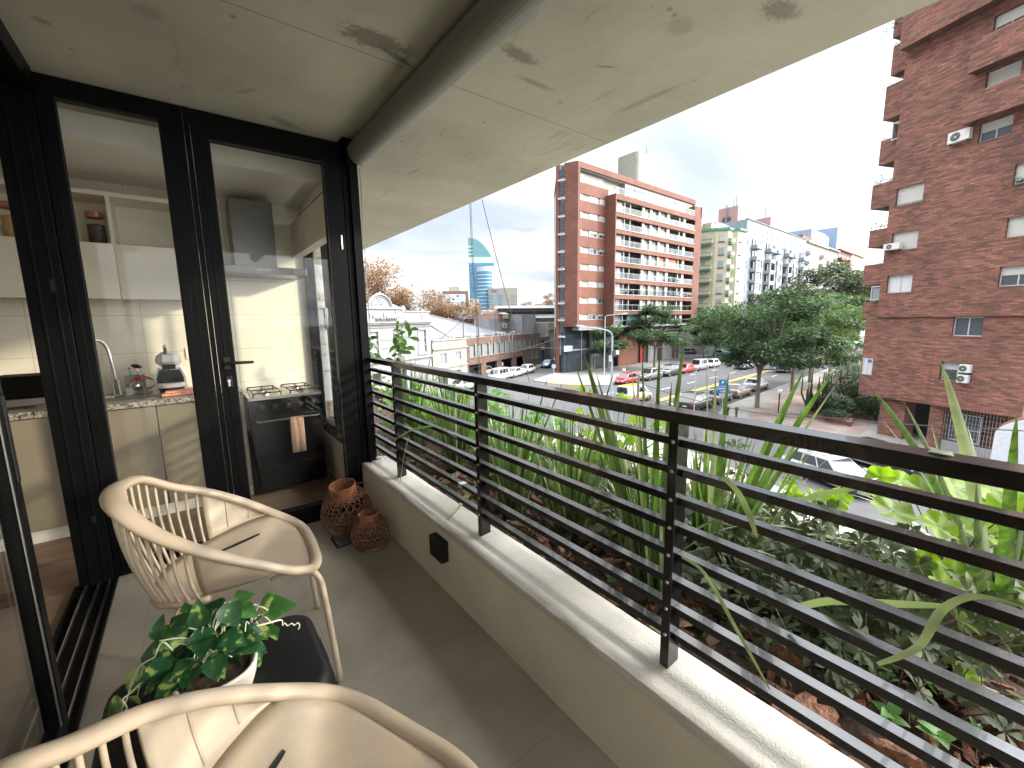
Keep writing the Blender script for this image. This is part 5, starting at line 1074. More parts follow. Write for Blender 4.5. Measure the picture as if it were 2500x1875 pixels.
bx(mt, 'terrace_window', 'shutter', [(.7, 7.1, .9, 1.0, 21.8, 23.6)]); bx(mt, 'terrace_window', 'window_mid', [(1.2, 2.2, .8, .88, 21.9, 23.2)])
b = MB(); b.box(P0_+.1, 31.2, -1.95, -1.93, 20.7, 21.6).box(P0_+.1, P0_+.12, -1.9, -.1, 20.7, 21.6); b.build('glass_balustrade', 'balcony_glass', mt, world=False)
bx(mt, 'balcony_rail', 'lamp_grey', [(P0_+.1, 31.2, -1.97, -1.91, 21.6, 21.66)])
# ground floor
GZ = G+.13
gl = bx(mt, 'shopfront', 'window_dark', [(-.2, 11.5, 1.9, 2.0, GZ, .2), (-.9, -.1, 2.0, 4.0, GZ, .2)]); bx(gl, 'mullions', 'frame_white', [(u, u+.1, 1.84, 1.9, GZ, .2) for u in (3.2, 6.6, 8.9, 11.4)]+[(-.2, 11.5, 1.84, 1.9, -3.6, -3.4)])
bx(mt, 'ground_wall', 'brick_mid', [(12.6, 18.5, 1.4, 1.7, GZ, .3)]); bx(mt, 'garage_wall', 'stucco_brown', [(18.5, 34, 2.4, 2.6, GZ, .3)]); bx(mt, 'pillars', 'concrete_grey', [(u, u+.5, 1.3, 1.7, GZ, .4) for u in (5.0, 22, 27, 33)])
bx(mt, 'canopy_beam', 'concrete_grey', [(.3, 33.9, -.1, 1.3, -.3, .19), (18.5, 34, 1.3, 2.4, -2.6, -.3)])
bx(mt, 'garage_door', 'shutter_grey', [(24.2, 26.8, 2.3, 2.38, GZ, -3.2)]); bx(mt, 'garage_door', 'shutter_grey', [(29.2, 32.4, 2.3, 2.38, GZ, -3.2)])
bx(mt, 'red_columns', 'car_red', [(u, u+.5, 2.0, 2.38, GZ, -3) for u in (20.4, 23.0, 28)])
fasc = bx(mt, 'shop_sign', 'tower_white', [(-1.6, .3, 1.2, 1.32, -3.6, -2.7)])
rt_ = thing('rooftop_water_tank', 'tall pale concrete stair and tank tower on roof of brick tower', 'tank tower', (48.3+31.5*math.cos(MA)-11*math.sin(MA), 46.1+31.5*math.sin(MA)+11*math.cos(MA), 24.4), MA)
b = MB(); pr = rrect(4.4, 2.6, .9, 5); b.prism(pr, 0, 10.2); b.build('shaft', 'concrete', rt_, world=False); antenna(rt_, 2.6, 0, 10.2, 3)
# ---------------------------------------------------------------- warehouses along the side street
WA = R(24)
def WT(name, lab, u, cat='building'): x, y = wf(u, 0); return thing(name, lab, cat, (x, y, 0), WA)
bw = WT('brick_warehouse', 'two storey brown brick warehouse with row of tall windows and open bays', 0)
wins = [(.6, 1.95), (2.55, 3.9), (4.3, 5.75), (6.1, 7.45), (8.0, 9.3), (9.8, 11.0), (11.6, 12.8), (13.4, 14.5), (15.1, 16.2), (16.6, 17.7), (18.3, 19.3), (20.0, 21.3), (21.9, 22.9), (23.4, 24.5)]
bays_ = [(.3, 3.6), (5.0, 8.3), (9.75, 13.5), (15.1, 18.15)]
wall_with_holes(bw, 'wall', 'brick_ware', 0, 25, GZ, -1.0, 0, .3, [(a, c, -3.8, -2.02) for a, c in wins]+[(a, c, GZ, -4.93) for a, c in bays_]+[(20.5, 21.9, -5.75, -4.45), (22.5, 24.5, -5.75, -4.45)])
bx(bw, 'inner_wall', 'dark_panel', [(.1, 24.9, 3.0, 3.2, GZ, -1.2), (.1, 24.9, .32, 3.0, -4.9, -4.7), (24.7, 24.95, .3, 3, GZ, -1.2)])
for i, (a, c) in enumerate(wins):
    w = window(bw, a, c, -3.8, -2.02, y=.18, m_='window_mid', fr='frame_grey', fw_=.06, mull=1); bx(w, 'sill', 'concrete', [(a-.1, c+.1, -.10, .17, -3.9, -3.8)])
for a, c in ((20.5, 21.9), (22.5, 24.5)): window(bw, a, c, -5.75, -4.45, y=.1, m_='window_dark', fr='frame_white', fw_=.1)
bx(bw, 'door_lintel', 'brick_ware', [(.0, 18.4, -.12, -.001, -4.9, -4.2)]); bx(bw, 'window_piers', 'concrete', [(c+.02, c+.3, -.08, -.001, -3.85, -1.9) for a, c in wins[:10]]); bx(bw, 'downpipes', 'frame_white', [(u, u+.08, -.1, -.01, -2.2, -1.0) for u in (6.7, 8.9, 12.3, 13.6)])
b = MB(); b.prism([(-.0, .3), (25, .3), (25, 14), (0, 14)], -1.3, -1.12); b.build('flat_roof', 'zinc', bw, world=False)
for a, lab in ((1.2, 'dark parked car in left open bay of brick warehouse'), (5.9, 'dark car inside second open bay of brick warehouse')): pass
cb = WT('cream_house', 'weathered cream two storey building between white shop and brick warehouse', -8)
wall_with_holes(cb, 'wall', 'stucco_cream', .25, 7.9, GZ, -.93, 0, .3, [(1.8, 3.1, -4.1, -2.75), (5.2, 6.4, -3.78, -2.74), (1.2, 3.2, GZ, -5.3), (5.0, 6.2, GZ, -5.3)])
for a, c, e, g in ((1.8, 3.1, -4.1, -2.75), (5.2, 6.4, -3.78, -2.74)): window(cb, a, c, e, g, y=.15, m_='window_mid')
bx(cb, 'cornice', 'stucco_cream', [(.2, 7.95, -.22, -.001, -2.2, -2.02), (.2, 7.95, -.15, -.001, -1.05, -.9), (.2, 7.95, -.15, -.001, -4.7, -4.5)]); bx(cb, 'dark_doors', 'dark_panel', [(.3, 7.8, .5, .7, GZ, -4.8)]); bx(cb, 'flat_roof', 'concrete_grey', [(.25, 7.9, .3, 12, -1.2, -1.0)])
wh = WT('white_shop_building', 'white classical shop building with arched pediment and raised lettering', -8)
wh.location = (24.2, 48.3, 0)
wall_with_holes(wh, 'wall', 'stucco_white', -18, 0, GZ, 1.45, 0, .4, [(-9.97, -8.77, -2.3, .45), (-2.17, -.93, -2.2, .42), (-6.2, -5.0, -2.3, .45), (-13.8, -12.6, -2.3, .45), (-9.8, -8.6, GZ, -4), (-6.2, -4.6, GZ, -4)])
for a, c in ((-9.97, -8.77), (-2.17, -.93), (-6.2, -5.0), (-13.8, -12.6)):
    w = window(wh, a, c, -2.3, .43, y=.2, m_='shutter_lined', fw_=.07); bx(w, 'surround', 'stucco_white', [(a-.25, a-.02, -.07, -.001, -2.4, .6), (c+.02, c+.25, -.07, -.001, -2.4, .6), (a-.3, c+.3, -.12, -.071, -2.55, -2.35), (a-.02, c+.02, -.09, -.002, .46, .62)])
    b = MB()
    for q in range(5): b.lathe([(.0, -.08), (.07, 0), (0, .08)], c=(a+.1+.25*q, -.04, .85+.05*math.sin(q*math.pi/4)*2), n=6)
    b.build('garland', 'stucco_white', w, world=False)
bx(wh, 'cornice', 'stucco_white', [(-18, .1, -.40, -.001, 1.36, 1.5), (-18, .05, -.24, -.002, 1.18, 1.355), (-18, .05, -.1, -.001, .86, .95), (-18, .05, -.06, -.001, -.5, -.42), (-18, .05, -.06, -.001, -1.4, -1.33), (-18, .1, -.2, -.001, -2.95, -2.7)])
wall_with_holes(wh, 'parapet', 'stucco_white', -18, -4.65, 1.46, 3.0, 0, .35, []); bx(wh, 'parapet', 'stucco_white', [(-4.6, 0, .0, .3, 1.46, 2.6)])
bx(wh, 'parapet_mould', 'stucco_white', [(-18, -4.4, -.16, -.001, 2.86, 3.08), (-4.4, .08, -.1, .0, 2.6, 2.74), (-5.9, -5.6, -.08, -.002, 1.5, 2.85), (-10.5, -10.2, -.08, -.002, 1.5, 2.85), (-1.6, -1.3, -.06, -.001, 1.6, 2.6), (-4.9, -4.5, -.1, .3, 3.0, 3.3), (-1.6, -1.1, -.1, .3, 2.74, 2.95)])
b = MB(); K = 20; cxp, rp = -8.1, 1.62; pl_ = [(cxp+rp*math.cos(math.pi*k/K), 3.05+1.35*math.sin(math.pi*k/K)) for k in range(K+1)]; n = len(pl_)
b.v = [V(u, y, z) for y in (.02, .3) for u, z in pl_]; b.f = [tuple(range(n))[::-1], tuple(range(n, 2*n))]+[(k, (k+1) % n, n+(k+1) % n, n+k) for k in range(n)]; pe = b.build('pediment', 'stucco_white', wh, world=False)
b = MB(); b.tube([(cxp+rp*math.cos(math.pi*k/K), -.02, 3.05+1.35*math.sin(math.pi*k/K)) for k in range(K+1)], .13, 8); b.tube([(cxp+rp*.8*math.cos(math.pi*k/K), -.01, 3.1+1.05*math.sin(math.pi*k/K)) for k in range(K+1)], .05, 6); b.build('arch_mould', 'stucco_white', pe, world=False)
b = MB()
for k in range(9): a = math.pi*(k+.5)/9; b.lathe([(0, -.1), (.1, 0), (0, .1)], c=(cxp+.45*math.cos(a*1.2-.3)*(k % 3+1)/2.2, 0, 3.35+.2*(k % 4)), n=7)
for s_ in (-1, 1): b.lathe([(0, -.12), (.13, 0), (0, .14)], c=(cxp+s_*1.85, .05, 3.2), n=8); b.lathe([(0, -.1), (.11, 0), (0, .12)], c=(cxp+s_*.5, .0, 4.5-.05), n=8)
b.lathe([(0, -.1), (.2, 0), (.1, .15), (0, .2)], c=(cxp, 0, 4.5), n=8); b.build('ornament', 'stucco_white', pe, world=False)
text('Mens Factory', 'sign_lettering', 'letter_white', wh, (-7.55, -.14, 2.18), .82, (R(90), 0, 0), .05, 1.0)
text('ALTOCONCEPTO', 'sign_lettering', 'text_dark', wh, (-7.35, -.05, 1.66), .40, (R(90), 0, 0), .03, 1.05)
bx(wh, 'flat_roof', 'zinc_dark', [(-18, 0, .4, 12, 1.2, 1.4)]); bx(wh, 'end_wall', 'stucco_white', [(-.3, -.001, .4, 12, GZ, 2.3)])
# roofs behind
def roof(name, lab, m_, verts, faces, cat='roof'): b = MB(); b.add(verts, faces); o = b.build(name, m_, label=lab, cat=cat); return o
def wv(u, v, z): x, y = wf(u, v); return V(x, y, z)
hr = thing('hip_roof_hall', 'hall with pale corrugated hip roof and dark clerestory behind the cream house', 'building', tuple(wv(0, 10, 0)))
e0, e1 = -.95, 2.4
MB().add([wv(-7.9, 3, e0), wv(19, 3.5, e0), wv(19, 16, e0), wv(-7.9, 16, e0), wv(-1.0, 9, e1), wv(3.0, 9, e1)], [(0, 1, 5, 4), (1, 2, 5), (2, 3, 4, 5), (3, 0, 4)]).build('hip_roof', 'zinc', hr)
MB().add([wv(3.2, 3.6, e0+.1), wv(19, 3.9, e0+.05), wv(24, 15, e0), wv(1, 15, 1.4), wv(9, 10, 1.9)], [(0, 1, 4), (1, 2, 4), (2, 3, 4), (3, 0, 4)]).build('second_hip_roof', 'zinc', hr)
b = MB(); b.prism([wf(-20, 7), wf(-4.2, 7), wf(-4.2, 13), wf(-20, 13)], 1.2, 2.65); b.build('clerestory', 'dark_panel', hr)
MB().add([wv(-20, 6.6, 2.66), wv(-3.9, 6.6, 2.66), wv(-3.9, 13, 2.66), wv(-20, 13, 2.66), wv(-20, 9.8, 4.0), wv(-3.9, 9.8, 4.0)], [(0, 1, 5, 4), (2, 3, 4, 5), (1, 2, 5), (0, 4, 3)]).build('clerestory_roof', 'zinc_dark' if False else 'zinc', hr)
b = MB(); b.tube([wv(-.9, 8.8, e1+.08), wv(.3, 3.4, e0+.1)], .22, 4).tube([wv(-7.9, 3, e0+.05), wv(-1, 9, e1+.1)], .1, 4).tube([wv(3, 9, e1+.1), wv(18.8, 3.6, e0+.1)], .1, 4).tube([wv(9, 10, 1.95), wv(11.5, 4, e0+.1)], .2, 4); b.build('ridge_flashing', 'stucco_white', hr)
MB().prism([wf(-7.9, 3.2), wf(24, 3.6), wf(24, 16), wf(-7.9, 16)], GZ, e0-.05).build('walls', 'stucco_cream', hr)
for u, dv_ in ((-2.5, 1.2), (3.0, 1.4), (5.2, 1.3), (9.2, 1.3), (9.9, 1.3), (12, 1.2), (15.3, 1.3), (16.2, 1.3)):
    x, y = wf(u, dv_); ac_unit('air conditioner unit standing on flat roof edge of the brick warehouse', (x, y, -1.1), WA, .75, .6, grp='rooftop air conditioners behind the warehouse parapet')
for u, h in ((-.1, 3.6), (3.9, 3.7), (9.0, 3.7), (14.2, 3.6), (18.8, 3.3), (23.6, 4.8)):
    x, y = wf(u, .5); b = MB(); b.tube([(x, y, -1.1), (x, y, -1.1+h)], .07, 6); b.build('roof_pole', 'ac_dark', label='thin dark steel pole rising from brick warehouse roof edge', cat='pole', group='steel poles along the warehouse roof')
b = MB(); x0, y0 = wf(-.1, .5); x1, y1 = wf(18.8, .5); b.tube([(x0, y0, 2.4), (x1, y1, 2.3)], .03, 5); x2, y2 = wf(-5.5, .6); b.tube([(x0, y0, 1.6), (x2, y2, -1)], .04, 5); b.build('pole_wires', 'cable', label='wires strung between the dark roof poles', cat='wire')
wt_ = WT('white_block_house', 'whitewashed block with service niche behind right end of brick warehouse', 18)
bx(wt_, 'wall', 'stucco_white', [(-4, .5, 5, 8, GZ, 1.75), (5.6, 11.9, 3.2, 9, GZ, 2.6), (.5, 5.6, 6.5, 8, GZ, 1.8)]); bx(wt_, 'niche', 'concrete_grey', [(.5, 5.6, 6.0, 6.5, -.9, 1.7)]); bx(wt_, 'parapet_band', 'stucco_brown', [(-.2, .5, 4.7, 5.2, 1.5, 2.7), (1.8, 2.6, 5.8, 6.3, 1.5, 2.7), (5.0, 5.6, 5.8, 6.3, 1.7, 2.7)])
b = MB(); b.lathe([(1.1, 0), (1.1, .9), (.5, 1.15), (0, 1.2)], c=(4, 6.5, 1.8), n=16); b.build('water_tank', 'stucco_sand', wt_, world=False)
x, y = wf(20.5, 5.9); ac_unit('white air conditioner hanging in niche of the whitewashed block', (x, y, .0), WA, 1.2, .9)
dk = WT('dark_facade_house', 'narrow dark grey facade with blue door beside brick warehouse', 25)
wall_with_holes(dk, 'wall', 'dark_panel', .02, 5.0, GZ, -1.9, .02, .4, [(.7, 1.9, GZ, -4.4), (.6, 1.9, -3.4, -2.6)]); bx(dk, 'door', 'sign_blue', [(.7, 1.9, .3, .35, GZ, -4.4)]); bx(dk, 'sign_panel', 'shutter_grey', [(.4, 2.2, -.06, .0, -4.4, -3.5)]); bx(dk, 'body', 'concrete_grey', [(.1, 4.9, .5, 9, GZ, -2.0)])
gh = WT('grey_rendered_house', 'grey beige rendered house with red base beyond dark facade', 30.2)
bx(gh, 'wall', 'concrete', [(0, 22, .5, 9, GZ, .9)]); bx(gh, 'base_band', 'car_red', [(0, 22, .44, .499, GZ, GZ+.7)]); bx(gh, 'cornice', 'concrete', [(-.1, 22, .2, .499, -.7, -.4)])
# far sheds, roofs
sh1 = thing('factory_shed', 'long grey metal shed with dark eaves band beyond the warehouses', 'building', (60, 74, 0), R(-22))
bx(sh1, 'wall', 'concrete_grey', [(-14, 40, 0, 16, G, 2.0)]); bx(sh1, 'eaves_band', 'dark_panel', [(-5, 40, 2.6, 3.0, 3.45, 4.2)])
MB().add([(-15, -.8, 1.9), (41, -.8, 1.9), (41, 8, 4.0), (-12, 8, 4.0), (-6, 2.4, 4.1), (41, 2.4, 4.1), (41, 9, 5.0), (-4, 9, 5.0)], [(0, 1, 2, 3), (4, 5, 6, 7)]).build('roof', 'zinc', sh1, world=False)
bx(sh1, 'pilasters', 'concrete', [(u, u+.5, -.25, -.001, G, 1.9) for u in (-6, 0, 6, 12)])
ph = thing('pink_parapet_house', 'low pinkish house with small dark window beyond hip roof', 'house', (48, 66, 0), R(24)); bx(ph, 'wall', 'stucco_pink', [(-1, 0, 0, 5, G, 2.6)]); bx(ph, 'front_wall', 'stucco_ywhite', [(0, 6.5, 0, 5, G, 2.5)]); bx(ph, 'small_window', 'window_dark', [(1.5, 3, -.06, -.001, .9, 2.0)])
# ---------------------------------------------------------------- far towers
tx_, ty_ = 250.0, 374.0; va = math.atan2(ty_, tx_)-math.pi/2
sl = thing('sail_glass_tower', 'tall blue glass tower with curved sail top on the skyline', 'tower', (tx_, ty_, G), va)
def sail(b, x0, xc, y0, y1, z0, zt):
    P_ = [(x0, z0)]; K = 16; xr = xc
    P_ += [(xr, z0), (xr, 60-G)]
    for k in range(1, K+1): f = k/K; P_.append((xr-(xr-x0)*f**1.9 if False else x0+(xr-x0)*math.sqrt(max(0, 1-f**1.35)), 60-G+(zt-60+G)*f))
    n = len(P_); b.v += [V(x, y, z) for y in (y0, y1) for x, z in P_]; b.f += [tuple(range(n)), tuple(range(n, 2*n))[::-1]]+[(k, n+k, n+(k+1) % n, (k+1) % n) for k in range(n)]
b = MB(); sail(b, -14, 12.5, 6, 22, 0, 95); b.build('sail_body', 'tower_teal', sl, world=False); bx(sl, 'pale_band', 'tower_white', [(-14, 12.4, 5.6, 5.99, 69, 75)]); bx(sl, 'lower_glass', 'tower_blue', [(-14, 12, 5.5, 5.99, 0, 68.9)])
b = MB()
for k in range(24): b.box(-14.4, -9, 5.5, 5.98, 3.8*k+1, 3.8*k+2.4) if k < 23 else None
b.box(-14.6, -9, 5.3, 5.9, 10, 10.1); b.build('white_fins', 'tower_white', sl, world=False)
b = MB(); b.lathe([(13, 0), (13, 64)], c=(4, 14, 0), n=40); b.prism([(4+13*math.cos(a), 14+13*math.sin(a)) for a in [6.283*k/40 for k in range(40)]], 64, 65.5); b.build('drum', 'tower_blue', sl, world=False)
b = MB()
for k in range(15): b.lathe([(13.1, 0), (13.25, .1), (13.25, .9), (13.1, 1.0)], c=(4, 14, 4+3.7*k), n=40)
b.lathe([(13.2, 0), (13.3, 5)], c=(4, 14, 60), n=40); b.build('floor_bands', 'tower_white', sl, world=False)
b = MB()
for k in range(17):
    a0, a1 = R(-62), R(-8); pts = [(4+13.6*math.cos(a0+(a1-a0)*j/8), 14+13.6*math.sin(a0+(a1-a0)*j/8)) for j in range(9)]+[(4+12.8*math.cos(a1-(a1-a0)*j/8), 14+12.8*math.sin(a1-(a1-a0)*j/8)) for j in range(9)]; b.prism(pts, 3.7*k+1.3, 3.7*k+4.1)
b.build('sunlit_bands', 'tower_sunlit', sl, world=False)  # gold sunlight on the drum's right side, put into the colour
def block(name, lab, x, y, w, d, z1, m_, rows=0, cols=0, wm='window_mid', rot=None, cat='building', ww=.5, z0=0.):
    a = math.atan2(y, x)-math.pi/2 if rot is None else rot; t_ = thing(name, lab, cat, (x, y, G), a); bx(t_, 'wall', m_, [(-w/2, w/2, 0, d, 0, z1-G)])
    n_ = 0
    for i in range(rows):
        for j in range(cols):
            cw = w/cols; u = -w/2+cw*(j+.5); zt = z1-G-1.2-3.0*i; bx(t_, 'window', wm if (i+j) % 3 else 'window_dark', [(u-cw*ww/2, u+cw*ww/2, -.08, -.001, zt-1.5, zt)])
    return t_
w1 = block('white_apartment_block', 'white far apartment block with brown roof storey left of glass tower', 203, 350, 25, 14, 27, 'tower_white', 6, 6, 'shutter'); bx(w1, 'brown_storey', 'stucco_brown', [(-12, 12, -.2, 12, 27-G, 29.6-G)]); bx(w1, 'brown_corner', 'stucco_brown', [(9.5, 12, -.15, -.002, 5, 27-G)]); bx(w1, 'roof_box', 'stucco_cream', [(-6, 4, 0, 8, 29.6-G, 34-G)])
block('white_narrow_block', 'narrow cream far block touching the glass tower base', 214, 335, 9, 10, 22, 'stucco_sand', 5, 3, 'shutter')
block('pale_far_block', 'pale grey far block at left of white apartment block', 195, 362, 9, 10, 27, 'stucco_paleblue', 5, 2)
g1 = block('grey_office_block', 'grey blue office block with lit window strips right of glass tower', 258, 362, 17, 16, 35, 'concrete_grey', 0, 0); bx(g1, 'window_strips', 'tower_blue', [(a, a+4, -.2, -.001, 4+3.0*k, 5.6+3.0*k) for k in range(11) for a in (-8, 2)]); g1.location.x += 1
g2 = block('pale_office_block', 'pale concrete office block at far right of the glass tower', 273, 356, 14, 16, 35.3, 'concrete', 0, 0); bx(g2, 'window_strips', 'concrete_grey', [(0, 7, -.2, -.001, 4+3.0*k, 4.8+3.0*k) for k in range(11)])
text('LSC', 'rooftop_letters', 'text_dark', g1, (-2.2, -.3, 39.5), 3.4, (R(90), 0, 0), .1)
# ---------------------------------------------------------------- avenue row: yellow, blue, white, brown, cream, blue towers
YA = R(3); ye = thing('yellow_deco_building', 'pale yellow art deco apartment building with green edged balconies', 'building', (90, 49, 0), YA)
ca3, sa3 = math.cos(YA), math.sin(YA)
def loc3(x, y): dx, dy = x-90, y-49; return (dx*ca3+dy*sa3, -dx*sa3+dy*ca3)
fp = [(97.1, 53.4), (98.1, 50.5), (99.9, 48.5), (101.9, 48.5), (102.6, 47.6), (106.3, 47.4)]; fl = [loc3(*p) for p in fp]; ext = [loc3(94.2, 62), *fl, (fl[-1][0], 18), (4, 20)]
ext[-1] = loc3(95, 70)
MB().prism(ext, G, 21).build('wall', 'stucco_yellow', ye, world=False)
b = MB(); cen = Vector((sum(p[0] for p in ext)/len(ext), sum(p[1] for p in ext)/len(ext))); grow = [((Vector(p)-cen)*1.05+cen)[:] for p in ext]; b.prism(grow, 21, 21.55); b.build('green_cornice', 'green_trim', ye, world=False)
bx(ye, 'roof_house', 'stucco_sand', [(6, 13, 5, 12, 21.6, 24.2), (10, 16, 3, 9, 21.6, 23.4)])
def facet(i, f0, f1, off, b, z0, z1, dep=.08):
    a, c = Vector(fl[i]), Vector(fl[i+1]); d = c-a; n_ = Vector((d.y, -d.x)).normalized(); p, q = a+d*f0, a+d*f1
    b.prism([tuple(p+n_*off), tuple(q+n_*off), tuple(q+n_*(off+dep)), tuple(p+n_*(off+dep))][::-1], z0, z1)
for k in range(8):
    z = 18.6-2.9*k
    if z < G+3: break
    for i, f0, f1, nm in ((1, .30, .72, 'a'), (4, .18, .42, 'b'), (0, .1, .35, 'c'), (2, .1, .4, 'd')):
        b = MB(); facet(i, f0, f1, .0, b, z, z+1.5, .06); w = b.build('window', random.choice(['shutter', 'window_mid', 'shutter']), ye, world=False); b = MB(); facet(i, f0-.04, f1+.04, .0, b, z-.22, z-.08, .18); b.build('sill', 'stucco_brown', w, world=False)
    for i, f0, f1, dp in ((0, -.25, .82, .9), (2, .05, .95, .8)):
        b = MB(); facet(i, f0, f1, .0, b, z-.35, z+.45, dp); o = b.build('balcony', 'stucco_ywhite', ye, world=False); b = MB(); facet(i, f0+.05, f1-.05, .0, b, z-.75, z-.36, dp-.15); facet(i, f0, f1, .0, b, z+.46, z+.55, dp+.03); b.build('green_edge', 'green_trim', o, world=False)
y_ = 90+22.6*ca3, 49+22.6*sa3
bl = thing('light_blue_apartments', 'long light blue apartment building with white balcony bays and round openings', 'building', (y_[0], y_[1], 0), YA)
bx(bl, 'wall', 'stucco_blue', [(0, 47.5, 0, 16, G, 25.3)]); bx(bl, 'side_wall', 'far_blue', [(-8, -.01, 4, 15, G, 24.3)]); bx(bl, 'parapet_cap', 'concrete_grey', [(-.2, 47.7, -.2, .2, 25.31, 25.5)])
for u in (1.6, 5, 8.2, 11.6, 37, 39.6, 42.3, 45): MB().lathe([(.55, 0), (.5, .05), (0, .05)], c=(u, 0, 23.0), n=14, axis=Matrix(((1, 0, 0), (0, 0, -1), (0, 1.5, 0)))).build('round_opening', 'window_dark', bl, world=False)
bx(bl, 'attic_windows', 'window_dark', [(13.5, 16, -.06, -.001, 22, 24), (17, 18.2, -.06, -.001, 22, 24), (28, 30, -.06, -.001, 21.8, 24), (32.5, 35, -.06, -.001, 21.8, 24)]); bx(bl, 'attic_screens', 'frame_white', [(22, 25, -.08, -.002, 22.6, 23.6), (25.4, 27.6, -.08, -.002, 22.6, 23.6)])
colsB = [(3.5, 7.6), (13.2, 17.0), (18.6, 22.0), (27.6, 31.0), (32.4, 35.6), (41.5, 45.5)]
for i, (a, c) in enumerate(colsB):
    for k in range(8):
        z = 18.5-2.85*k
        if z < -1: break
        o = bx(bl, 'balcony_bay', 'stucco_paleblue' if k < 2 else 'frame_white', [(a, c, -1.5, -.001, z, z+.9)]+([(a, a+.25, -1.5, -1.2, z+.9, z+2.85), (c-.25, c, -1.5, -1.2, z+.9, z+2.85)] if k > 1 else []))
        bx(o, 'door', 'window_dark', [(a+.3, c-.3, -.6 if k > 1 else -.2, -.15, z+.91, z+2.5)]); bx(o, 'frame', 'frame_white', [(a+.3+(c-a-.6)*f-.08, a+.3+(c-a-.6)*f+.08, -.72, -.61, z+.91, z+2.5) for f in ((.35, .65) if k > 1 else (.2, .8))])
for i, u in enumerate((.9, 9.2, 11.2, 24, 26, 37.5, 39.2)):
    for k in range(7):
        z = 19.3-2.85*k; bx(bl, 'window', random.choice(['window_dark', 'window_mid', 'frame_white']), [(u, u+1.1, -.07, -.001, z, z+1.6)])
def offp(px, py, off):   # point on a plane parallel to the avenue front, off metres behind it
    d = ray(px, py); n_ = Vector((-sa3, ca3)); D_ = (Vector((90, 49))@n_ if False else Vector((90, 49)).dot(n_))+off; t_ = D_/Vector((d.x, d.y)).dot(n_); return Vector((0, 0, EYE))+d*t_
for nm, C_, Lx, Rx, h1, h2, lab in (('a', offp(1802.9, 501, 6), 1755, 1818, 4.4, 8.6, 'pink rooftop block with dark vents above the light blue apartments'), ('b', offp(1882.2, 529, 6), 1838, 1893.4, 3.0, 6.2, 'lower pink rooftop block farther along the light blue apartments')):
    zt = C_.z; l_ = UN(Lx, 512 if nm == 'a' else 538, 'z', zt); rr2 = offp(Rx, 520, 6); dl = Vector((l_.x-C_.x, l_.y-C_.y)); dr2 = Vector((rr2.x-C_.x, rr2.y-C_.y)); c_ = Vector((C_.x, C_.y))
    pk = thing('pink_roof_tower', lab, 'roof block', (C_.x, C_.y, zt-h2), 0)
    b = MB(); b.prism([tuple(c_), tuple(c_+dr2), tuple(c_+dr2+dl), tuple(c_+dl)], zt-h1, zt); b.build('upper_block', 'stucco_pink', pk)
    b = MB(); a1, a2 = (.45, .97) if nm == 'b' else (.12, .97); b.prism([tuple(c_+dr2*.1+dl*a1), tuple(c_+dr2*.9+dl*a1), tuple(c_+dr2*.9+dl*a2), tuple(c_+dr2*.1+dl*a2)], zt-h2-4, zt-h1-.01); b.prism([tuple(c_+dl*.6-dr2*.01), tuple(c_+dl*.6+dr2*.5), tuple(c_+dl*.99+dr2*.5), tuple(c_+dl*.99-dr2*.01)], zt-h2-4, zt-h1); b.build('lower_block', 'stucco_pink', pk)
    if nm == 'a':
        n2 = Vector((dl.y, -dl.x)).normalized(); n2 = n2 if n2.dot(c_) < 0 else -n2; ax = Matrix(((dl.normalized().x, 0, n2.x), (dl.normalized().y, 0, n2.y), (0, 1, 0))); b = MB()
        for f_ in (.45, .68): q = c_+dl*f_; b.lathe([(.65, .0), (.65, .08), (0, .1)], c=(q.x, q.y, zt-h1+1.3), n=14, axis=ax)
        b.build('vents', 'window_dark', pk); q = c_+dl*.56+n2*.2; MB().tube([(q.x, q.y, zt-h1-.5), (q.x, q.y, zt+.6)], .22, 6).build('duct', 'concrete_grey', pk)
        for f_ in (.2, .33): q = c_+dl*f_-n2*1.0; MB().tube([(q.x, q.y, zt), (q.x, q.y, zt+4-5*f_)], .06, 5).build('antenna', 'ac_dark', pk)
    else: q = c_+dl*.4-n2*1.0; MB().tube([(q.x, q.y, zt), (q.x, q.y, zt+3.4)], .06, 5).build('antenna', 'ac_dark', pk)
def row_building(lab, name, u0, u1, z1, m_, balc=(), winm='window_mid', ncol=4, rows_=8, yoff=0, extra=None, bm='frame_white'):
    x, y = 90+u0*ca3-yoff*sa3, 49+u0*sa3+yoff*ca3; t_ = thing(name, lab, 'building', (x, y, 0), YA); W = u1-u0; bx(t_, 'wall', m_, [(0, W-.1, 0, 14, G, z1)]); bx(t_, 'cornice', m_, [(-.1, W, -.7, -.001, z1-.5, z1)])
    for k in range(rows_):
        z = z1-3.8-3.0*k
        if z < 2: break
        for j in range(ncol):
            u = W*(j+.5)/ncol
            if any(a <= j <= c for a, c in balc): 
                o = bx(t_, 'balcony', bm, [(u-W/ncol*.5, u+W/ncol*.5-.2, -1.3, -.001, z-.4, z+.5)]); bx(o, 'door', 'window_dark', [(u-W/ncol*.3, u+W/ncol*.3, -.08, -.002, z+.51, z+1.9)])
            else: bx(t_, 'window', winm, [(u-.9, u+.9, -.06, -.002, z, z+1.6)])
    return t_
wb_ = row_building('white balconied apartment building right of the light blue one', 'white_apartments', 70.2, 93.2, 25.2, 'stucco_ywhite', balc=((0, 0), (4, 4)), ncol=6); antenna(wb_, 4, 3, 25.2, 4); antenna(wb_, 18, 3, 27, 4); bx(wb_, 'roof_house', 'stucco_white', [(12, 18, 4, 9, 25.2, 27.6)])
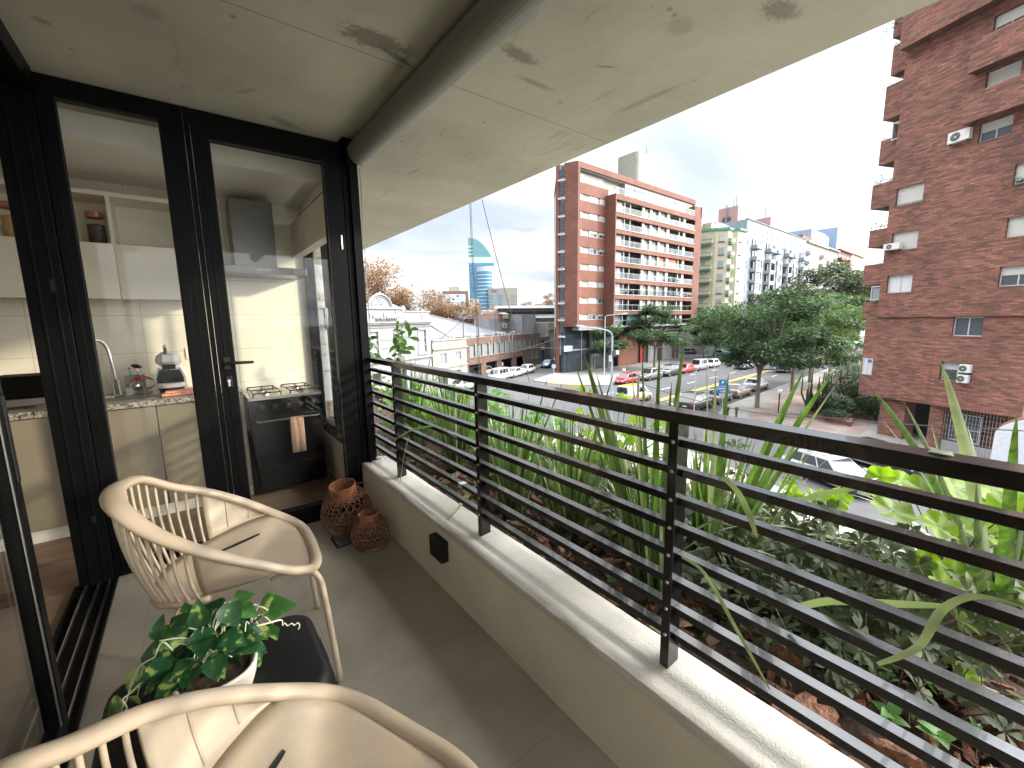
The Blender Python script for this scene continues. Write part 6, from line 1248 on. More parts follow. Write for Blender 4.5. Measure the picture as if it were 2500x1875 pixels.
gw = row_building('grey white building with vertical ribs beside the dark brown one', 'grey_apartments', 93.3, 109, 25.4, 'concrete', ncol=4); bx(gw, 'ribs', 'concrete_grey', [(u, u+.5, -.3, -.003, 2, 21) for u in (2, 3.5, 10, 11.5)]); bx(gw, 'roof_brick_box', 'stucco_brown', [(-6, 5, 6, 12, 25.4, 30)]); antenna(gw, 2, 7, 30, 3)
row_building('dark brown apartment building with white zigzag ledges far along avenue', 'brown_apartments', 109.1, 130, 26.4, 'stucco_brown', balc=((0, 1), (3, 3)), winm='stucco_sand', ncol=5, bm='stucco_brown')
row_building('cream plain apartment building at far end of the avenue row', 'cream_apartments', 130.1, 151.5, 26.8, 'stucco_sand', winm='window_mid', ncol=7)
for lab, u0, u1, z1, yo in (('blue far tower above the grey building', 112, 131, 38, 30), ('blue far tower behind the cream building', 150, 182, 42, 20), ('tallest blue far tower by brick balconies', 186, 240, 47, 18)):
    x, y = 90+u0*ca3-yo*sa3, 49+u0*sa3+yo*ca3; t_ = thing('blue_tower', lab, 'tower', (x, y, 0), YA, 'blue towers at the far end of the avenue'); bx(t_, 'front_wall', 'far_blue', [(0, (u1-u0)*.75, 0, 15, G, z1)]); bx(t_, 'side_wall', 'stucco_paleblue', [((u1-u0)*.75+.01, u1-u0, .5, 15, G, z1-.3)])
# houses seen under the trees on the far side
row_building('low white shopfront row with teal base under the avenue trees', 'shop_row', 2.5, 22.4, -1.5, 'stucco_white', ncol=5, rows_=0); tb_ = thing('teal_wall', 'low teal painted wall beside the cross street cars', 'wall', (90, 46.5, G), YA); bx(tb_, 'wall', 'car_teal', [(0, 16, 0, .3, .13, 1.3)])
# ================================================================ VEHICLES
def car(kind, paint, lab, x, y, hd, grp=None, z0=G, roofm=None, plate=True, cat='car', name=None):
    S = dict(hatch=(3.8, 1.66, 1.46, .86, .80, .74, (1.05, .35, -1.35, -1.72), .62), sedan=(4.45, 1.74, 1.44, .88, .86, .94, (1.05, .30, -1.0, -1.65), .62), suv=(4.4, 1.8, 1.66, .98, .95, .9, (1.15, .45, -1.6, -2.0), .68), van=(4.15, 1.72, 1.80, 1.0, .92, .98, (1.35, .75, -1.95, -2.02), .62), wagon=(4.5, 1.76, 1.48, .88, .84, .86, (1.1, .3, -1.7, -2.12), .62))[kind]
    Lc, W, H, belt, hood, tail, (xa, xb, xc, xd), wd_ = S; hw = W/2; hl = Lc/2
    t_ = thing(name or {'hatch': 'parked_car', 'sedan': 'parked_car', 'suv': 'parked_car', 'van': 'parked_van', 'wagon': 'parked_car'}[kind], lab, cat, (x, y, z0), hd, grp)
    st = [(-hl, .80, .36, tail*.86), (-hl+.10, .93, .24, tail*.97), (-hl+.4, .99, .20, tail), (xd*.97, 1.0, .20, max(tail, belt-.02)), (0, 1.0, .20, belt), (xa, 1.0, .20, belt-.03), (hl-.75, .99, .20, hood*.97), (hl-.22, .93, .22, hood*.86), (hl-.04, .84, .28, hood*.68), (hl, .76, .36, hood*.58)]
    if kind == 'van' or kind == 'hatch' or kind == 'wagon' or kind == 'suv': st[0] = (-hl, .9, .34, belt*.92); st[1] = (-hl+.06, .97, .24, belt)
    b = MB(); n = 12
    for (sx_, f, zb, zt) in st:
        w = hw*f; R_ = [(0, zb), (w*.80, zb), (w*.95, zb+.07), (w, zb+.22), (w, zt-.17), (w*.965, zt-.05), (w*.88, zt), (0, zt+.02)]
        R_ = R_+[(-a, c) for a, c in R_[-2:0:-1]]; n = len(R_); b.v += [V(sx_, a, c) for a, c in R_]
    for i in range(len(st)-1):
        for k in range(n): b.f.append((i*n+k, (i+1)*n+k, (i+1)*n+(k+1) % n, i*n+(k+1) % n))
    b.f += [tuple(range(n)), tuple(range((len(st)-1)*n, len(st)*n))[::-1]]
    # greenhouse
    gw, gr = hw*.93, hw*.72; zr = H; o = len(b.v); zb_ = belt-.03
    G0 = [(xa, gw, zb_), (xb, gr, zr-.05), (xb-.35, gr*.98, zr), (xc+.2, gr*.98, zr), (xc, gr, zr-.04), (xd, gw*.97, zb_)]
    for s_ in (1, -1): b.v += [V(a, c*s_, d) for a, c, d in G0]
    b.f += [(o, o+1, o+7, o+6), (o+1, o+2, o+8, o+7), (o+2, o+3, o+9, o+8), (o+3, o+4, o+10, o+9), (o+4, o+5, o+11, o+10), (o, o+5, o+4, o+3, o+2, o+1), (o+6, o+7, o+8, o+9, o+10, o+11)]
    bd = b.build('body', paint, t_, world=False, bevel=.03)
    for p_ in bd.data.polygons: p_.use_smooth = True
    if roofm: bx(bd, 'roof_panel', roofm, [(xc+.15, xb-.3, -gr*.9, gr*.9, zr-.02, zr+.012)])
    # glass: bilinear patches lifted off the greenhouse
    def lerp(p, q, f): return Vector(p)*(1-f)+Vector(q)*f
    def patch(P0, P1, P2, P3, a0, a1, c0, c1, lift, nm):   # P0-P1 bottom edge, P3-P2 top edge
        b = MB(); q = [lerp(lerp(P0, P1, a), lerp(P3, P2, a), c) for a, c in ((a0, c0), (a1, c0), (a1-.0, c1), (a0, c1))]
        nn = (q[1]-q[0]).cross(q[3]-q[0]).normalized()*lift; b.add([p+nn for p in q]+[p-nn*.5 for p in q], [(0, 1, 2, 3), (7, 6, 5, 4), (0, 4, 5, 1), (1, 5, 6, 2), (2, 6, 7, 3), (3, 7, 4, 0)]); return b.build(nm, 'car_glass', t_, world=False)
    g = lambda i, s_: (G0[i][0], G0[i][1]*s_, G0[i][2])
    patch(g(0, 1), g(0, -1), g(1, -1), g(1, 1), .05, .95, .08, .95, -.008, 'windshield')
    patch(g(5, -1), g(5, 1), g(4, 1), g(4, -1), .07, .93, .12 if kind != 'van' else .25, .92, -.008, 'rear_window')
    for s_ in (1, -1):
        A = [g(5, s_), g(0, s_), (xb+.04, gr*s_, zr-.06), (xc-.02, gr*s_, zr-.06)]
        segs = ((.10, .30), (.325, .60), (.625, .90)) if kind in ('suv', 'van', 'wagon') else (((.12, .50), (.53, .90)) if kind == 'hatch' else ((.17, .50), (.53, .90)))
        if kind == 'van' and paint == 'car_white' and roofm: segs = ((.66, .93),)
        for a0, a1 in segs: patch(*A, a0, a1, .12, .90, .010*s_, 'side_window')
    for sx_ in (hl-.78, -hl+.78):
        for s_ in (1, -1):
            b = MB(); r = wd_/2; m_ = Matrix(((1, 0, 0), (0, 0, s_), (0, -s_ if False else 1, 0)))
            ax = Euler((R(-90*s_), 0, 0)).to_matrix()
            b.lathe([(0, -.20), (r*.96, -.20), (r, -.17), (r, -.02), (r*.94, 0), (r*.66, .0), (r*.64, -.03)], c=(sx_, s_*(hw+.005), r), n=22, axis=ax); w = b.build('wheel', 'tyre', t_, world=False)
            b = MB(); b.lathe([(r*.64, -.012), (r*.58, -.03), (r*.18, -.012), (0, -.006)], c=(sx_, s_*(hw+.005), r), n=22, axis=ax)
            b.build('rim', 'rim_silver', w, world=False)
            b = MB()
            for k in range(5):
                a = 2*math.pi*(k+.5)/5; b.obox((sx_+r*.43*math.cos(a), s_*(hw-.008), r+r*.43*math.sin(a)), (r*.20, .012, r*.13), (0, -a, 0))
            b.build('rim_holes', 'tyre', w, world=False)
            b = MB(); b.lathe([(r*1.17, -.012), (r*1.17, .004), (r*1.0, .005), (0, .005)], c=(sx_, s_*(hw*1.0-.002)-.012*s_, r+.02), n=22, axis=ax); b.build('wheel_arch', 'rubber', t_, world=False)
    for s_ in (1, -1):
        bx(t_, 'headlight', 'lens_clear', [(hl-.17, hl-.02, s_*hw*.66-.15, s_*hw*.66+.15, hood*.58, hood*.58+.13)], bevel=.03)
        bx(t_, 'tail_light', 'lens_red', [(-hl-.012, -hl+.09, s_*hw*.76-.11, s_*hw*.76+.11, tail*.68, tail*.68+.17)], bevel=.02)
        bx(t_, 'wing_mirror', paint, [(xa-.28, xa-.12, s_*(hw+.09)-.08, s_*(hw+.09)+.08, belt+.0, belt+.12)], bevel=.02)
    bx(t_, 'plate', 'plate', [(hl-.005, hl+.012, -.2, .2, .38, .48)]); bx(t_, 'plate', 'plate', [(-hl-.012, -hl+.005, -.2, .2, .48 if kind == 'sedan' else .52, .58 if kind == 'sedan' else .62)])
    bx(t_, 'bumper', 'rubber', [(hl-.06, hl+.006, -hw*.62, hw*.62, .27, .36), (-hl-.006, -hl+.06, -hw*.66, hw*.66, .27, .36)]); bx(t_, 'grille', 'rubber', [(hl-.06, hl-.002, -hw*.35, hw*.35, hood*.55, hood*.55+.12)])
    bx(t_, 'side_trim', 'rubber', [(-hl+1.2, hl-1.2, hw-.002, hw+.012, .40, .45), (-hl+1.2, hl-1.2, -hw-.012, -hw+.002, .40, .45)])
    return t_
W_ = math.pi; far_ = 'cars parked nose to tail on far side of avenue'
car('hatch', 'car_red', 'dark red hatchback leading the parked row on the far side', 46.0, 34.85, AV+W_, far_)
car('suv', 'car_grey', 'brown grey suv parked behind the dark red hatchback', 51.5, 35.0, AV+W_, far_)
bwc = car('suv', 'car_black', 'black and white crossover with striped windscreen parked in far row', 57.2, 35.5, AV+W_, far_)
bx(bwc, 'white_bonnet', 'car_white', [(1.25, 2.12, -.82, .82, .80, .955)], bevel=.04); b = MB()
for k in range(6): b.add([(1.10-.06, -.66+.25*k, 1.06), (1.10-.06, -.54+.25*k, 1.06), (.62, -.54+.22*k, 1.54), (.62, -.64+.22*k, 1.54), (1.08, -.66+.25*k, 1.075), (1.08, -.54+.25*k, 1.075), (.66, -.54+.22*k, 1.555), (.66, -.64+.22*k, 1.555)], [(0, 3, 2, 1), (4, 5, 6, 7), (0, 1, 5, 4), (1, 2, 6, 5), (2, 3, 7, 6), (3, 0, 4, 7)])
b.build('sun_shade', 'plate', bwc, world=False)
car('hatch', 'car_red2', 'bright red small car parked in the middle of far row', 61.9, 35.7, AV+W_, far_)
car('van', 'car_silver', 'silver panel van with windows parked in far row', 66.6, 36.0, AV+W_, far_)
car('hatch', 'car_white', 'white hatchback last in the visible far parked row', 71.8, 36.5, AV+W_, far_)
rv = car('van', 'car_white', 'white service van with yellow roof and orange stripe driving on the avenue', 36.6, 26.6, AV-R(6), roofm='van_yellow', name='service_van', cat='van')
for s_ in (1, -1): bx(rv, 'stripe', 'van_yellow', [(-1.9, 1.5, s_*.861-.012, s_*.861+.012, .58, .70)])
text('MUNICIPAL', 'side_lettering', 'text_dark', rv, (-1.2, -.885, .64), .12, (R(90), 0, 0), .004); bx(rv, 'rear_doors_window', 'car_glass', [(-2.10, -2.06, -.62, -.08, 1.08, 1.60), (-2.10, -2.06, .08, .62, 1.08, 1.60)], bevel=.01); bx(rv, 'open_side_window', 'car_glass', [(-.2, .5, -.80, -.795, 1.1, 1.5)])
nr_ = 'cars parked along the near kerb of avenue'
car('suv', 'car_black', 'dark crossover seen from behind, nearest of near kerb row', 37.7, 20.5, AV, nr_)
car('sedan', 'car_navy', 'dark slate car with blue rear window second in near kerb row', 42.4, 20.75, AV, nr_)
car('sedan', 'car_brown', 'grey brown fastback sedan third in near kerb row', 47.3, 21.0, AV, nr_)
car('sedan', 'car_silver', 'older silver sedan parked ahead of the grey brown one', 53.0, 21.5, AV, nr_)
car('sedan', 'car_silver', 'pale car driving toward us beyond the yellow line behind the big tree', 73.5, 31.6, AV+W_, name='driving_car')
for (x_, y_2, k_, m_, l_) in ((92.6, 52.0, 'suv', 'car_navy', 'dark blue suv parked on the cross street below yellow building'), (93.5, 46.0, 'sedan', 'car_teal', 'pale teal car parked on the cross street by the teal wall'), (101, 43.5, 'hatch', 'car_white', 'white car parked on the cross street behind tree trunk')): car(k_, m_, l_, x_, y_2, R(-55))
SA = R(24)
car('van', 'car_white', 'white van parked in front of open bays of brick warehouse', *wf(2.5, -3.6), SA+W_, name='parked_van', cat='van')
car('sedan', 'car_white', 'old boxy white sedan between the van and white hatchback', *wf(7.0, -3.7), SA+W_)
car('hatch', 'car_white', 'white hatchback parked behind old boxy sedan by warehouse', *wf(11.4, -3.7), SA+W_)
car('hatch', 'car_blue', 'metallic blue hatchback parked at far end of side street', *wf(20.6, -3.6), SA+W_)
car('hatch', 'car_silver', 'silver car right behind the metallic blue hatchback', *wf(24.9, -3.7), SA+W_)
car('sedan', 'car_silver', 'silver car crossing the junction seen through upper slats', 27.2, 45.4, R(12))
car('hatch', 'car_silver', 'pale grey car in dark second bay of brick warehouse', *wf(6.6, 1.6), SA+W_); car('sedan', 'car_black', 'black car in the leftmost bay of brick warehouse', *wf(2.0, 1.6), SA+W_)
FA = math.atan2(fd.y, fd.x)
hc = car('wagon', 'car_silver', 'silver hatchback with roof rails parked in street directly below planter', 25.6, 6.4, FA, name='parked_car')
b = MB()
for s_ in (1, -1): b.tube([(-1.5, s_*.62, 1.49), (-1.4, s_*.62, 1.53), (.1, s_*.62, 1.53), (.2, s_*.62, 1.48)], .015, 5)
b.tube([(-.95, -.62, 1.53), (-.95, .62, 1.53)], .015, 5).tube([(-.1, -.62, 1.53), (-.1, .62, 1.53)], .015, 5); b.build('roof_rails', 'rubber', hc, world=False)
kc_ = car('sedan', 'car_black', 'black car with silver wheels at opposite kerb mostly hidden by top rail', 30.55, 5.7, FA)
bx(kc_, 'chrome_strip', 'chrome', [(-1.3, 1.3, .905, .925, .32, .38), (-1.3, 1.3, -.925, -.905, .32, .38)])
car('hatch', 'car_white', 'pale car lower right in the street partly behind lime leaves', 22.6, -2.3, FA)
for k, s_ in enumerate((104, 111, 118, 126, 134)): car('hatch' if k % 2 else 'sedan', ('car_silver', 'car_black', 'car_white', 'car_grey', 'car_dgrey')[k], ('silver', 'black', 'white', 'grey', 'dark grey')[k]+' car in the distant line climbing the avenue', *av(s_, 8.9), AV+W_)
def bus(lab, paint, s, t, L_, hd, up_='window_dark'):
    x, y = av(s, t); o = thing('city_bus', lab, 'bus', (x, y, G), hd); bx(o, 'body', paint, [(-L_/2, L_/2, -1.25, 1.25, .35, 3.0)], bevel=.12)
    bx(o, 'windshield', 'car_glass', [(-L_/2-.02, -L_/2+.05, -1.1, 1.1, 1.25, 2.55)]); bx(o, 'destination_sign', 'text_dark', [(-L_/2-.021, -L_/2+.05, -.9, .9, 2.6, 2.85)])
    for s_ in (1, -1): bx(o, 'side_windows', 'car_glass', [(-L_/2+.5+1.4*k, -L_/2+1.8+1.4*k, s_*1.255-.01, s_*1.255+.01, 1.4, 2.45) for k in range(int((L_-1)/1.4))])
    for sx_ in (-L_/2+2.2, L_/2-2.6):
        for s_ in (1, -1): b = MB(); b.lathe([(0, -.25), (.48, -.25), (.48, 0), (.25, .01), (0, .01)], c=(sx_, s_*1.26, .48), n=18, axis=Euler((R(-90*s_), 0, 0)).to_matrix()); b.build('wheel', 'tyre', o, world=False)
    for s_ in (1, -1): bx(o, 'headlight', 'lens_clear', [(-L_/2-.02, -L_/2+.05, s_*.95-.15, s_*.95+.15, .65, .85)])
    bx(o, 'bumper', 'frame_white', [(-L_/2-.04, -L_/2+.02, -1.2, 1.2, .4, .5)])
bus('dark blue city bus on the avenue behind the big tree crowns', 'bus_blue', 36.5, -2.4, 11, AV); bus('red bus far up the avenue between trees', 'bus_red', 104, 4.0, 10, AV)
# motorbike
x, y = wf(15.6, -3.0); mo = thing('motorbike', 'dark motorbike parked between white hatchback and blue car', 'motorbike', (x, y, G), SA+R(160))
for sx_ in (-.62, .62): b = MB(); b.tube([(sx_+.27*math.cos(a), 0, .31+.27*math.sin(a)) for a in [6.283*k/16 for k in range(16)]], .05, 6, closed=True); b.build('wheel', 'tyre', mo, world=False)
b = MB(); b.tube([(-.62, 0, .31), (-.1, 0, .45), (.3, 0, .8), (.62, 0, .31)], .05, 6).tube([(.3, 0, .8), (.22, 0, 1.05)], .03, 6).tube([(.22, -.33, 1.08), (.22, .33, 1.08)], .025, 6); b.obox((.02, 0, .45), (.45, .22, .3)); b.build('frame', 'frame_grey', mo, world=False)
bx(mo, 'tank', 'car_black', [(-.02, .3, -.13, .13, .72, .92)], bevel=.05); bx(mo, 'saddle', 'tyre', [(-.65, -.02, -.12, .12, .76, .86)], bevel=.03)
# worker at the warehouse door
def person(lab, x, y, z, hd, h, shirt, trousers):
    t_ = thing('person', lab, 'person', (x, y, z), hd)
    me = bpy.data.meshes.new('body'); J = [(0, 0, .95), (0, 0, 1.15), (0, 0, 1.38), (0, 0, 1.50), (0, .01, 1.64), (0, .0, 1.74), (.19, 0, 1.40), (.25, .04, 1.12), (.24, .16, .92), (-.19, 0, 1.40), (-.25, .04, 1.12), (-.24, .16, .92), (.10, 0, .90), (.12, .03, .50), (.12, 0, .08), (.12, .14, .04), (-.10, 0, .90), (-.12, .06, .50), (-.12, -.05, .08), (-.12, .09, .04)]
    E_ = [(0, 1), (1, 2), (2, 3), (3, 4), (4, 5), (2, 6), (6, 7), (7, 8), (2, 9), (9, 10), (10, 11), (0, 12), (12, 13), (13, 14), (14, 15), (0, 16), (16, 17), (17, 18), (18, 19)]
    rr_ = [.15, .14, .16, .055, .10, .07, .065, .045, .035, .065, .045, .035, .095, .065, .045, .04, .095, .065, .045, .04]
    me.from_pydata([Vector(j)*(h/1.78) for j in J], E_, []); o = bpy.data.objects.new('body', me); col.objects.link(o); o.parent = t_
    o.modifiers.new('skin', 'SKIN'); me.skin_vertices[0].data[0].use_root = True
    for i, r in enumerate(rr_): me.skin_vertices[0].data[i].radius = (r, r*.75) if i < 3 else (r, r)
    s_ = o.modifiers.new('sub', 'SUBSURF'); s_.levels = s_.render_levels = 1; me.materials.append(M[trousers])
    b = MB(); b.lathe([(.17, .92), (.185, 1.05), (.19, 1.25), (.20, 1.40), (.10, 1.50), (.07, 1.52)], n=14)
    for v_ in b.v: v_.y *= .72
    for s_2 in (1, -1): b.tube([(s_2*.17, 0, 1.42), (s_2*.235, .02, 1.28), (s_2*.26, .04, 1.14)], [.085, .07, .06], 8)
    b.build('shirt', shirt, t_, world=False, smooth=True); b = MB(); b.lathe([(0, 1.50), (.055, 1.52), (.095, 1.58), (.10, 1.66), (.06, 1.75), (0, 1.78)], n=12); b.build('head', 'skin', t_, world=False, smooth=True); b = MB(); b.lathe([(.104, 1.67), (.09, 1.73), (.05, 1.785), (0, 1.795)], c=(0, -.01, 0), n=12); b.build('hair', 'cloth_dark', t_, world=False, smooth=True)
x, y = wf(11.6, .9); person('person in white shirt standing in third open bay of warehouse', x, y, GZ, SA+W_, 1.75, 'shirt_white', 'cloth_dark')
# ================================================================ TREES
def tree_mesh(seed, H, Rr, n, m_, base, leafy=1., flat=.55, lsz=.5, nblob=16, trunk_r=.22, lean=0.):
    """returns (trunk mesh object builder, crown MB)"""
    rn = random.Random(seed); tr = MB(); cr = MB(); blobs = []
    nst = 3
    for k in range(nst):
        a = 2*math.pi*k/nst+rn.uniform(-.4, .4); top = V(Rr*.35*math.cos(a), Rr*.35*math.sin(a), H*.62)
        P_ = crom([V(0, 0, 0), V(.03*k, 0, base*.55), V(.12*math.cos(a)+lean, .12*math.sin(a), base), top*.55+V(0, 0, base*.35), top], 4); K = len(P_); tr.tube(P_, [trunk_r*(1-.8*i/K)*(1 if k == 0 or i > 4 else .9) for i in range(K)], 7)
        for j in range(nblob//nst):
            b_ = a+rn.uniform(-1.1, 1.1); rr_ = Rr*rn.uniform(.25, .95); zt = base+(H-base)*rn.uniform(.12, .95)*(1-.35*(rr_/Rr)**2); e = V(rr_*math.cos(b_), rr_*math.sin(b_), zt); s_ = P_[rn.randint(K//2, K-1)]
            mid = s_.lerp(e, .5)+V(0, 0, -.25+.3*rn.random()); q = crom([s_, mid, e], 4); tr.tube(q, [trunk_r*.28*(1-.75*i/len(q)) for i in range(len(q))], 5); blobs.append((e, Rr*rn.uniform(.17, .34)))
    per = n//len(blobs)
    for c, r in blobs:
        for k in range(per):
            u = V(rn.gauss(0, 1), rn.gauss(0, 1), rn.gauss(0, 1)).normalized()*r*(rn.random()**.38); u.z *= flat; p_ = c+u
            d = V(u.x+rn.gauss(0, .4)*r, u.y+rn.gauss(0, .4)*r, rn.gauss(-.05, .25)*r).normalized(); nn = V(rn.gauss(0, .45), rn.gauss(0, .45), 1).normalized(); s_ = d.cross(nn).normalized(); L_ = lsz*rn.uniform(.6, 1.3); w = L_*rn.uniform(.22, .4)
            droop = V(0, 0, -L_*.12); o = len(cr.v); cr.v += [p_, p_+d*L_*.5+s_*w*.5, p_+d*L_+droop, p_+d*L_*.5-s_*w*.5]; cr.f.append((o, o+1, o+2, o+3))
    return tr, cr
def tree(lab, x, y, z, tpl, rot=0, sc_=1., m_='foliage', grp='green trees along the avenue'):
    t_ = thing('street_tree', lab, 'tree', (x, y, z), rot, grp); t_.scale = (sc_,)*3
    for nm, me, mm in (('trunk', tpl[0], 'bark_tree'), ('crown', tpl[1], m_)):
        o = bpy.data.objects.new(nm, me); col.objects.link(o); o.parent = t_
        o.material_slots[0].link = 'OBJECT'; o.material_slots[0].material = M[mm]
    return t_
def tpl(**k):
    a, c = tree_mesh(**k); out = []
    for b, nm in ((a, 'trunk'), (c, 'crown')):
        me = bpy.data.meshes.new(nm); me.from_pydata([tuple(v_) for v_ in b.v], [], b.f); me.materials.append(M['foliage']); out.append(me)
    return out
T1 = tpl(seed=1, H=11.3, Rr=5.2, n=13500, m_='', base=3.6, nblob=45, lsz=.5)
T2 = tpl(seed=5, H=7.6, Rr=3.4, n=8000, m_='', base=2.6, nblob=18, lsz=.42, trunk_r=.14)
T3 = tpl(seed=9, H=10.5, Rr=4.8, n=11500, m_='', base=3.4, nblob=39, lsz=.5, trunk_r=.2)
tree('large feathery green tree with forked trunk on near kerb beside sedans', 41.6, 16.6, G+.13, T1, 0.4, 1.0)
tree('small green tree before the glass shopfront of brick tower', 53.5, 44.0, G+.13, T2, 0, 1.02)
tree('medium dark green tree in front of brick tower balconies', 62.5, 41.6, G+.13, T3, 1.2, 1.05, 'foliage_dark' if False else 'foliage')
tree('slender green tree behind the street lamp at end of brick tower', 83.6, 44.3, G+.13, T2, 2.2, 1.3)
tree('green tree behind the row of parked vans below yellow building', 79, 39.5, G+.13, T3, 3.2, .85, 'foliage_light')
tree('leafy tree overlapping base of the yellow building', 92, 42.5, G+.13, T3, .9, 1.0)
tree('second near kerb tree just beyond the large forked one', 53.5, 17.8, G+.13, T3, 2.0, 1.0)
tree('third near kerb tree with brighter crown over the dark bus', 62.5, 18.9, G+.13, T1, 2.6, .98, 'foliage_light')
tree('small sparse tree above the palm near brick block corner', 60.5, 15.2, G+.13, T2, 1.9, .80)
tree('bushy avenue tree on far kerb behind the big crown', 86, 39.5, G+.13, T1, 4.4, 1.0)
tree('dense tree filling the gap below light blue apartments', 100, 40.5, G+.13, T1, 1.4, 1.1)
tree('fourth near kerb tree before the dark domed one', 76, 20.5, G+.13, T3, 5.0, 1.15)
tree('huge dark domed tree at the end of visible avenue', 100, 24.5, G+.13, T1, 3.6, 1.75, 'foliage_dark')
tree('dark round tree left of the huge domed one', 108, 38, G+.13, T1, .3, 1.45, 'foliage_dark')
tree('dark tree beside brick block at the right end of avenue', 132, 30.5, G+.13, T3, 1.1, 1.7, 'foliage_dark')
tree('hazy green tree above traffic light far down avenue', 118, 23.5, G+.13, T3, 2.9, 1.5)
tree('distant green tree below cream apartments', 140, 45, G+.13, T1, 2.1, 1.5, 'foliage_dark')
TA = tpl(seed=21, H=17, Rr=8.2, n=9000, m_='', base=5, nblob=36, lsz=.62, flat=.95, trunk_r=.35)
TB = tpl(seed=23, H=14, Rr=8.5, n=7600, m_='', base=4, nblob=36, lsz=.62, flat=.8, trunk_r=.3)
ga = 'rust coloured autumn trees behind the white building'
for (px, ty, zt, tp, H_, rot, lab) in ((893, 76, 12.3, TA, 17, 0, 'tall rust brown autumn tree beside the black corner post'), (955, 82, 8.6, TA, 17, 2, 'autumn tree with thinning crown behind arched pediment'), (1035, 80, 8.6, TB, 14, 1, 'broad half bare autumn tree behind the grey clerestory roof'), (1080, 84, 6.2, TB, 14, 3, 'rusty autumn tree below the white far block'), (1128, 82, 5.6, TB, 14, 4.4, 'low rusty autumn tree left of the hanging cable')):
    q = ray(px, 780); q = Vector((q.x, q.y)).normalized()*ty*1.08; tree(lab, q.x, q.y, zt-H_*.97, tp, rot, 1.0 if px < 960 else .95, 'foliage_autumn', ga)
for (px, dd, zt, s_, lab) in ((1205, 150, 6.5, .35, 'tiny rusty treetop above grey sheds below office block'), (1290, 120, 6.8, .3, 'small rusty treetop over the long grey shed'), (1318, 120, 6.2, .28, 'small brown treetop right of the other shed treetop'), (1352, 110, 8.4, .35, 'brown treetop touching left edge of brick tower')):
    q = ray(px, 780); q = Vector((q.x, q.y)).normalized()*dd; tree(lab, q.x, q.y, zt-14*s_, TB, px, s_, 'foliage_autumn', ga)
# shrubs by the brick block corner: cactus, dracaena, clipped bushes
def bush(lab, x, y, r, h, n, m_='bush_leaf', lsz=.22, z=G+.13, name='bush'):
    t_ = thing(name, lab, 'bush', (x, y, z)); b = MB()
    for k in range(n):
        u = V(random.gauss(0, 1), random.gauss(0, 1), random.gauss(0, 1)).normalized()*(random.random()**.35); u = V(u.x*r, u.y*r, (u.z*.5+.5)*h); d = V(random.gauss(0, 1), random.gauss(0, 1), random.gauss(.3, .6)).normalized(); leaf(b, u, d, V(0, 0, 1), lsz, lsz*.4, n=2, shape='x')
    b.build('foliage', m_, t_, world=False); b = MB(); b.tube([(0, 0, 0), (.05, 0, h*.6)], .05, 5); b.build('stem', 'bark_tree', t_, world=False); return t_
bush('dark clipped bush at the foot of the cactus near brick block', 42.3, 11.0, 1.5, 2.0, 5200); bush('low round bush in front of brick block planter wall', 40.6, 10.3, 1.0, 1.1, 1200, lsz=.16); bush('tall dark shrub mass behind brick block pillar', 47.5, 10.8, 2.6, 4.2, 11000); bush('dark shrub between the palm and brick wall', 45.5, 9.5, 2.0, 3.2, 7000)
bush('leafy shrub under the overhang of brick block', 43.5, 8.3, 1.4, 2.6, 3600)
MB().prism([(39.6, 9.0), (41.2, 9.3), (42.4, 12.2), (40.9, 12.8)], G+.13, G+.5).build('brick_planter', 'brick_right', label='low brick planter edge around bushes by the brick block', cat='planter')
ct = thing('cactus', 'tall many armed cactus beside the bushes at brick block', 'cactus', (42.6, 12.4, G+.13)); b = MB()
for k in range(26):
    a = random.uniform(0, 6.28); r = random.uniform(.1, 1.3); h = random.uniform(1.6, 4.1); x, y = r*math.cos(a), r*math.sin(a); b.tube([(x*.3, y*.3, 0), (x*.8, y*.8, h*.35), (x, y, h*.5), (x*1.02, y, h)], [.07, .075, .07, .03], 6)
b.build('arms', 'bush_leaf', ct, world=False)
dr_ = thing('dracaena_palm', 'spiky dark dracaena palm left of the brick block corner', 'palm', (50.5, 11.6, G+.13)); b = MB(); b.tube([(0, 0, 0), (.1, 0, 2.2), (0, 0, 4.2)], [.14, .11, .08], 7); b.build('trunk', 'bark_tree', dr_, world=False); b = MB()
for cxx, cyy, cz in ((0, 0, 4.3), (.7, -.5, 3.4), (-.6, .4, 3.0)):
    for k in range(70): a = random.uniform(0, 6.28); e = random.uniform(-.5, 1.2); d = V(math.cos(a)*math.cos(e), math.sin(a)*math.cos(e), math.sin(e)); leaf(b, V(cxx, cyy, cz), d, V(0, 0, 1), random.uniform(.8, 1.2), .07, n=4, shape='x', curl=.3)
b.build('crown', 'bush_leaf', dr_, world=False)
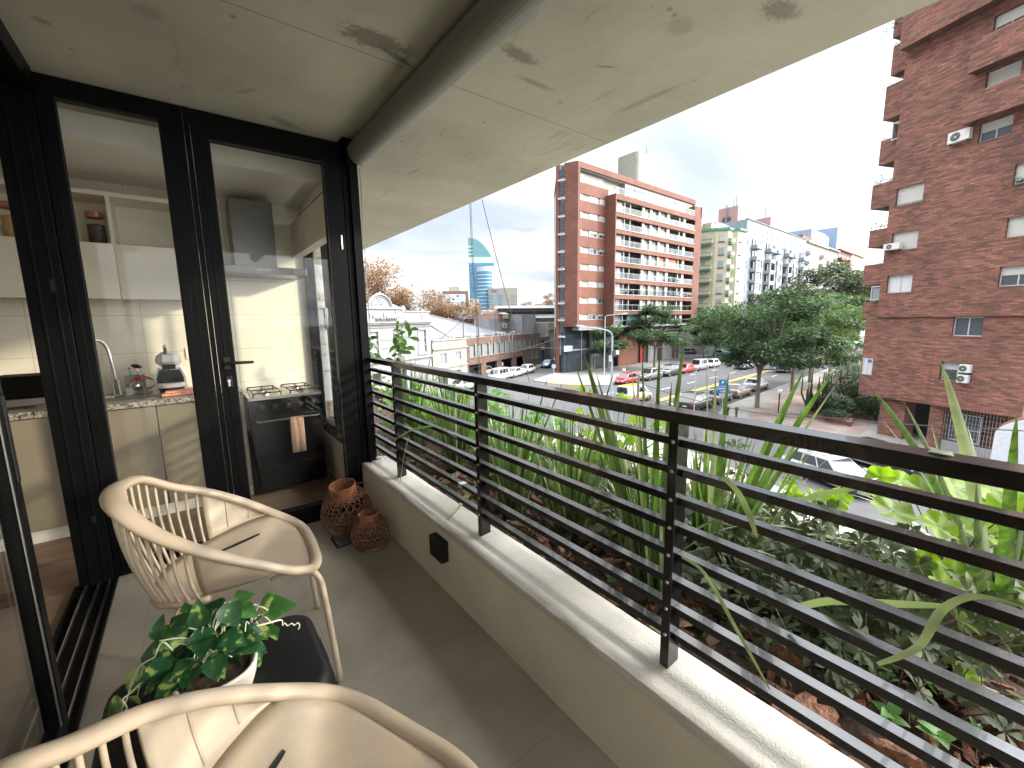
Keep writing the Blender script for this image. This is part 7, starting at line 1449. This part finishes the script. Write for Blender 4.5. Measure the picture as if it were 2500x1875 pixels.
# ================================================================ STREET FURNITURE
def lamp(lab, px, py, h, d_, m_, arm, heads=1, r=.09, grp=None):
    c = UN(px, py, 'z', G); t_ = thing('street_lamp', lab, 'street lamp', (c.x, c.y, G)); b = MB(); b.tube([(0, 0, 0), (0, 0, 1.2), (0, 0, h)], [r*1.25, r*1.1, r*.8], 10); b.build('pole', m_, t_, world=False)
    dx, dy = d_; b = MB(); P_ = crom([V(0, 0, h-.05), V(dx*.08, dy*.08, h+arm*.22), V(dx*.35, dy*.35, h+arm*.36), V(dx, dy, h+arm*.5)], 5); b.tube(P_, r*.6, 8); b.build('arm', m_, t_, world=False)
    a = math.atan2(dy, dx); e = P_[-1]; b = MB()
    m2 = Euler((0, -.18, a)).to_matrix(); vs = [e+m2 @ V(x, y, z) for x, y, z in ((-.15, -.07, -.05), (.35, -.16, -.07), (.75, -.06, -.03), (.75, .06, -.03), (.35, .16, -.07), (-.15, .07, -.05), (-.15, -.05, .08), (.35, -.1, .12), (.75, -.04, .03), (.75, .04, .03), (.35, .1, .12), (-.15, .05, .08))]
    b.add(vs, [(5, 4, 3, 2, 1, 0), (6, 7, 8, 9, 10, 11)]+[(k, (k+1) % 6, 6+(k+1) % 6, 6+k) for k in range(6)]); b.build('lamp_head', m_, t_, world=False); return t_, c
rtx, rty = rt0.x, rt0.y
l1, c = lamp('pale blue curved street lamp rising in front of the red hatchback', 1491, 1035, 7.2, (-rtx*2.2, -rty*2.2), 'lamp_blue', 1.6, r=.095)
# set the lamp height from the place where its arm begins
bx(l1, 'meter_box', 'dark_panel', [(-.1, .35, -.25, -.1, 5.6, 6.1)]); bx(l1, 'flood_light', 'plate', [(.12, .5, -.32, -.26, 5.75, 6.1)]); bx(l1, 'small_box', 'plate', [(-.28, -.14, -.1, .1, 5.2, 5.7)])
lamp('thin grey green lamp post with posters before brick tower', 1475, 918, 8.9, (rtx*2.6, rty*2.6), 'lamp_grey', .8, r=.07)
lamp('thin grey street lamp between trees left of parked vans', 1714, 880, 9.0, (rtx*2.2, rty*2.2), 'lamp_grey', .8, r=.07)
lamp('dark post of street lamp rising through trees by near kerb', 1934, 952, 7.0, (-rtx*1.5, -rty*1.5), 'lamp_grey', .5, r=.08)
c = UN(1900, 1008, 'z', G+.13); gl_ = thing('globe_lamp', 'short dark post with white glass globe on red paving', 'lamp', (c.x, c.y, G+.13)); b = MB(); b.tube([(0, 0, 0), (0, 0, 1.75)], .05, 8); b.build('post', 'frame_black', gl_, world=False); b = MB(); b.lathe([(0, -.22)]+[(.22*math.cos(a), .22*math.sin(a)) for a in [math.pi*(k/8-.5) for k in range(1, 8)]]+[(0, .22)], c=(0, 0, 1.97), n=18); b.build('globe', 'globe_white', gl_, world=False, smooth=True)
c = UN(1762, 1016, 'z', G); sg = thing('street_sign', 'blue avenue direction signs on a thin white post', 'sign', (c.x, c.y, G), -YAW); b = MB(); b.tube([(0, 0, 0), (0, 0, 3.6)], .035, 8); b.build('post', 'frame_white', sg, world=False)
bx(sg, 'lower_panel', 'sign_blue', [(-.62, .55, -.05, -.036, 2.05, 2.62)]); bx(sg, 'upper_panel', 'sign_blue', [(-.42, .24, -.05, -.036, 2.7, 3.25)])
text('AGRACIADA', 'lettering', 'text_white', sg, (-.03, -.056, 2.46), .19, (R(90), 0, 0), .003); text('→ 2201', 'lettering', 'text_white', sg, (-.03, -.056, 2.2), .19, (R(90), 0, 0), .003); text('P', 'lettering', 'text_white', sg, (-.1, -.056, 2.97), .38, (R(90), 0, 0), .003)
def post(lab, px, py, h, r=.035, m_='lamp_grey', disc=None, grp=None):
    c = UN(px, py, 'z', G+.13); t_ = thing('sign_post', lab, 'post', (c.x, c.y, G+.13), -YAW, grp); b = MB(); b.tube([(0, 0, 0), (0, 0, h)], r, 8); b.build('post', m_, t_, world=False)
    if disc: b = MB(); b.lathe([(0, -.015), (.3, -.015), (.3, .015), (0, .015)], c=(0, -.05, h-.3), n=20, axis=Euler((R(90), 0, 0)).to_matrix()); b.build('disc', disc, t_, world=False)
post('grey backed round sign on post at the side street corner', 1352, 938, 2.7, disc='lamp_grey'); post('thin rusty post standing behind the dark red hatchback', 1530, 915, 2.2, m_='stucco_brown'); post('short grey pole between near kerb cars and rail', 1694, 1015, 4.1, .05)
c = UN(1556, 1000, 'z', G); wp = thing('wooden_post', 'old wooden post with insulator in front of service van', 'post', (c.x, c.y, G)); b = MB(); b.tube([(0, 0, 0), (0, 0, 3.4)], .14, 8); b.build('post', 'bark_tree', wp, world=False); b = MB(); b.tube([(-.3, 0, 3.1), (.3, 0, 3.3)], .04, 6); b.lathe([(.0, -.12), (.1, 0), (0, .14)], c=(.25, 0, 3.5), n=8); b.build('insulator', 'plate', wp, world=False)
# traffic light far away and scooter behind the grey suv
c = UN(2092, 840, 'z', G); q = ray(2092, 810); q = Vector((q.x, q.y)).normalized()*85; tl_ = thing('traffic_light', 'traffic light showing green far down avenue beside brick block', 'traffic light', (q.x, q.y, G)); b = MB(); b.tube([(0, 0, 0), (0, 0, 4.2)], .07, 8); b.build('pole', 'traffic_dark', tl_, world=False)
hd_ = bx(tl_, 'signal_head', 'traffic_dark', [(-.22, .22, -.2, .1, 4.2, 5.4)]); b = MB(); b.lathe([(0, .23), (.16, .16), (.23, 0), (.16, -.16), (0, -.23)], c=(0, -.2, 4.5), n=14); b.build('green_lamp', 'green_light', tl_, world=False); tl_.rotation_euler.z = -YAW-.3
sc_b = thing('scooter', 'dark scooter with white helmet box on pavement behind red hatchback', 'scooter', (50.2, 38.2, G+.13), .3); b = MB()
for sx_ in (-.6, .6): b.tube([(sx_+.24*math.cos(a), 0, .28+.24*math.sin(a)) for a in [6.283*k/14 for k in range(14)]], .06, 6, closed=True)
b.build('wheels', 'tyre', sc_b, world=False); bx(sc_b, 'body', 'green_trim', [(-.7, .5, -.15, .15, .4, .85)], bevel=.08); bx(sc_b, 'top_box', 'plate', [(-.85, -.45, -.2, .2, .95, 1.3)], bevel=.05); b = MB(); b.tube([(.5, 0, .5), (.4, 0, 1.15)], .035, 6).tube([(.38, -.3, 1.15), (.38, .3, 1.15)], .025, 6); b.build('handlebar', 'tyre', sc_b, world=False)
# posts at the near corner pavement and two small birds
for k, s_ in enumerate((3.0, 5.2)):
    x, y = av(s_+22, -9.4+.3*k); 
pg = MB()
for k, (px, py) in enumerate(((1776, 1020), (1797, 1021))):
    c = UN(px, py, 'z', G+.13); t_ = thing('bollard', 'short dark ball topped bollard just above the rail'+(' nearer the sign' if k == 0 else ' away from the sign'), 'bollard', (c.x, c.y, G+.13), 0, 'ball topped bollards by the near kerb'); b = MB(); b.tube([(0, 0, 0), (0, 0, .7)], .08, 8); b.build('post', 'traffic_dark', t_, world=False); b = MB(); b.lathe([(0, -.17), (.12, -.12), (.17, 0), (.12, .12), (0, .17)], c=(0, 0, .82), n=12); b.build('ball', 'traffic_dark', t_, world=False, smooth=True)
# overhead street cables
def sag(P, Q, s_, r, lab, nm='overhead_cable'):
    P, Q = Vector(P), Vector(Q); b = MB(); b.tube([P.lerp(Q, f/16)+V(0, 0, -s_*4*(f/16)*(1-f/16)) for f in range(17)], r, 5); b.build(nm, 'cable', label=lab, cat='cable')
A_ = UN(1575, 940, 'z', -3.9); B_ = UN(1960, 1022, 'z', -4.6); sag(A_, B_, .35, .025, 'black cable crossing above near kerb cars to the pavement')
A_ = UN(1890, 1005, 'z', -4.0); B_ = UN(2500, 1052, 'z', -2.5); sag(A_, B_, .12, .02, 'thin cable crossing before the ground floor of brick block')
A_ = UN(1250, 845, 'y', 48); B_ = UN(1620, 850, 'y', 40); sag(A_, B_, .3, .03, 'overhead wire running from the side street toward avenue trees')
A_ = UN(1180, 880, 'y', 46); B_ = UN(1365, 823, 'y', 47); sag(A_, B_, .2, .025, 'overhead wire in front of brick warehouse windows')
sag(UN(1600, 850, 'x', 55), UN(1720, 795, 'x', 84), .5, .03, 'wire between the lamp posts behind avenue trees')
bpy.context.view_layer.update()
